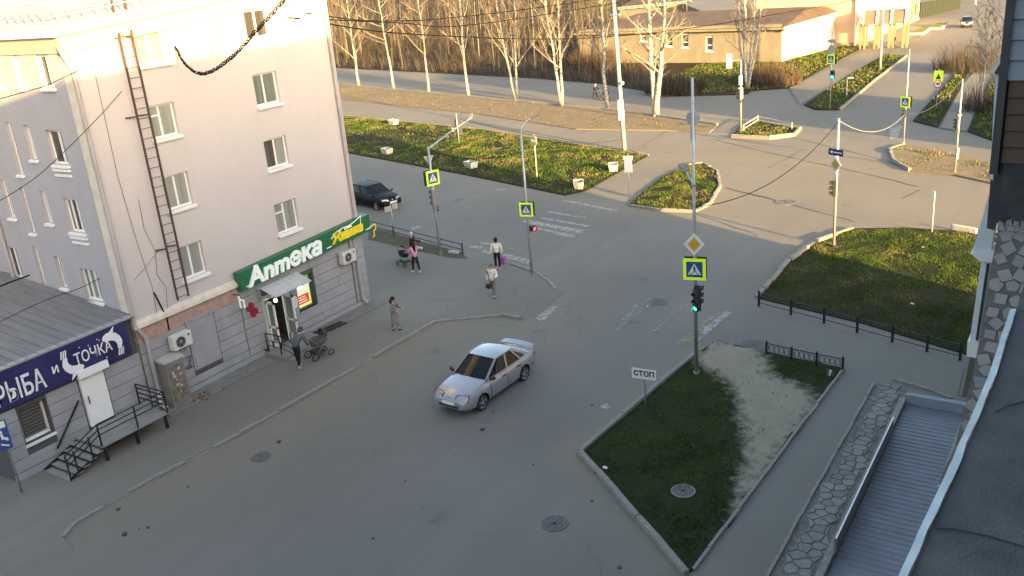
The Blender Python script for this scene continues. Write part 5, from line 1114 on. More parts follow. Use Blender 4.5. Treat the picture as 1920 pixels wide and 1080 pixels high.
def make_car(label, group, paint, hatch=False, lamps=False, spoiler=True):
    t = thing('car', label, 'car'); 
    L2 = 2.13 if not hatch else 2.0
    HW = [(-2.13, .62), (-2.05, .72), (-1.85, .80), (-1.2, .83), (0, .84), (1.1, .835), (1.6, .815), (1.9, .775), (2.05, .71), (2.13, .58)]
    TOP = [(-2.13, .72), (-2.06, .90), (-1.9, .955), (-1.35, .965), (-.9, .95), (.75, .93), (1.0, .91), (1.5, .85), (1.85, .775), (2.0, .705), (2.13, .57)] if not hatch else [(-2.13, .72), (-2.05, .95), (-1.8, .98), (.7, .96), (1.0, .93), (1.5, .86), (1.85, .76), (2.0, .66), (2.13, .52)]
    BOT = [(-2.13, .34), (-1.9, .24), (-1.3, .2), (1.3, .2), (1.8, .22), (2.0, .26), (2.13, .32)]
    xs = [-2.13, -2.1, -2.05, -1.98, -1.9, -1.75, -1.55, -1.35, -1.1, -.8, -.4, 0, .4, .75, .9, 1.1, 1.3, 1.5, 1.7, 1.85, 1.95, 2.03, 2.09, 2.13]
    vs_, n = [], 0
    for x in xs:
        w, tp, bt = interp(x, HW), interp(x, TOP), interp(x, BOT); sh = bt+(tp-bt)*.80
        half = [(0, bt), (w*.86, bt), (w*.97, bt+.07), (w, bt+(tp-bt)*.38), (w*.992, bt+(tp-bt)*.58), (w*.955, sh), (w*.86, tp-.025), (w*.6, tp+.012), (0, tp+.028)]
        full = half + [(-y, z) for y, z in half[-2:0:-1]]; n = len(full); vs_ += [(x*L2/2.13, y, z) for y, z in full]
    fs_ = [(i*n+k, i*n+(k+1) % n, (i+1)*n+(k+1) % n, (i+1)*n+k) for i in range(len(xs)-1) for k in range(n)] + [tuple(reversed(range(n))), tuple((len(xs)-1)*n+k for k in range(n))]
    mb = MB().add(vs_, fs_); body = mb.build('body', [paint, M_TRIM], t, smooth=True)
    wx = (1.28*L2/2.13, -1.21*L2/2.13)
    cut = MB()
    for x in wx:
        for s in (-1, 1): cut.cyl((x, s*.55, .29), (x, s*1.1, .29), .345, n=24)
    co = cut.build('cut', M_TRIM); md = body.modifiers.new('b', 'BOOLEAN'); md.operation = 'DIFFERENCE'; md.object = co; md.solver = 'EXACT'
    try: md.material_mode = 'TRANSFER'
    except Exception: pass
    dg = bpy.context.evaluated_depsgraph_get(); dg.update(); me = bpy.data.meshes.new_from_object(body.evaluated_get(dg)); body.modifiers.clear(); body.data = me
    bpy.data.objects.remove(co); me.polygons.foreach_set('use_smooth', [True]*len(me.polygons)); me.set_sharp_from_angle(angle=math.radians(32))
    # greenhouse
    if hatch: bx, rx, rr, bw, rw, rz = (.78, -1.75), (.05, -1.35), None, .74, .58, 1.43
    else: bx, rx, rr, bw, rw, rz = (.86, -1.52), (.14, -.80), None, .755, .60, 1.40
    zb = .93
    def side(s, t_, u_):  # t_ 0 rear..1 front along, u_ 0 base..1 roof
        b = V((bx[1]+(bx[0]-bx[1])*t_, s*bw*(1-.10*(2*t_-1)**4), zb)); r = V((rx[1]+(rx[0]-rx[1])*t_, s*rw*(1-.06*(2*t_-1)**2), rz-.03*(2*t_-1)**2)); return b.lerp(r, u_)
    N_ = 10
    mb = MB()
    for s in (-1, 1):
        v_ = [side(s, k/N_, 0) for k in range(N_+1)]+[side(s, k/N_, 1) for k in range(N_+1)]; mb.add(v_, [(k, k+1, N_+2+k, N_+1+k) for k in range(N_)])
    for tt in (0, 1):   # front and rear glass, bowed outwards
        rows = []
        for u_ in (0, .5, 1): 
            row = []
            for k in range(7):
                a = -1+2*k/6; p = side(1, tt, u_); row.append((p.x+(1-a*a)*(.10 if tt else -.08)*(1-.3*u_), a*p.y, p.z+.012*(1-a*a)*u_))
            rows.append(row)
        v_ = [p for r in rows for p in r]; mb.add(v_, [(i*7+k, i*7+k+1, (i+1)*7+k+1, (i+1)*7+k) for i in range(2) for k in range(6)])
    mb.build('windows', M_CGL, t, smooth=True)
    rows = []                                                     # roof skin
    for i in range(9):
        x = i/8; row = []
        for k in range(9):
            a = -1+2*k/8; p = side(1, x, 1); fx = (.10 if x > .5 else -.08)*(1-a*a)*.7*abs(2*x-1)**3; row.append((p.x+fx, a*p.y*1.012, p.z+.012+.04*(1-a*a)))
        rows.append(row)
    mb = MB(); mb.add([p for r in rows for p in r], [(i*9+k, i*9+k+1, (i+1)*9+k+1, (i+1)*9+k) for i in range(8) for k in range(8)])
    mb.build('roof', paint, t, smooth=True)
    mb = MB()
    for s in (-1, 1):
        def strut(t0, t1, w, out=.012):
            p, q_ = side(s, t0, -.06), side(s, t1, 1.02); o_ = V((0, s*out, .004)); mb.bar(p+o_, q_+o_, w, .03, up=(0, s, .35))
        strut(1.0, 1.0, .07); strut(.0, .0, .10 if not hatch else .16); strut(.545, .50, .075); 
        if not hatch: strut(.20, .10, .06)
        for u_ in (0, 1): mb.tube([side(s, k/8, u_ if u_ else -.02)+V((0, s*.01, .006)) for k in range(9)], .024 if u_ else .02, 6)
    mb.build('pillars', paint, t)
    # doors seams, handles, mouldings
    mb = MB()
    for s in (-1, 1):
        for x in (.80, -.16, -.98):
            pts = [(x*L2/2.13, s*(interp(x, HW)*f+.004), z) for f, z in ((.985, .27), (1.0, .42), (1.0, .6), (.985, .75), (.955, .86))]; mb.tube(pts, .006, 4)
        mb.tube([(x*L2/2.13, s*(interp(x, HW)+.006), .50) for x in (-1.8, -1.6)], .008, 4)
    for s in (-1, 1): mb.tube([(x*L2/2.13, s*interp(x, HW)*.875, interp(x, TOP)-.012) for x in (.85, 1.1, 1.4, 1.7, 1.9)], .005, 4)
    mb.build('door_seams', M_TRIM, t)
    q = MB()
    for s in (-1, 1): q.tube([(.93, s*.42+.1, .955), (.72, s*.30+.02, 1.06)], .008, 4)
    q.build('wipers', M_TRIM, t)
    for s in (-1, 1):
        for x in (.02, -.82): q = MB(); q.bar((x-.09, s*.825, .76), (x+.09, s*.825, .76), .03, .03); q.build('door_handle', M_TRIM, t)
        q = MB(); q.bar((.80, s*.78, .95), (.72, s*.98, 1.0), .09, .12); q.build('mirror', M_TRIM, t, bevel=.02)
        q = MB(); x0 = 2.085*L2/2.13
        q.hexa([(x0+.01, s*.30, .57), (x0-.11, s*.70, .58), (x0-.24, s*.705, .58), (x0-.12, s*.30, .58), (x0-.04, s*.30, .70), (x0-.17, s*.715, .72), (x0-.27, s*.725, .76), (x0-.13, s*.30, .745)])
        q.build('headlight', pmat('lit_headlamp', (.8, .8, .8), .2, emit=(1, .97, .9), estr=6.0) if lamps else M_HL, t, bevel=.012)
        q = MB(); q.tube([(x0+.015, s*.285, .57), (x0-.03, s*.285, .70), (x0-.13, s*.285, .75), (x0-.27, s*.735, .765), (x0-.17, s*.728, .725), (x0-.10, s*.712, .575), (x0+.015, s*.285, .567)], .012, 5); q.build('headlight_seal', M_TRIM, t)
        q = MB(); x0 = -2.08*L2/2.13; q.hexa([(x0-.03, s*.40, .64), (x0+.07, s*.74, .64), (x0+.12, s*.74, .64), (x0+.1, s*.40, .64), (x0-.02, s*.40, .84), (x0+.09, s*.735, .84), (x0+.14, s*.735, .84), (x0+.12, s*.40, .84)]); q.build('tail_light', M_TL, t)
    x0 = 2.10*L2/2.13
    q = MB(); q.box((x0-.06, -.26, .56), (x0+.004, .26, .62)); q.box((x0-.05, -.42, .35), (x0+.045, .42, .43)); q.build('grille', M_TRIM, t)
    q = MB(); q.box((x0+.03, -.26, .44), (x0+.052, .26, .55)); q.build('number_plate', M_SWH, t)
    q = MB(); q.sphere((x0-.03, 0, .665), .05, 8, 6, (.5, 1, 1)); q.build('badge', M_RIM, t)
    if spoiler and not hatch:
        q = MB(); xs_ = -1.98
        rows = []
        for k in range(9):
            a = -1+2*k/8; y = a*.67; zz = 1.04-.04*abs(a)**3; xo = .10*(1-a*a)
            rows.append([(xs_+.14-xo*.2, y, zz), (xs_-.12-xo*.4, y, zz+.045), (xs_-.13-xo*.4, y, zz+.015), (xs_+.14-xo*.2, y, zz-.03)])
        q.add([p for r in rows for p in r], [(i*4+k, i*4+(k+1) % 4, (i+1)*4+(k+1) % 4, (i+1)*4+k) for i in range(8) for k in range(4)]+[(0, 1, 2, 3), (35, 34, 33, 32)])
        for s in (-1, 1): q.hexa([(xs_-.02, s*.64, .93), (xs_+.14, s*.64, .95), (xs_+.14, s*.70, .95), (xs_-.02, s*.70, .93), (xs_-.1, s*.62, 1.02), (xs_+.1, s*.62, 1.0), (xs_+.1, s*.67, 1.0), (xs_-.1, s*.67, 1.02)])
        q.build('rear_spoiler', paint, t)
    for x in wx:
        for s in (-1, 1):
            w_ = MB(); y0, y1 = s*.60, s*.805; pr = [(.20, y0), (.275, y0), (.292, y0+s*.03), (.292, y1-s*.03), (.272, y1), (.20, y1-s*.005), (.195, y1-s*.05), (.19, y0)]
            n_ = 22; w_.add([(x+r*math.cos(2*PI*k/n_), y, .29+r*math.sin(2*PI*k/n_)) for k in range(n_) for r, y in pr], [(k*8+j, k*8+(j+1) % 8, ((k+1) % n_)*8+(j+1) % 8, ((k+1) % n_)*8+j) for k in range(n_) for j in range(8)])
            wh = w_.build('wheel', M_TYRE, t, smooth=True); wh.data.set_sharp_from_angle(angle=.6)
            r_ = MB(); r_.cyl((x, s*.76, .29), (x, s*.805, .29), .06, .05, 10)
            for k in range(5):
                a = 2*PI*k/5+.3; d = V((math.cos(a), 0, math.sin(a))); r_.bar(V((x, s*.785, .29))+d*.03, V((x, s*.785, .29))+d*.195, .055, .03, up=(0, 1, 0))
            n_ = 22; r_.add([(x+rr_*math.cos(2*PI*k/n_), s*yy, .29+rr_*math.sin(2*PI*k/n_)) for rr_, yy in ((.205, .80), (.178, .79)) for k in range(n_)], [(k, (k+1) % n_, n_+(k+1) % n_, n_+k) for k in range(n_)])
            r_.build('rim', M_RIM, wh)
            r_ = MB(); r_.cyl((x, s*.70, .29), (x, s*.72, .29), .19, n=18); r_.build('brake_disc', M_TRIM, wh)
    q = MB(); q.box((-1.6, -.6, .25), (1.5, .6, .3)); q.build('floor_pan', M_TRIM, t)
    return t
silver = make_car('silver sedan with rear spoiler driving along the middle of the road', None, paint_mat('silver_paint', (.315, .32, .35), .35, .36))
fa, fb = G(904, 768), G(982, 713); hd = (fa-fb).normalized(); nrm_ = V((-hd.y, hd.x, 0)); nrm_ = nrm_ if nrm_.y > 0 else -nrm_
S_ = (fa-fb).length/2.49; S_ = min(max(S_, .97), 1.07); mid = (fa+fb)/2 + nrm_*.72*S_ - hd*.035
silver.location = (mid.x, mid.y, 0.0); silver.rotation_euler.z = math.atan2(hd.y, hd.x); silver.scale = (S_, S_, S_)
dark = make_car('dark car coming out from behind the corner of the pink building', None, paint_mat('black_paint', (.006, .005, .007), .0, .45, .02, .15), True, False, False)
c = G(704, 384); dark.location = (c.x, c.y, 0); dark.scale = (1.08, 1.06, 1.0); dark.rotation_euler.z = math.radians(-104)
farc = make_car('distant car with its headlamps lit at the end of the far road', None, paint_mat('far_dark_paint', (.03, .03, .035), .1, .3), True, True, False)
c = G(1812, 50); farc.location = (c.x, c.y, 0); farc.rotation_euler.z = math.radians(188)
# ------------------------------------------------------------------ trees
def birch_mat():
    m, N, L, b = nodes('birch_bark'); tc = N.new('ShaderNodeTexCoord'); v = tc.outputs['Object']
    mp = N.new('ShaderNodeMapping'); mp.inputs['Scale'].default_value = (2, 2, 5); L.new(v, mp.inputs[0])
    c = mixc(N, L, noise(N, L, mp.outputs[0], 2.4, 4, .6, .50, .60), (.42, .405, .375), (.06, .05, .045)); L.new(c, b.inputs['Base Color']); b.inputs['Roughness'].default_value = .8
    return m
M_BIRCH = birch_mat(); M_LIMB = pmat('pale_limb_bark', (.27, .24, .20), .85, var=.2, scale=5); M_TWIG = pmat('brown_twig', (.092, .077, .060), .9, var=.25, scale=3)
M_WTRUNK = pmat('grey_brown_bark', (.068, .058, .047), .9, var=.3, scale=4)
def grow(seed, h, r, stems=((0, 0, 1.0),), lo=.16, nb=17, spread=.62, sub=5, tw=8, bl=.42, droop=0.0):
    R = random.Random(seed); trunk, limbs, twigs = MB(), MB(), MB()
    def path(p, d, ln, n, wob, up=.12):
        pts = [p.copy()]; d = d.normalized()
        for i in range(n):
            d = (d + V((R.gauss(0, wob), R.gauss(0, wob), R.gauss(0, wob)+up))).normalized(); p = p+d*(ln/n); pts.append(p.copy())
        return pts
    for (lx, ly, sc_) in stems:
        H = h*sc_; pts = [V((0, 0, -.1))]; n = 9; d = V((lx, ly, 1)).normalized(); p = V((0, 0, 0))
        for i in range(n):
            dd = (d*(1-i/n) + V((0, 0, 1))*(i/n)*1.0 + V((R.gauss(0, .05), R.gauss(0, .05), 0))).normalized(); p = p+dd*(H/n); pts.append(p.copy())
        rr = [r*sc_*(1-.93*(i/(n+0.0)))**.9 + .012 for i in range(n+1)]; rr[0] *= 1.25
        trunk.tube(pts, rr, 7)
        for k in range(nb):
            t = lo+(1-lo)*((k+R.uniform(.1, .9))/nb)**.9; i = min(int(t*n), n-1); q = pts[i].lerp(pts[i+1], t*n-i)
            a = k*2.4+R.uniform(-.5, .5); sp = spread*R.uniform(.75, 1.25); dd = V((math.cos(a)*sp, math.sin(a)*sp, 1-sp*.55))
            ln = H*bl*(1-t)**.75*R.uniform(.7, 1.15)+.5; br = rr[i]*.38+.008; bp = path(q, dd, ln, 5, .10, .05-droop)
            limbs.tube(bp, [br*(1-.8*j/5)+.006 for j in range(6)], 5, False)
            for s in range(sub):
                f = .25+.7*s/sub; j = min(int(f*5), 4); q2 = bp[j].lerp(bp[j+1], f*5-j); d2 = (bp[j+1]-bp[j]).normalized()+V((R.uniform(-.8, .8), R.uniform(-.8, .8), R.uniform(-.1, .6))); l2 = ln*(1-f*.6)*R.uniform(.3, .5); sp_ = path(q2, d2, l2, 3, .14, .04-droop)
                limbs.tube(sp_, [.022, .016, .011, .007], 4, False)
                for w in range(tw):
                    f3 = .2+.8*w/tw; j3 = min(int(f3*3), 2); q3 = sp_[j3].lerp(sp_[j3+1], f3*3-j3); d3 = (sp_[j3+1]-sp_[j3]).normalized()+V((R.uniform(-.9, .9), R.uniform(-.9, .9), R.uniform(-.4, .5)-droop*3)); p3 = path(q3, d3, l2*R.uniform(.3, .6)+.15, 2, .2, .0)
                    twigs.tube(p3, [.016, .012, .007], 3, False)
    return trunk, limbs, twigs
def tree(name, label, loc, meshes, rot=0.0, sc_=1.0, group=None):
    t = thing(name, label, 'tree', loc, group); t.rotation_euler.z = rot; t.scale = (sc_, sc_, sc_)
    for nm, me in meshes:
        o = link(nm, me); o.parent = t
        if nm != 'trunk': o['kind'] = 'stuff'
    return t
def tmesh(T, mats, nm):
    out = []
    for mb, m, n in zip(T, mats, ('trunk', 'crown', 'crown')):
        me = mb.mesh(nm+'_'+n, m); me.polygons.foreach_set('use_smooth', [True]*len(me.polygons)); out.append((n if n == 'trunk' else ('limbs' if m is mats[1] else 'twigs'), me))
    return out
M_BTW = pmat('pale_birch_twig', (.125, .105, .085), .9, var=.25, scale=3)
BM = (M_BIRCH, M_LIMB, M_BTW)
bt0 = [tmesh(grow(11, 14.5, .17, nb=19, sub=5, tw=8), BM, 'birch'), tmesh(grow(12, 15, .18, ((.03, -.02, 1),), nb=19, sub=5, tw=8), BM, 'birch'), tmesh(grow(13, 15, .16, ((-.02, .20, 1), (.02, -.10, .92)), nb=15, sub=5, tw=8, lo=.2), BM, 'birch'), tmesh(grow(14, 13.5, .16, ((.0, .14, 1), (.03, -.05, .95)), nb=14, sub=5, tw=8, lo=.22), BM, 'birch')]
big = tmesh(grow(21, 14, .30, ((.02, .06, 1), (.05, -.20, .95)), nb=17, spread=.8, sub=5, tw=4, bl=.48, lo=.2), BM, 'birch')
multi = tmesh(grow(22, 12, .14, ((.05, .12, 1), (.0, .02, 1.05), (.05, -.12, .95), (-.06, -.26, .85), (.03, .25, .8)), nb=9, spread=.55, sub=4, tw=4, lo=.22, bl=.36), BM, 'birch')
bt = bt0 + [tmesh(grow(61+k, (13.5, 15.5, 14, 16)[k], (.15, .18, .16, .19)[k], ((.03*(-1)**k, .04*k-.06, 1),), nb=(15, 18, 13, 17)[k], spread=(.75, .6, .9, .7)[k], lo=(.30, .24, .36, .2)[k], sub=5, tw=8, bl=(.40, .34, .46, .38)[k]), BM, 'birch') for k in range(4)]
for (x, y, k, rt, lb) in [(673, 161, 0, .3, 'bare white birch nearest the pink building in the verge row'), (738, 165, 6, 1.2, 'bare white birch second from the pink building in the verge row'), (804, 172, 4, 2.2, 'bare white birch third from the pink building in the verge row'), (878, 178, 5, 3.9, 'bare white birch fourth from the pink building in the verge row'), (969, 187, 2, 0, 'bare forked birch in the verge row with a wide fork near the ground'), (1053, 199, 3, 0, 'bare birch with two close trunks in the verge row'), (1140, 204, 7, 5.0, 'slim bare birch beside the concrete mast')]:
    tree('birch_tree', lb, G(x, y, .08), bt[k], rt, 1.0, 'birches along the verge')
tree('birch_tree', 'large spreading bare birch at the right end of the verge row', G(1230, 217, .08), big, 0.0, 1.0, 'birches along the verge')
tree('birch_tree', 'many stemmed bare birch in front of the low house', G(1402, 166, .1), multi, 0.0, 1.1)
tree('birch_tree', 'bare birch at the right edge behind the balcony frames', G(1868, 246, .1), bt[1], .6, .9)
tree('birch_tree', 'young bare birch beside the far right pavement', G(1838, 205, .1), bt[0], 2.6, .55)
# the wood behind: each bare tree a thing, thin stems and brown twigs
WM = (M_WTRUNK, M_WTRUNK, M_TWIG)
wt = [tmesh(grow(31+k, 13+k, .13, nb=11, spread=.5, sub=4, tw=4, lo=.15, bl=.34), WM, 'wood_tree') for k in range(4)]
M_WB = pmat('dim_birch_bark', (.17, .15, .125), .85, var=.4, scale=4); W2 = (M_WB, M_WTRUNK, M_TWIG); wt2 = [tmesh(grow(41+k, 13+k, .11, nb=10, spread=.45, sub=3, tw=4, lo=.25, bl=.3), W2, 'wood_birch') for k in range(2)]
R2 = random.Random(5); cnt = 0; spots = []
wpx = []
for _ in range(4000):
    px, py = R2.uniform(560, 1330), R2.uniform(8, 172); p = G(px, py, .06)
    if p.length > 330 or not inpoly(p.x, p.y, P_WOOD): continue
    edge_d = dseg(np.array([p.x]), np.array([p.y]), P_WOOD[1:6])[0]
    if edge_d < 1.0 or any((p.x-s[0])**2+(p.y-s[1])**2 < (2.6+.02*edge_d)**2 for s in spots): continue
    if px > 1160 and py > 25: continue
    spots.append((p.x, p.y)); 
    if len(spots) >= 150: break
for i, (x, y) in enumerate(spots):
    isb = R2.random() < .13; ms = R2.choice(wt2 if isb else wt)
    tree('bare_tree', 'slim white stemmed bare tree in the wood behind the far road' if isb else 'slim brown bare tree in the wood behind the far road', (x, y, .06), ms, R2.uniform(0, 6), R2.uniform(.7, 1.15), 'white stemmed trees of the wood' if isb else 'brown trees of the wood')
# twiggy undergrowth: one mass
def strokes(name, label, cat, pts, hlo, hhi, w, lean, mats, per=1, curve=.3):
    rng = np.random.default_rng(3); n = len(pts)*per; P = np.repeat(np.asarray(pts, float), per, 0); h = rng.uniform(hlo, hhi, n)*(.75+.55*np.sin(P[:, 0]*2.1+1.9*np.sin(P[:, 1]*1.3))*np.sin(P[:, 1]*2.4+1.6*np.sin(P[:, 0]*1.1))); a = rng.uniform(0, 2*np.pi, n); ln = rng.uniform(0, lean, n)
    tip = np.stack([np.cos(a)*ln*h, np.sin(a)*ln*h, h], 1); b = rng.uniform(0, 2*np.pi, n); sd = np.stack([np.cos(b), np.sin(b), np.zeros(n)], 1)*w*rng.uniform(.5, 1.2, (n, 1))
    j = np.stack([rng.normal(0, .05, n), rng.normal(0, .05, n), np.zeros(n)], 1)*(4*w)**.5; B = P+j; M_ = B+tip*.55*np.array([.75, .75, 1.1])
    v = np.concatenate([B-sd, B+sd, M_-sd*.8, M_+sd*.8, B+tip], 0); i = np.arange(n)
    f4 = np.stack([i, i+n, i+3*n, i+2*n], 1); f3 = np.stack([i+2*n, i+3*n, i+4*n], 1)
    me = bpy.data.meshes.new(name); me.vertices.add(len(v)); me.vertices.foreach_set('co', v.ravel().astype(np.float32))
    loops = np.concatenate([f4.ravel(), f3.ravel()]); me.loops.add(len(loops)); me.loops.foreach_set('vertex_index', loops.astype(np.int32))
    st = np.concatenate([np.arange(n)*4, 4*n+np.arange(n)*3]); me.polygons.add(2*n); me.polygons.foreach_set('loop_start', st.astype(np.int32))
    nz_ = np.sin(P[:, 0]*.9+2.1*np.sin(P[:, 1]*.6+1))*np.sin(P[:, 1]*1.05+1.9*np.sin(P[:, 0]*.5))*.5+.5; u_ = np.clip(.55*nz_+.45*rng.uniform(0, 1, n)+rng.normal(0, .04, n), 0, 1); rk = np.argsort(np.argsort(u_))/max(1, n); mi = np.minimum(np.searchsorted(np.cumsum([m[1] for m in mats]), rk), len(mats)-1); me.polygons.foreach_set('material_index', np.concatenate([mi, mi]).astype(np.int32))
    for m in mats: me.materials.append(m[0])
    me.update(); me.validate(); o = link(name, me); tag(o, label, cat); o['kind'] = 'stuff'; return o
def scatter(P, dens, zz, mask=None, seed=1, clump=None):
    rng = np.random.default_rng(seed); xs_, ys_ = [p[0] for p in P], [p[1] for p in P]; A = (max(xs_)-min(xs_))*(max(ys_)-min(ys_)); n = int(A*dens); x = rng.uniform(min(xs_), max(xs_), n); y = rng.uniform(min(ys_), max(ys_), n); k = inpoly(x, y, P)
    k &= dseg(x, y, P, True) > rng.uniform(0, .5, n)*(n > 0)
    if mask is not None: k &= mask(x, y, rng)
    return np.stack([x[k], y[k], np.full(k.sum(), zz)], 1)
def wav(x, y, s, ph=0): return np.sin(x*s+1.3*np.sin(y*s*.7+ph))*np.sin(y*s*1.13+1.7*np.sin(x*s*.6+ph*2))
M_U1 = pmat('undergrowth_brown', (.052, .043, .033), .95, var=.3, scale=.5); M_U2 = pmat('undergrowth_tan', (.085, .07, .053), .95, var=.25, scale=.5); M_U3 = pmat('undergrowth_dark', (.028, .024, .018), .95, var=.2, scale=.5)
P_UND = [tuple(p) for p in P_WOOD[1:5]] + pxy([(1235, 176), (1215, 130), (1190, 95)]) + [(150, 85), (190, 130), (210, 210), (140, 150)]
up = scatter(P_UND, 1.5, .05, lambda x, y, r: (wav(x, y, .25) > -.45), 4)
strokes('undergrowth', 'brown bare brushwood filling the wood behind the far road', 'brushwood', up, .5, 2.4, .022, .9, [(M_U1, .5), (M_U2, .3), (M_U3, .2)], per=4)
def bush(name, label, px, py, rx, h, n, mats, w=.02, lean=.9, z0=.1, seed=1):
    rng = np.random.default_rng(seed); c = G(px, py, z0); a = rng.uniform(0, 2*np.pi, n); r = rx*np.sqrt(rng.uniform(0, 1, n)); o = strokes(name, label, 'bush', np.stack([c.x+r*np.cos(a), c.y+r*np.sin(a), np.full(n, z0)], 1), h*.4, h, w, lean, mats, per=4); del o['kind']; return o
M_B1 = pmat('bush_orange', (.09, .056, .030), .95, var=.3, scale=1); 
bush('bare_bush', 'orange brown bare bush at the corner of the low house', 1455, 158, 2.6, 2.6, 500, [(M_B1, .6), (M_U2, .4)], seed=2)
bush('bare_bush', 'brown bare bush beside the many stemmed birch', 1425, 150, 2.2, 2.2, 350, [(M_B1, .4), (M_U1, .6)], seed=3)
bush('bare_bush', 'reddish bare bush at the left end of the low house', 1115, 128, 3.0, 3.2, 600, [(M_B1, .5), (M_U1, .5)], seed=4)
bush('bare_bush', 'drooping brown bush under the large birch', 1265, 172, 3.2, 2.4, 600, [(M_U1, .6), (M_U3, .4)], seed=5)
bush('bare_bush', 'thin bare bush on the far right verge', 1815, 130, 3.5, 3.4, 500, [(M_U1, .6), (M_U2, .4)], seed=6, w=.015)
bush('bare_bush', 'tangled bare bush under the birch at the right edge', 1850, 205, 2.0, 2.2, 300, [(M_U1, .6), (M_U2, .4)], seed=7, w=.015)
# ------------------------------------------------------------------ grass
M_G1 = pmat('grass_green', (.047, .106, .015), .8, var=.35, scale=.9, spec=.2); M_G2 = pmat('grass_yellow_green', (.122, .152, .024), .8, var=.3, scale=.9, spec=.2); M_G3 = pmat('grass_dry', (.20, .17, .10), .9, var=.25, scale=.9, spec=.1); M_G4 = pmat('grass_dark', (.030, .056, .014), .85, var=.3, scale=.9, spec=.2)
GM = [(M_G4, .26), (M_G1, .52), (M_G2, .18), (M_G3, .04)]; GMS = [(M_G4, .10), (M_G1, .40), (M_G2, .35), (M_G3, .15)]
def m_isl(x, y, r):
    d = dseg(x, y, P_PATHDIRT, True); ins = inpoly(x, y, P_PATHDIRT); thin = wav(x, y, 1.7)*.5+wav(x, y, 4.1, 2)*.5
    dd = np.where(ins, -d, d); return (dd + .55*thin + r.normal(0, .28, x.shape) > .22) & (thin > -.72)
strokes('grass', 'dark shaded grass of the near lawn', 'grass', scatter(P_ISL, 260, .045, m_isl, 11), .03, .10, .006, .9, GM, per=4)
def m_rl(x, y, r): th = wav(x, y, 1.1)*.6+wav(x, y, 3.1, 1)*.4; return th > -.8+r.uniform(0, .25, x.shape)
strokes('grass', 'uneven grass of the right lawn, half of it sunlit', 'grass', scatter(P_RL, 190, .045, m_rl, 12), .03, .13, .007, .9, [(M_G4, .20), (M_G1, .44), (M_G2, .28), (M_G3, .08)], per=4)
def m_st(x, y, r):
    th = wav(x, y, .7)*.6+wav(x, y, 2.3, 1)*.4; bare = np.hypot((x-66)/4.0, (y-57)/7.0) < 1.0; return (th > -.55+r.uniform(-.2, .2, x.shape)) & ~(bare & (r.uniform(0, 1, x.shape) < .75))
strokes('grass', 'bright sunlit grass of the long strip between the roads', 'grass', scatter(P_STRIP, 55, .055, m_st, 13), .05, .19, .012, .9, GMS, per=4)
strokes('grass', 'grass tufts on the rounded traffic island', 'grass', scatter(P_ISL2, 120, .095, lambda x, y, r: wav(x, y, 1.4) > -.55, 14), .04, .16, .009, .9, [(M_G1, .4), (M_G2, .3), (M_G3, .2), (M_G4, .1)], per=4)
strokes('grass', 'thin grass on the small fenced island', 'grass', scatter(P_ISL3, 50, .095, None, 15), .05, .22, .02, .9, [(M_G1, .3), (M_G2, .25), (M_G3, .35), (M_G4, .1)], per=3)
strokes('grass', 'dry grass on the far right island', 'grass', scatter(P_ISL4, 40, .095, lambda x, y, r: wav(x, y, 1.0) > -.1, 16), .05, .2, .018, .9, [(M_G1, .12), (M_G2, .16), (M_G3, .72)], per=3)
for k, (p, lb) in enumerate(((P_FG1, 'sunlit grass in front of the low house'), (P_FG2, 'sunlit grass of the far strip beside the road'), (P_FG3, 'grass right of the far road'), (P_FG4, 'grass at the right edge beyond the crossing'))):
    strokes('grass', lb, 'grass', scatter(p, 16, .095, None, 17+k), .08, .32, .03, .9, [(M_G1, .4), (M_G2, .3), (M_G3, .2), (M_G4, .1)], per=3)
strokes('dry_grass', 'dry straw and leaf litter under the birch row', 'grass', scatter(P_VERGE, 10, .075, lambda x, y, r: wav(x, y, .8) > -.4, 22), .03, .12, .018, 1.4, [(M_G3, .7), (M_U2, .25), (M_G1, .05)], per=3)
strokes('leaf_scraps', 'pale dead leaves dotted over the near lawn', 'leaves', scatter(P_ISL, 2.2, .09, None, 31), .005, .02, .03, 3.0, [(M_G3, .7), (M_CONCL, .3)], per=1)
# leaves and crumbs strewn on the dirt path and lawns
rng_ = np.random.default_rng(9); dp = scatter(P_PATHDIRT, 7, .058, None, 23)
strokes('dead_leaves', 'dead leaves strewn over the bare dirt path', 'leaves', dp, .01, .03, .025, 3.0, [(M_U1, .5), (M_U3, .3), (M_G3, .2)], per=1)
# ------------------------------------------------------------------ far buildings
hs = thing('low_house', 'low plastered house with brown roof and sunlit yellow end wall', 'house', G(1465, 118))
c0 = G(1465, 118); cL = c0 + V((2.2, 30.0, 0)); cR = G(1596, 79)
uF = (cL-c0); LF = uF.length; uF.normalize(); uE = (cR-c0); LE = uE.length; uE.normalize()
HH = hz(c0, 1458, 52)-.0
WF = Wall(c0, uF, V((-uF.y, uF.x, 0)) if V((-uF.y, uF.x, 0)).x < 0 else V((uF.y, -uF.x, 0))); WEn = Wall(c0, uE, V((uE.y, -uE.x, 0)) if V((uE.y, -uE.x, 0)).y < 0 else V((-uE.y, uE.x, 0)))
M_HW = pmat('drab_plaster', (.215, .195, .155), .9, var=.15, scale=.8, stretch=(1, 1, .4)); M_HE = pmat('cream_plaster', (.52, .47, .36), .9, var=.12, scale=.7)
def a_at(px, py):  # position along the front wall for a sight line
    d = ray(px, py); n = WF.n; t = (V((c0.x, c0.y, 0))-V((0, 0, CAM_H))).dot(n)/d.dot(n); p = V((0, 0, CAM_H))+d*t; return (p-c0).dot(uF), p.z
wins = []
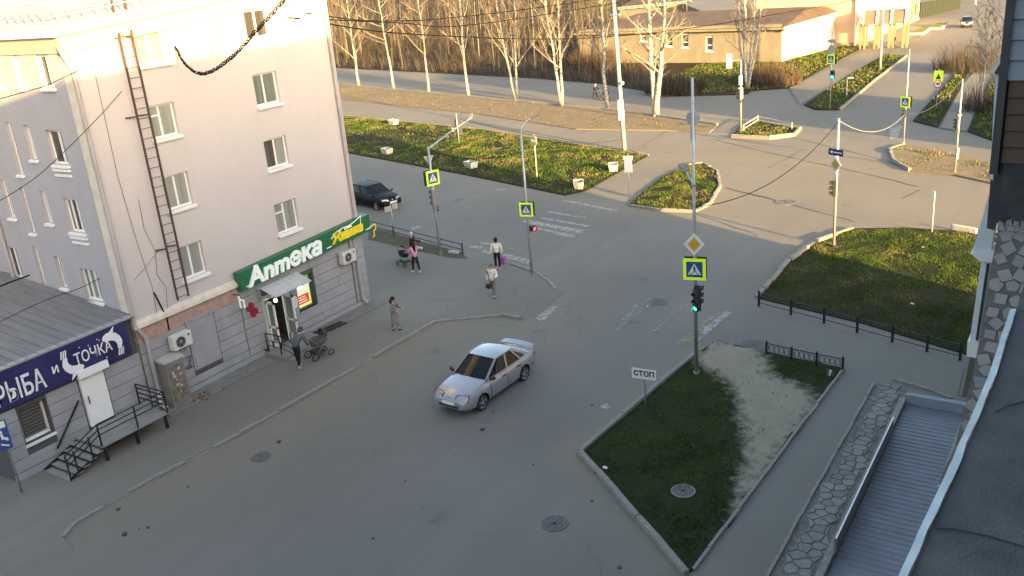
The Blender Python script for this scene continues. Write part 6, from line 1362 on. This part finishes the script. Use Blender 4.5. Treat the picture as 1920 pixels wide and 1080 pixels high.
for (x0, y0, x1, y1) in ((1323, 68, 1337, 96), (1278, 63, 1291, 90), (1249, 62, 1261, 88), (1200, 52, 1212, 78)):
    a0, z1 = a_at(x1, y0); a1, z0 = a_at(x0, y1); wins.append((a0, a1, min(z0, z1), max(z0, z1)))
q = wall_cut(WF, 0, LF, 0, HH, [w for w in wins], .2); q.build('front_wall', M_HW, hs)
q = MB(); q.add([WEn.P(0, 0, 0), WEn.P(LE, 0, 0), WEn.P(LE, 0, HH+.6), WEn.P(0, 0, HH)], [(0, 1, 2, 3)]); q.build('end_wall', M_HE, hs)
bk = c0+uF*LF+uE*LE; q = MB(); q.add([c0+uE*LE, bk, bk+V((0, 0, HH)), c0+uE*LE+V((0, 0, HH))], [(0, 1, 2, 3)]); q.add([c0+uF*LF, bk, bk+V((0, 0, HH)), c0+uF*LF+V((0, 0, HH))], [(0, 1, 2, 3)]); q.build('rear_wall', M_HW, hs)
for w in wins: window(hs, WF, *w, (), (0, .4), (2,), depth=.1, sill=.1, fw=.16)
up_ = V((0, 0, 1)); ov = .5
A_, B_, C_, D_ = c0-uF*ov-uE*.5+up_*HH, c0+uF*(LF+ov)-uE*.5+up_*HH, c0+uF*(LF+ov)+uE*(LE+.5)+up_*(HH+.4), c0-uF*ov+uE*(LE+.5)+up_*(HH+.4)
R0, R1 = c0+uF*2.0+uE*LE*.55+up_*(HH+1.5), c0+uF*(LF-2)+uE*LE*.55+up_*(HH+1.5)
q = MB(); q.add([A_, B_, C_, D_, R0, R1], [(0, 1, 5, 4), (1, 2, 5), (2, 3, 4, 5), (3, 0, 4)]); rf_ = q.build('roof', pmat('brown_roof_sheet', (.095, .066, .043), .8, .1, var=.25, scale=.6), hs)
q = MB(); q.bar(A_-up_*.15, D_-up_*.15, .12, .5); q.build('eaves_board', pmat('cream_fascia', (.52, .45, .30), .8), rf_)
q = MB(); q.bar(A_-up_*.1, B_-up_*.1, .1, .25); q.build('gutter', M_HW, rf_)
# white battlement-like parapet of the neighbouring roof behind
nb_ = thing('far_shed', 'brown roofed shed with a pale dentilled fascia behind the low house', 'shed', G(1225, 40)); g0, g1 = G(1225, 60), G(1345, 30)
zz0 = 4.6; q = MB(); q.box((g0.x, g0.y-1, 0), (g0.x+9, g0.y+7, zz0)); q.build('wall', M_HW, nb_)
e0, e1 = V((g0.x-.4, g0.y+7, zz0)), V((g0.x-.4, g0.y-8, zz0+.6)); q = MB(); q.bar(e0, e1, .2, .5)
q.build('fascia', M_CONCL, nb_)
for k in range(12): p = e0.lerp(e1, (k+.5)/12); q = MB(); q.box((p.x-.18, p.y-.25, p.z-.12), (p.x-.11, p.y+.25, p.z+.2)); q.build('dentil', M_HW, nb_)
q = MB(); q.add([e0, e1, e1+V((9, 0, 1.6)), e0+V((9, 0, 1.6))], [(0, 1, 2, 3)]); q.build('roof', MATS['brown_roof_sheet'], nb_)
# long pink and cream building with the entrance
pk = thing('far_building', 'far pink and cream building with sunlit facade beyond the arched canopy', 'building', G(1602, 88))
k0 = G(1602, 88); k1 = G(1722, 37); uP = (k1-k0); LP = uP.length; uP.normalize(); nP = V((uP.y, -uP.x, 0)); nP = nP if nP.y < 0 else -nP; WP = Wall(k0, uP, nP); HP = 9.5
M_PK = pmat('far_pink_plaster', (.46, .36, .30), .9, var=.06, scale=.4); M_CRM = pmat('far_cream_plaster', (.55, .50, .40), .9, var=.08, scale=.4)
po = [(2.5+5.2*k, 4.3+5.2*k, z0, z0+1.9) for k in range(int(LP/5.2)) for z0 in (.9, 4.4)]
q = wall_cut(WP, 0, LP, 0, HP, po, .25); q.build('facade', M_CRM, pk)
for w in po: window(pk, WP, *w, (.5,), None, (2,), depth=.15, sill=.12, fw=.14)
lv = -nP; q = MB(); q.add([k0, k0+lv*14, k0+lv*14+up_*HP, k0+up_*HP], [(0, 1, 2, 3)]); q.build('side_wall', M_PK, pk); q = MB(); q.add([k1, k1+lv*14, k1+lv*14+up_*HP, k1+up_*HP], [(0, 1, 2, 3)]); q.build('side_wall', M_PK, pk)
WPs = Wall(k0, lv, -uP)
q = MB(); WPs.box(q, 0, 14, 0, .12, 0, .6); WP.box(q, 0, LP, .0, .12, 0, .5); q.build('plinth', M_CONC, pk)
q = MB(); WP.box(q, -.25, .35, -.02, .15, 0, HP); q.build('corner_pilaster', M_SWH, pk)
window(pk, WPs, 6.0, 7.8, 3.6, 5.0, (.5,), None, (2,), depth=-.05, sill=.1, fw=.16)
for k in range(2):
    a = LP-6+k*3.2; q = MB(); WP.box(q, a, a+1.8, .02, .08, .2, 3.4); q.build('door', pmat('brown_door', (.22, .12, .06), .7), pk)
q = MB(); q.add([k0+up_*HP, k1+up_*HP, k1+lv*14+up_*HP, k0+lv*14+up_*HP], [(0, 1, 2, 3)]); q.build('roof', MATS['grey_metal_roofing'], pk)
# arched canopy
ac = thing('arched_canopy', 'row of three arched translucent canopies on pale posts before the far building', 'canopy', G(1615, 92))
s0, s1 = G(1616, 93), G(1697, 90); uS = V((s1-s0)); LS = uS.length; uS.normalize(); vS = V((-uS.y, uS.x, 0)); vS = vS if vS.y > 0 else -vS
if vS.dot(V((1, 0, 0))) < 0: vS = -vS
DS = 5.0; hs_ = hz(s0, 1612, 42)
for k in range(3):
    b0 = s0+uS*(LS*k/3); b1 = s0+uS*(LS*(k+1)/3-.2); q = MB(); n_ = 8; v_ = []
    for i in range(n_+1):
        a = i/n_; zz = hs_+1.3*math.sin(PI*a)-.35*(1-math.sin(PI*a)); off = vS*(-.6+(DS+1.2)*a)
        v_ += [b0+off+up_*zz, b1+off+up_*zz]
    q.add(v_, [(2*i, 2*i+1, 2*i+3, 2*i+2) for i in range(n_)]); q.build('arched_roof', pmat('dusty_polycarbonate', (.19, .15, .10), .5, var=.15, scale=1), ac, smooth=True)
    q = MB(); q.tube([v_[2*i]+up_*.03 for i in range(n_+1)], .09, 5); q.tube([v_[2*i+1]+up_*.03 for i in range(n_+1)], .09, 5); q.build('rib', M_CONCL, ac)
for k in range(4):
    for dd in (.2, DS-.2):
        for e in (-.25, .25):
            p = s0+uS*(LS*k/3+e*(1 if k < 3 else -1)-(.1 if k == 3 else 0))+vS*dd; q = MB(); q.bar(p, p+up_*(hs_-.2), .22); q.build('post', pmat('canopy_post', (.25, .2, .13), .7), ac)
# dark fence and shed at the end of the road
df = thing('far_fence', 'dark green board fence at the far end of the road', 'fence', G(1730, 30)); f0, f1 = G(1724, 34), G(1800, 16)
for k in range(16):
    a, b_ = f0.lerp(f1, k/16), f0.lerp(f1, (k+.94)/16); q = MB(); q.bar(a+up_*1.2, b_+up_*1.2, .12, 2.4); q.build('board', pmat('dark_green_board', (.014, .022, .015), .9, var=.2), df)
q = MB(); q.bar(f0+up_*2.4, f1+up_*2.4, .2, .15); q.build('rail', MATS['dark_green_board'], df)
gp = thing('far_shelter', 'pale posts and dark roof of a shelter beyond the road end', 'shelter', G(1798, 16)); g_ = G(1790, 10)
q = MB(); q.box((g_.x, g_.y-4, 3.4), (g_.x+4, g_.y+4, 3.9)); q.build('roof', pmat('dark_roof', (.05, .045, .04), .9), gp)
for yy in (-3.6, 0, 3.6): q = MB(); q.bar((g_.x, g_.y+yy, 0), (g_.x, g_.y+yy, 3.4), .25); q.build('post', M_CONCL, gp)
# raised flower beds beside the far pavement
for k, (x, y, lb) in enumerate(((1725, 62, 'low sunlit flower bed nearer the far building'), (1760, 52, 'low sunlit flower bed beside the far kerb'))):
    c = G(x, y); q = MB(); q.box((c.x-3, c.y-.9, 0), (c.x+3, c.y+.9, .35)); t_ = thing('flower_bed', lb, 'flower bed', c); q.build('border', M_CONCL, t_); q = MB(); q.box((c.x-2.8, c.y-.75, .35), (c.x+2.8, c.y+.75, .42)); q.build('planting', M_G2, t_)
# far kerb and pavement beside the long building
struct(sheet('far_pavement', pxy([(1480, 166), (1500, 198), (1600, 138), (1700, 78), (1780, 40), (1730, 40), (1640, 84)]), .06, M_PAVE))
struct(sheet('far_pavement', pxy([(1762, 241), (1812, 248), (1850, 160), (1840, 120), (1805, 160)]), .06, M_PAVE))

# ------------------------------------------------------------------ overhead wires
def wire(label, pts, r=.012, sag=0.0, name='overhead_wire', n=14, mat=None, twist=0, cat='cable'):
    pts = [V(p) for p in pts]; P = []
    for i in range(len(pts)-1):
        for k in range(n):
            t = k/n; p = pts[i].lerp(pts[i+1], t); p.z -= sag*4*t*(1-t)*(1 if isinstance(sag, float) else 0); P.append(p)
    P.append(pts[-1]); q = MB()
    if twist:
        for s in range(twist):
            PP = []
            for i, p in enumerate(P): a = i*.55+s*2*PI/twist; PP.append(p+V((math.cos(a)*.045+rnd.gauss(0, .012), math.sin(a)*.02, math.sin(a)*.045+rnd.gauss(0, .012))))
            q.tube(PP, r, 5)
    else: q.tube(P, r, 5)
    return tag(q.build(name, mat or M_CABLE, None), label, cat)
def smooth(pts, n=8):
    P = [V(p) for p in pts]; out = []
    for i in range(len(P)-1):
        a, b_, c, d = P[max(i-1, 0)], P[i], P[i+1], P[min(i+2, len(P)-1)]
        for k in range(n):
            t = k/n; out.append(.5*((2*b_)+(c-a)*t+(2*a-5*b_+4*c-d)*t*t+(3*b_-a-3*c+d)*t**3))
    out.append(P[-1]); return out
cb_pts = smooth([onY(330, 88, 28.9), onY(346, 118, 28.2), onY(372, 137, 27.0), onY(400, 132, 26.0), onY(440, 102, 24.6), onY(480, 58, 23.2), onY(532, 0, 21.5), onY(600, -90, 19.0)])
wire('thick twisted black cable bundle sagging in front of the sunlit top wall', cb_pts, .017, 0.0, 'cable_bundle', 3, None, 4)
wire('thin cable running from the left edge up to the fire ladder', smooth([onY(-20, 388, 27.0), onY(60, 338, 27.3), onY(120, 285, 27.8), onY(180, 225, 28.3), onY(228, 172, 28.7)]), .012, 0.0, n=3)
wire('thin cable crossing the sunlit corner near the top left', [onY(-10, 188, 27.5), onY(90, 160, 28), onY(150, 130, 28.6)], .014, 0.0, n=4)
wire('thin cable hanging over the shop roof to the pink wall', smooth([onY(-10, 608, 28.0), onY(80, 565, 28.6), onY(150, 540, 29.0), onY(198, 516, 31.0)]), .012, 0.0, n=3)
wire('dark cable above the railing at the left edge', [onY(-10, 540, 31), onY(55, 516, 32.5)], .03, 0.0, n=3)
far1 = [onY(575, 24, 28.9), onX(700, 39, 36.0), onX(860, 32, 45), onX(1105, 0, 62), onX(1300, -40, 80)]
wire('upper black overhead wire from the pink building across the birch crowns', smooth(far1), .026, 0.0, n=2)
wire('middle black overhead wire from the pink building across the birch crowns', smooth([onY(542, 33, 28.9), onX(750, 43, 38), onX(890, 46, 46), onX(1185, 0, 66), onX(1330, -30, 80)]), .026, 0.0, n=2)
wire('lower black overhead wire from the pink building past the concrete mast', smooth([onY(556, 34, 28.9), onX(720, 60, 40), onX(890, 70, 50), onX(1000, 73, 58), onX(1140, 69, 64.5), onX(1320, 49, 80), onX(1550, 10, 110), onX(1620, -4, 125)]), .032, 0.0, n=2)
wire('pale cable slung between the right lawn pole and the far island pole', [p4.top-V((0, 0, .1)), V((p5.b.x, p5.b.y, p5.z(1696, 213)))], .022, .9, mat=M_GALV)
wire('pale cable slung between the two far island poles', [V((p5.b.x, p5.b.y, p5.z(1696, 213))), p6.top], .022, .7, mat=M_GALV)
wire('dark cable slung from the near lamp pole to the right lawn pole', [V((p1.b.x, p1.b.y, p1.z(1313, 388))), p4.top-V((0, 0, .15))], .016, .9)
q = MB(); z_ = p1.z(1318, 386)
q.tube([V((p1.b.x+.1, p1.b.y-.14+.1*math.cos(t), z_+.13*math.sin(t))) for t in [2*PI*k/12 for k in range(25)]], .012, 5); q.build('cable_coil', M_CABLE, p1.t)
wire('dark cable from the boom arm pole to the curved lamp pole', [p2.top-V((0, 0, .15)), V((p3.b.x, p3.b.y, p3.z(983, 285)))], .014, .4)
wire('thin cable from the boom end past the curved lamp pole to the mast', smooth([onX(868, 226, 41), onX(980, 250, 45), onX(1090, 268, 56), onX(1168, 262, p9.b.x)]), .014, 0.0, n=3)
# ------------------------------------------------------------------ people
M_SKIN = pmat('skin', (.50, .33, .25), .6, var=.05)
def skinmesh(verts, edges, radii, mat, name, parent, sub=2):
    me = bpy.data.meshes.new(name); me.from_pydata([tuple(v) for v in verts], edges, []); me.materials.append(mat)
    o = bpy.data.objects.new(name, me); COL.objects.link(o); md = o.modifiers.new('s', 'SKIN'); md.use_smooth_shade = True
    for i, r in enumerate(radii): me.skin_vertices[0].data[i].radius = r if isinstance(r, tuple) else (r, r)
    me.skin_vertices[0].data[0].use_root = True
    ss = o.modifiers.new('u', 'SUBSURF'); ss.levels = sub; ss.render_levels = sub
    dg = bpy.context.evaluated_depsgraph_get(); m2 = bpy.data.meshes.new_from_object(o.evaluated_get(dg)); m2.name = name
    o.modifiers.clear(); o.data = m2; m2.materials.clear(); m2.materials.append(mat); m2.polygons.foreach_set('use_smooth', [True]*len(m2.polygons))
    o.parent = parent; return o
def rotY(v, a): c, s = math.cos(a), math.sin(a); return V((v.x*c+v.z*s, v.y, -v.x*s+v.z*c))
def person(label, loc, heading, h=1.66, lean=0.0, legs=((.25, .1), (-.25, .25)), arms=((.2, .3), (-.2, .3)), hair=(.02, .015, .012), hairlen=0.0, hat=None, top=(.5, .5, .5), toplen=.0, bottom=(.03, .03, .035), shoes=(.03, .03, .03), coat=None, armout=(.10, .10), skirt=None, fat=1.0):
    t = thing('person', label, 'person')
    pel = V((0, 0, .95)); tor = lambda p: pel + rotY(V(p)-pel, lean)
    ch, nk, hb, ht = tor((0, 0, 1.27)), tor((0, 0, 1.46)), tor((.01, 0, 1.53)), tor((.03, 0, 1.67))
    J = {}
    for i, s in enumerate((1, -1)):
        th, kb = legs[i]; hip = V((0, s*.095, .90)); kn = hip + rotY(V((0, 0, -.43)), -th); an = kn + rotY(V((0, 0, -.42)), -th+kb); toe = an + rotY(V((.15, s*.01, -.045)), (-th+kb)*.6)
        J[i] = [hip, kn, an, toe]
        sa, eb = arms[i]; sh = tor((0, s*.185, 1.40)); el = sh + rotY(V((0, s*armout[i]*.9, -.28)), -sa+lean*.2); wr = el + rotY(V((0, -s*.02, -.25)), -sa-eb+lean*.2); ha = wr + (wr-el).normalized()*.09; J[i+2] = [sh, el, wr, ha]
    zmin = min(J[0][2].z, J[1][2].z)-.075; dz = V((0, 0, -zmin))
    for q in J: J[q] = [p+dz for p in J[q]]
    pel = pel+dz; ch, nk, hb, ht = ch+dz, nk+dz, hb+dz, ht+dz
    # body: one continuous skinned figure with fingers
    vs_ = [pel, ch, nk, hb, ht]; ed = [(0, 1), (1, 2), (2, 3), (3, 4)]; ra = [(.09, .08), (.105, .085), .05, (.08, .085), (.07, .08)]
    for i in (0, 1):
        b = len(vs_); vs_ += J[i]; ed += [(0, b), (b, b+1), (b+1, b+2), (b+2, b+3)]; ra += [.06, .045, .035, .03]
    for i in (2, 3):
        b = len(vs_); sh, el, wr, ha = J[i]; s = 1 if i == 2 else -1; vs_ += [sh, el, wr, wr.lerp(ha, .6)]; ed += [(1, b), (b, b+1), (b+1, b+2), (b+2, b+3)]; ra += [.040, .032, .026, (.036, .02)]
        d = (ha-wr).normalized(); sd = V((.8, 0, .6)).cross(d); sd = sd.normalized() if sd.length > .1 else V((0, 1, 0)); fw = d.cross(sd)
        for f, ln in ((-.027, .062), (-.009, .075), (.009, .07), (.027, .055)):
            m_ = wr.lerp(ha, .6)+sd*f+d*.025; c = len(vs_); vs_ += [m_, m_+d*ln*.5+fw*.006, m_+d*ln*.9+fw*.025]; ed += [(b+3, c), (c, c+1), (c+1, c+2)]; ra += [.0095, .0085, .0075]
        m_ = wr.lerp(ha, .3)+sd*.035; c = len(vs_); vs_ += [m_, m_+sd*.018+d*.035]; ed += [(b+3, c), (c, c+1)]; ra += [.0105, .009]
    skinmesh(vs_, ed, ra, M_SKIN, 'body', t, 1)
    f_ = tor((1, 0, .95))+dz-pel; f_.normalize(); hc = hb.lerp(ht, .5); upv = (ht-hb).normalized()
    q = MB(); q.sphere(hc+upv*.01, .108, 12, 8, (1.0, .86, 1.15)); q.sphere(hc+f_*.105-upv*.02, .02, 6, 4, (1, .7, 1.2))
    for s in (-1, 1): q.sphere(hc+V((0, s*.098, 0))-upv*.01, .025, 6, 4, (.7, .5, 1.2))
    hd_ = q.build('head', M_SKIN, t, smooth=True)
    q = MB()
    for s in (-1, 1): q.sphere(hc+f_*.095+V((0, s*.035, 0))+upv*.02, .013, 6, 4)
    q.build('eyes', pmat('eye_dark', (.03, .025, .02), .4), hd_); q = MB(); q.bar(hc+f_*.1+V((0, -.025, 0))-upv*.065, hc+f_*.1+V((0, .025, 0))-upv*.065, .012); q.build('mouth', pmat('lip', (.32, .12, .1), .6), hd_)
    def dm(c, nm, r=.85): return pmat('cloth_%s_%.2f_%.2f_%.2f' % (nm, *c), c, r, var=.14, scale=9, bump=.2, bscale=18, spec=.2)
    bw = -f_
    q = MB(); q.sphere(hc+upv*.035+bw*.018, .118, 12, 8, (1.02, .92, 1.05))
    if hairlen: q.tube([hc+bw*.06+upv*.02, hc+bw*.105-upv*.12, nk+bw*.12-V((0, 0, hairlen))], [.10, .10, .05], 8)
    else: q.sphere(hc+bw*.055-upv*.03, .09, 8, 6)
    q.build('cap' if hat else 'hair', dm(hat or hair, 'hair'), hd_, smooth=True)
    tm = dm(top, 'top'); hem = pel + V((0, 0, -.02-toplen))
    vs_ = [hem, pel+V((0, 0, .14)), ch, ch.lerp(nk, .72)]; ed = [(0, 1), (1, 2), (2, 3)]; ra = [(.160*fat, .135*fat), (.145*fat, .125*fat), (.150*fat, .125*fat), (.085, .08)]
    for i in (2, 3):
        b = len(vs_); sh, el, wr, ha = J[i]; vs_ += [sh, el, wr]; ed += [(2, b), (b, b+1), (b+1, b+2)]; ra += [.088*fat, .068*fat, .050]
    skinmesh(vs_, ed, ra, tm, 'jacket', t, 2)
    bm2 = dm(bottom, 'legs'); vs_ = [pel+V((0, 0, .05)), pel+V((0, 0, -.06))]; ed = [(0, 1)]; ra = [(.14, .115), (.14, .115)]
    for i in (0, 1):
        b = len(vs_); hp, kn, an, toe = J[i]; vs_ += [hp-V((0, 0, .06)), kn, kn.lerp(an, .85)]; ed += [(1, b), (b, b+1), (b+1, b+2)]; ra += [.10, .072, .055]
    skinmesh(vs_, ed, ra, bm2, 'trousers', t, 2)
    if coat:
        q = MB(); n_ = 14; rings = []
        for z_, rx, ry in ((ch.z+.02, .155, .175), (pel.z+.12, .15, .16), (pel.z-.08, .17, .185), (coat[1]+.1, .185, .20), (coat[1], .19, .205)):
            rings.append([(pel.x*(1)+rx*math.cos(2*PI*j/n_)*(1+.04*math.sin(3*j)), ry*math.sin(2*PI*j/n_), z_) for j in range(n_)])
        q.add([p for r_ in rings for p in r_], [(i*n_+j, i*n_+(j+1) % n_, (i+1)*n_+(j+1) % n_, (i+1)*n_+j) for i in range(4) for j in range(n_)]); q.build('coat_skirt', dm(coat[0], 'coat'), t, smooth=True)
    for i in (0, 1):
        an, toe = J[i][2], J[i][3]; sm_ = dm(shoes, 'shoe'); skinmesh([an+V((-.03, 0, -.03)), an+V((.05, 0, -.04)), toe+V((.02, 0, 0))], [(0, 1), (1, 2)], [(.05, .05), (.052, .042), (.045, .03)], sm_, 'shoe', t, 1)
    k = h/1.70; t.location = loc; t.rotation_euler.z = heading; t.scale = (k, k, k)
    return t, [[None, p] for p in (J[2][3], J[3][3])]
def head_to(a, b_): p, q_ = G(*a), G(*b_); d = q_-p; return math.atan2(d.y, d.x)
def gz(x, y, z=PV_Z): return G(x, y, z)
def wpt(t, p): return Matrix.LocRotScale(t.location, t.rotation_euler, t.scale) @ p
# pram
def pram(label, loc, heading, shell, hood, s=1.0):
    t = thing('pram', label, 'pram')
    q = MB(); n_ = 12
    rings = [[(.42*f*math.cos(2*PI*j/n_)+.05, .22*f*math.sin(2*PI*j/n_), z) for j in range(n_)] for f, z in ((.45, .48), (.8, .52), (1, .66), (1.02, .80))]
    q.add([p for r in rings for p in r], [(i*n_+j, i*n_+(j+1) % n_, (i+1)*n_+(j+1) % n_, (i+1)*n_+j) for i in range(3) for j in range(n_)]+[tuple(range(n_))]); q.build('carrycot', pmat('pram_'+label[:12], shell, .8, var=.15), t, smooth=True)
    q = MB(); v_ = []; m_ = 7
    for i in range(5):
        a = PI*.5*i/4
        for j in range(m_): b = PI*j/(m_-1); v_.append((.22+.26*math.cos(a)*1.0*math.sin(b)*.9-.0, .235*math.cos(b), .80+.34*math.sin(b)*(.35+.65*math.sin(a+.3))))
    q.add(v_, [(i*m_+j, i*m_+j+1, (i+1)*m_+j+1, (i+1)*m_+j) for i in range(4) for j in range(m_-1)]); q.build('hood', pmat('pramhood_'+label[:12], hood, .8, var=.15), t, smooth=True)
    q = MB()
    for sd in (-.24, .24): q.tube([(.38, sd, .14), (-.05, sd, .5), (-.52, sd, 1.02)], .014, 5); q.tube([(-.36, sd, .14), (.05, sd, .48), (.3, sd, .7)], .014, 5)
    q.tube([(-.52, -.24, 1.02), (-.56, -.2, 1.04), (-.56, .2, 1.04), (-.52, .24, 1.02)], .016, 5); q.build('frame', M_SIGG, t)
    q = MB(); q.box((-.3, -.2, .2), (.28, .2, .34)); q.build('basket', M_DKGL, t)
    for x, r in ((.38, .12), (-.36, .15)):
        for sd in (-.27, .27):
            w = MB(); w.tube([(x+r*math.cos(2*PI*j/14), sd, r+r*math.sin(2*PI*j/14)-.0) for j in range(15)], .022, 6); o = w.build('wheel', M_TYRE, t); w = MB()
            for j in range(6): w.bar((x, sd, r), (x+r*math.cos(j*PI/3), sd, r+r*math.sin(j*PI/3)), .012)
            w.build('spokes', M_SIGG, o)
    t.location = loc; t.rotation_euler.z = heading; t.scale = (s, s, s)
    return t
hA = head_to((784, 512), (752, 500))
tA, _ = person('woman in pink jacket and black trousers pushing a pram on the pavement', gz(781, 511), hA, 1.62, .10, ((.22, .05), (-.22, .2)), ((.75, .55), (.72, .55)), (.015, .012, .012), .30, None, (.62, .24, .42), .10, (.015, .015, .018), (.7, .68, .66), fat=1.05)
pram('dark pram pushed by the woman in pink', gz(760, 497), hA, (.02, .02, .022), (.12, .125, .13), .95)
person('person in dark jacket and pale cap standing behind the woman in pink', gz(776, 492), head_to((776, 492), (800, 488)), 1.66, .05, ((.05, .05), (-.05, .05)), ((.2, .3), (1.0, .4)), (.3, .3, .3), 0, (.42, .42, .41), (.035, .028, .035), .08, (.05, .05, .055), (.05, .05, .05))
tC, hc_ = person('person in white top and black trousers walking to the crossing with a purple bag', gz(934, 505), head_to((930, 505), (925, 478)), 1.66, .02, ((.15, .05), (-.2, .2)), ((.1, .15), (-.1, .15)), (.02, .016, .014), 0, None, (.66, .66, .63), .06, (.018, .012, .016), (.55, .5, .48))
c = wpt(tC, hc_[1][1]); tb = thing('bag', 'purple shopping bag held by the person in the white top', 'bag', (c.x, c.y, c.z-.45))
q = MB(); q.hexa([(c.x-.08, c.y-.20, c.z-.52), (c.x+.08, c.y-.20, c.z-.52), (c.x+.08, c.y+.14, c.z-.52), (c.x-.08, c.y+.14, c.z-.52), (c.x-.09, c.y-.22, c.z-.1), (c.x+.09, c.y-.22, c.z-.1), (c.x+.09, c.y+.16, c.z-.1), (c.x-.09, c.y+.16, c.z-.1)]); q.build('sack', pmat('purple_bag', (.26, .10, .30), .6, var=.5, scale=12), tb, bevel=.02)
q = MB(); q.tube([(c.x, c.y-.12, c.z-.12), (c.x, c.y-.02, c.z+.0), (c.x, c.y+.08, c.z-.12)], .01, 5); q.build('strap', MATS['purple_bag'], tb)
tD, hd_ = person('person in white jacket and grey trousers walking with a black handbag', gz(926, 556), head_to((926, 556), (905, 585)), 1.62, .04, ((.3, .1), (-.3, .45)), ((.35, 1.3), (-.15, .2)), (.16, .11, .08), 0, None, (.64, .63, .59), .12, (.16, .15, .145), (.03, .03, .03), fat=1.1)
c = wpt(tD, hd_[1][1]); tb = thing('handbag', 'small black handbag carried by the person in the white jacket', 'bag', (c.x, c.y, c.z-.3)); q = MB(); q.box((c.x-.06, c.y-.12, c.z-.34), (c.x+.06, c.y+.12, c.z-.12)); q.build('pouch', M_SBLK, tb, bevel=.02); q = MB(); q.tube([(c.x, c.y-.08, c.z-.12), (c.x, c.y, c.z), (c.x, c.y+.08, c.z-.12)], .01, 5); q.build('handle', M_SBLK, tb)
person('person with long black hair in a brown grey long coat walking past the pharmacy corner', gz(743, 619), head_to((743, 619), (765, 622)), 1.53, .03, ((.12, .02), (-.15, .15)), ((.25, 1.25), (.2, 1.35)), (.012, .01, .01), .12, None, (.20, .175, .165), .1, (.20, .17, .155), (.03, .03, .03), coat=((.215, .185, .17), .36))
hF = head_to((562, 690), (612, 660))
person('person in dark clothes bending over a pram by the pharmacy step', gz(562, 690), hF, 1.74, .62, ((.12, .02), (-.1, .08)), ((.35, .35), (.3, .3)), (.03, .025, .02), 0, (.06, .06, .065), (.10, .105, .11), .08, (.015, .016, .02), (.3, .3, .3), fat=1.1)
pram('grey pram with dark hood beside the pharmacy step', gz(600, 668), hF-.25, (.10, .10, .105), (.035, .035, .04), 1.05)
hG = head_to((1110, 187), (1150, 187))
person('distant person in dark clothes pushing a stroller along the far road', G(1116, 187), hG, 1.72, .12, ((.4, .05), (-.4, .3)), ((.7, .4), (.7, .4)), (.25, .2, .16), 0, (.3, .28, .26), (.03, .03, .035), .06, (.025, .025, .03), (.03, .03, .03))
pram('distant dark stroller on the far road', G(1135, 188), hG, (.02, .02, .022), (.03, .03, .032), 1.0)
person('tiny distant person in dark clothes under the arched canopy', G(1676, 90), 2.4, 1.72, .02, ((.2, .05), (-.2, .2)), ((.1, .2), (-.1, .2)), (.03, .025, .02), 0, None, (.03, .03, .035), .05, (.03, .03, .03), (.03, .03, .03))

# ------------------------------------------------------------------ small debris on the asphalt
q = MB(); R9 = random.Random(77)
for px, py, s_ in ((524, 829, .10), (222, 956, .07), (233, 1003, .09), (277, 990, .06), (353, 913, .05), (1000, 872, .04), (905, 806, .10), (925, 772, .05), (700, 1010, .05), (1110, 760, .05), (1162, 1065, .06), (1110, 940, .05), (760, 902, .04)) + tuple((R9.uniform(200, 1000), R9.uniform(640, 1060), R9.uniform(.012, .03)) for _ in range(12)):
    c = G(px, py); n_ = 5; q.prism([(c.x+s_*R9.uniform(.6, 1.1)*math.cos(2*PI*k/n_), c.y+s_*R9.uniform(.6, 1.1)*math.sin(2*PI*k/n_), .003) for k in range(n_)], (0, 0, s_*.5))
o = q.build('road_debris', pmat('dark_clod', (.06, .056, .05), .9, var=.4, scale=9)); tag(o, 'small dark clods and grit scattered over the near road', 'debris'); o['kind'] = 'stuff'
c = G(1556, 702, .08); q = MB(); q.hexa([(c.x-.1, c.y-.16, .06), (c.x+.1, c.y-.14, .06), (c.x+.1, c.y+.12, .06), (c.x-.1, c.y+.1, .06), (c.x-.08, c.y-.12, .24), (c.x+.07, c.y-.1, .2), (c.x+.06, c.y+.08, .26), (c.x-.07, c.y+.06, .2)]); t_ = thing('litter_bag', 'crumpled green and white bag lying under the lattice fence', 'litter', c); q.build('bag', pmat('green_bag', (.02, .10, .04), .6, var=.3), t_)
q = MB(); q.bar((c.x-.12, c.y-.02, .1), (c.x-.11, c.y-.06, .3), .05); q.build('white_fold', M_SWH, t_)
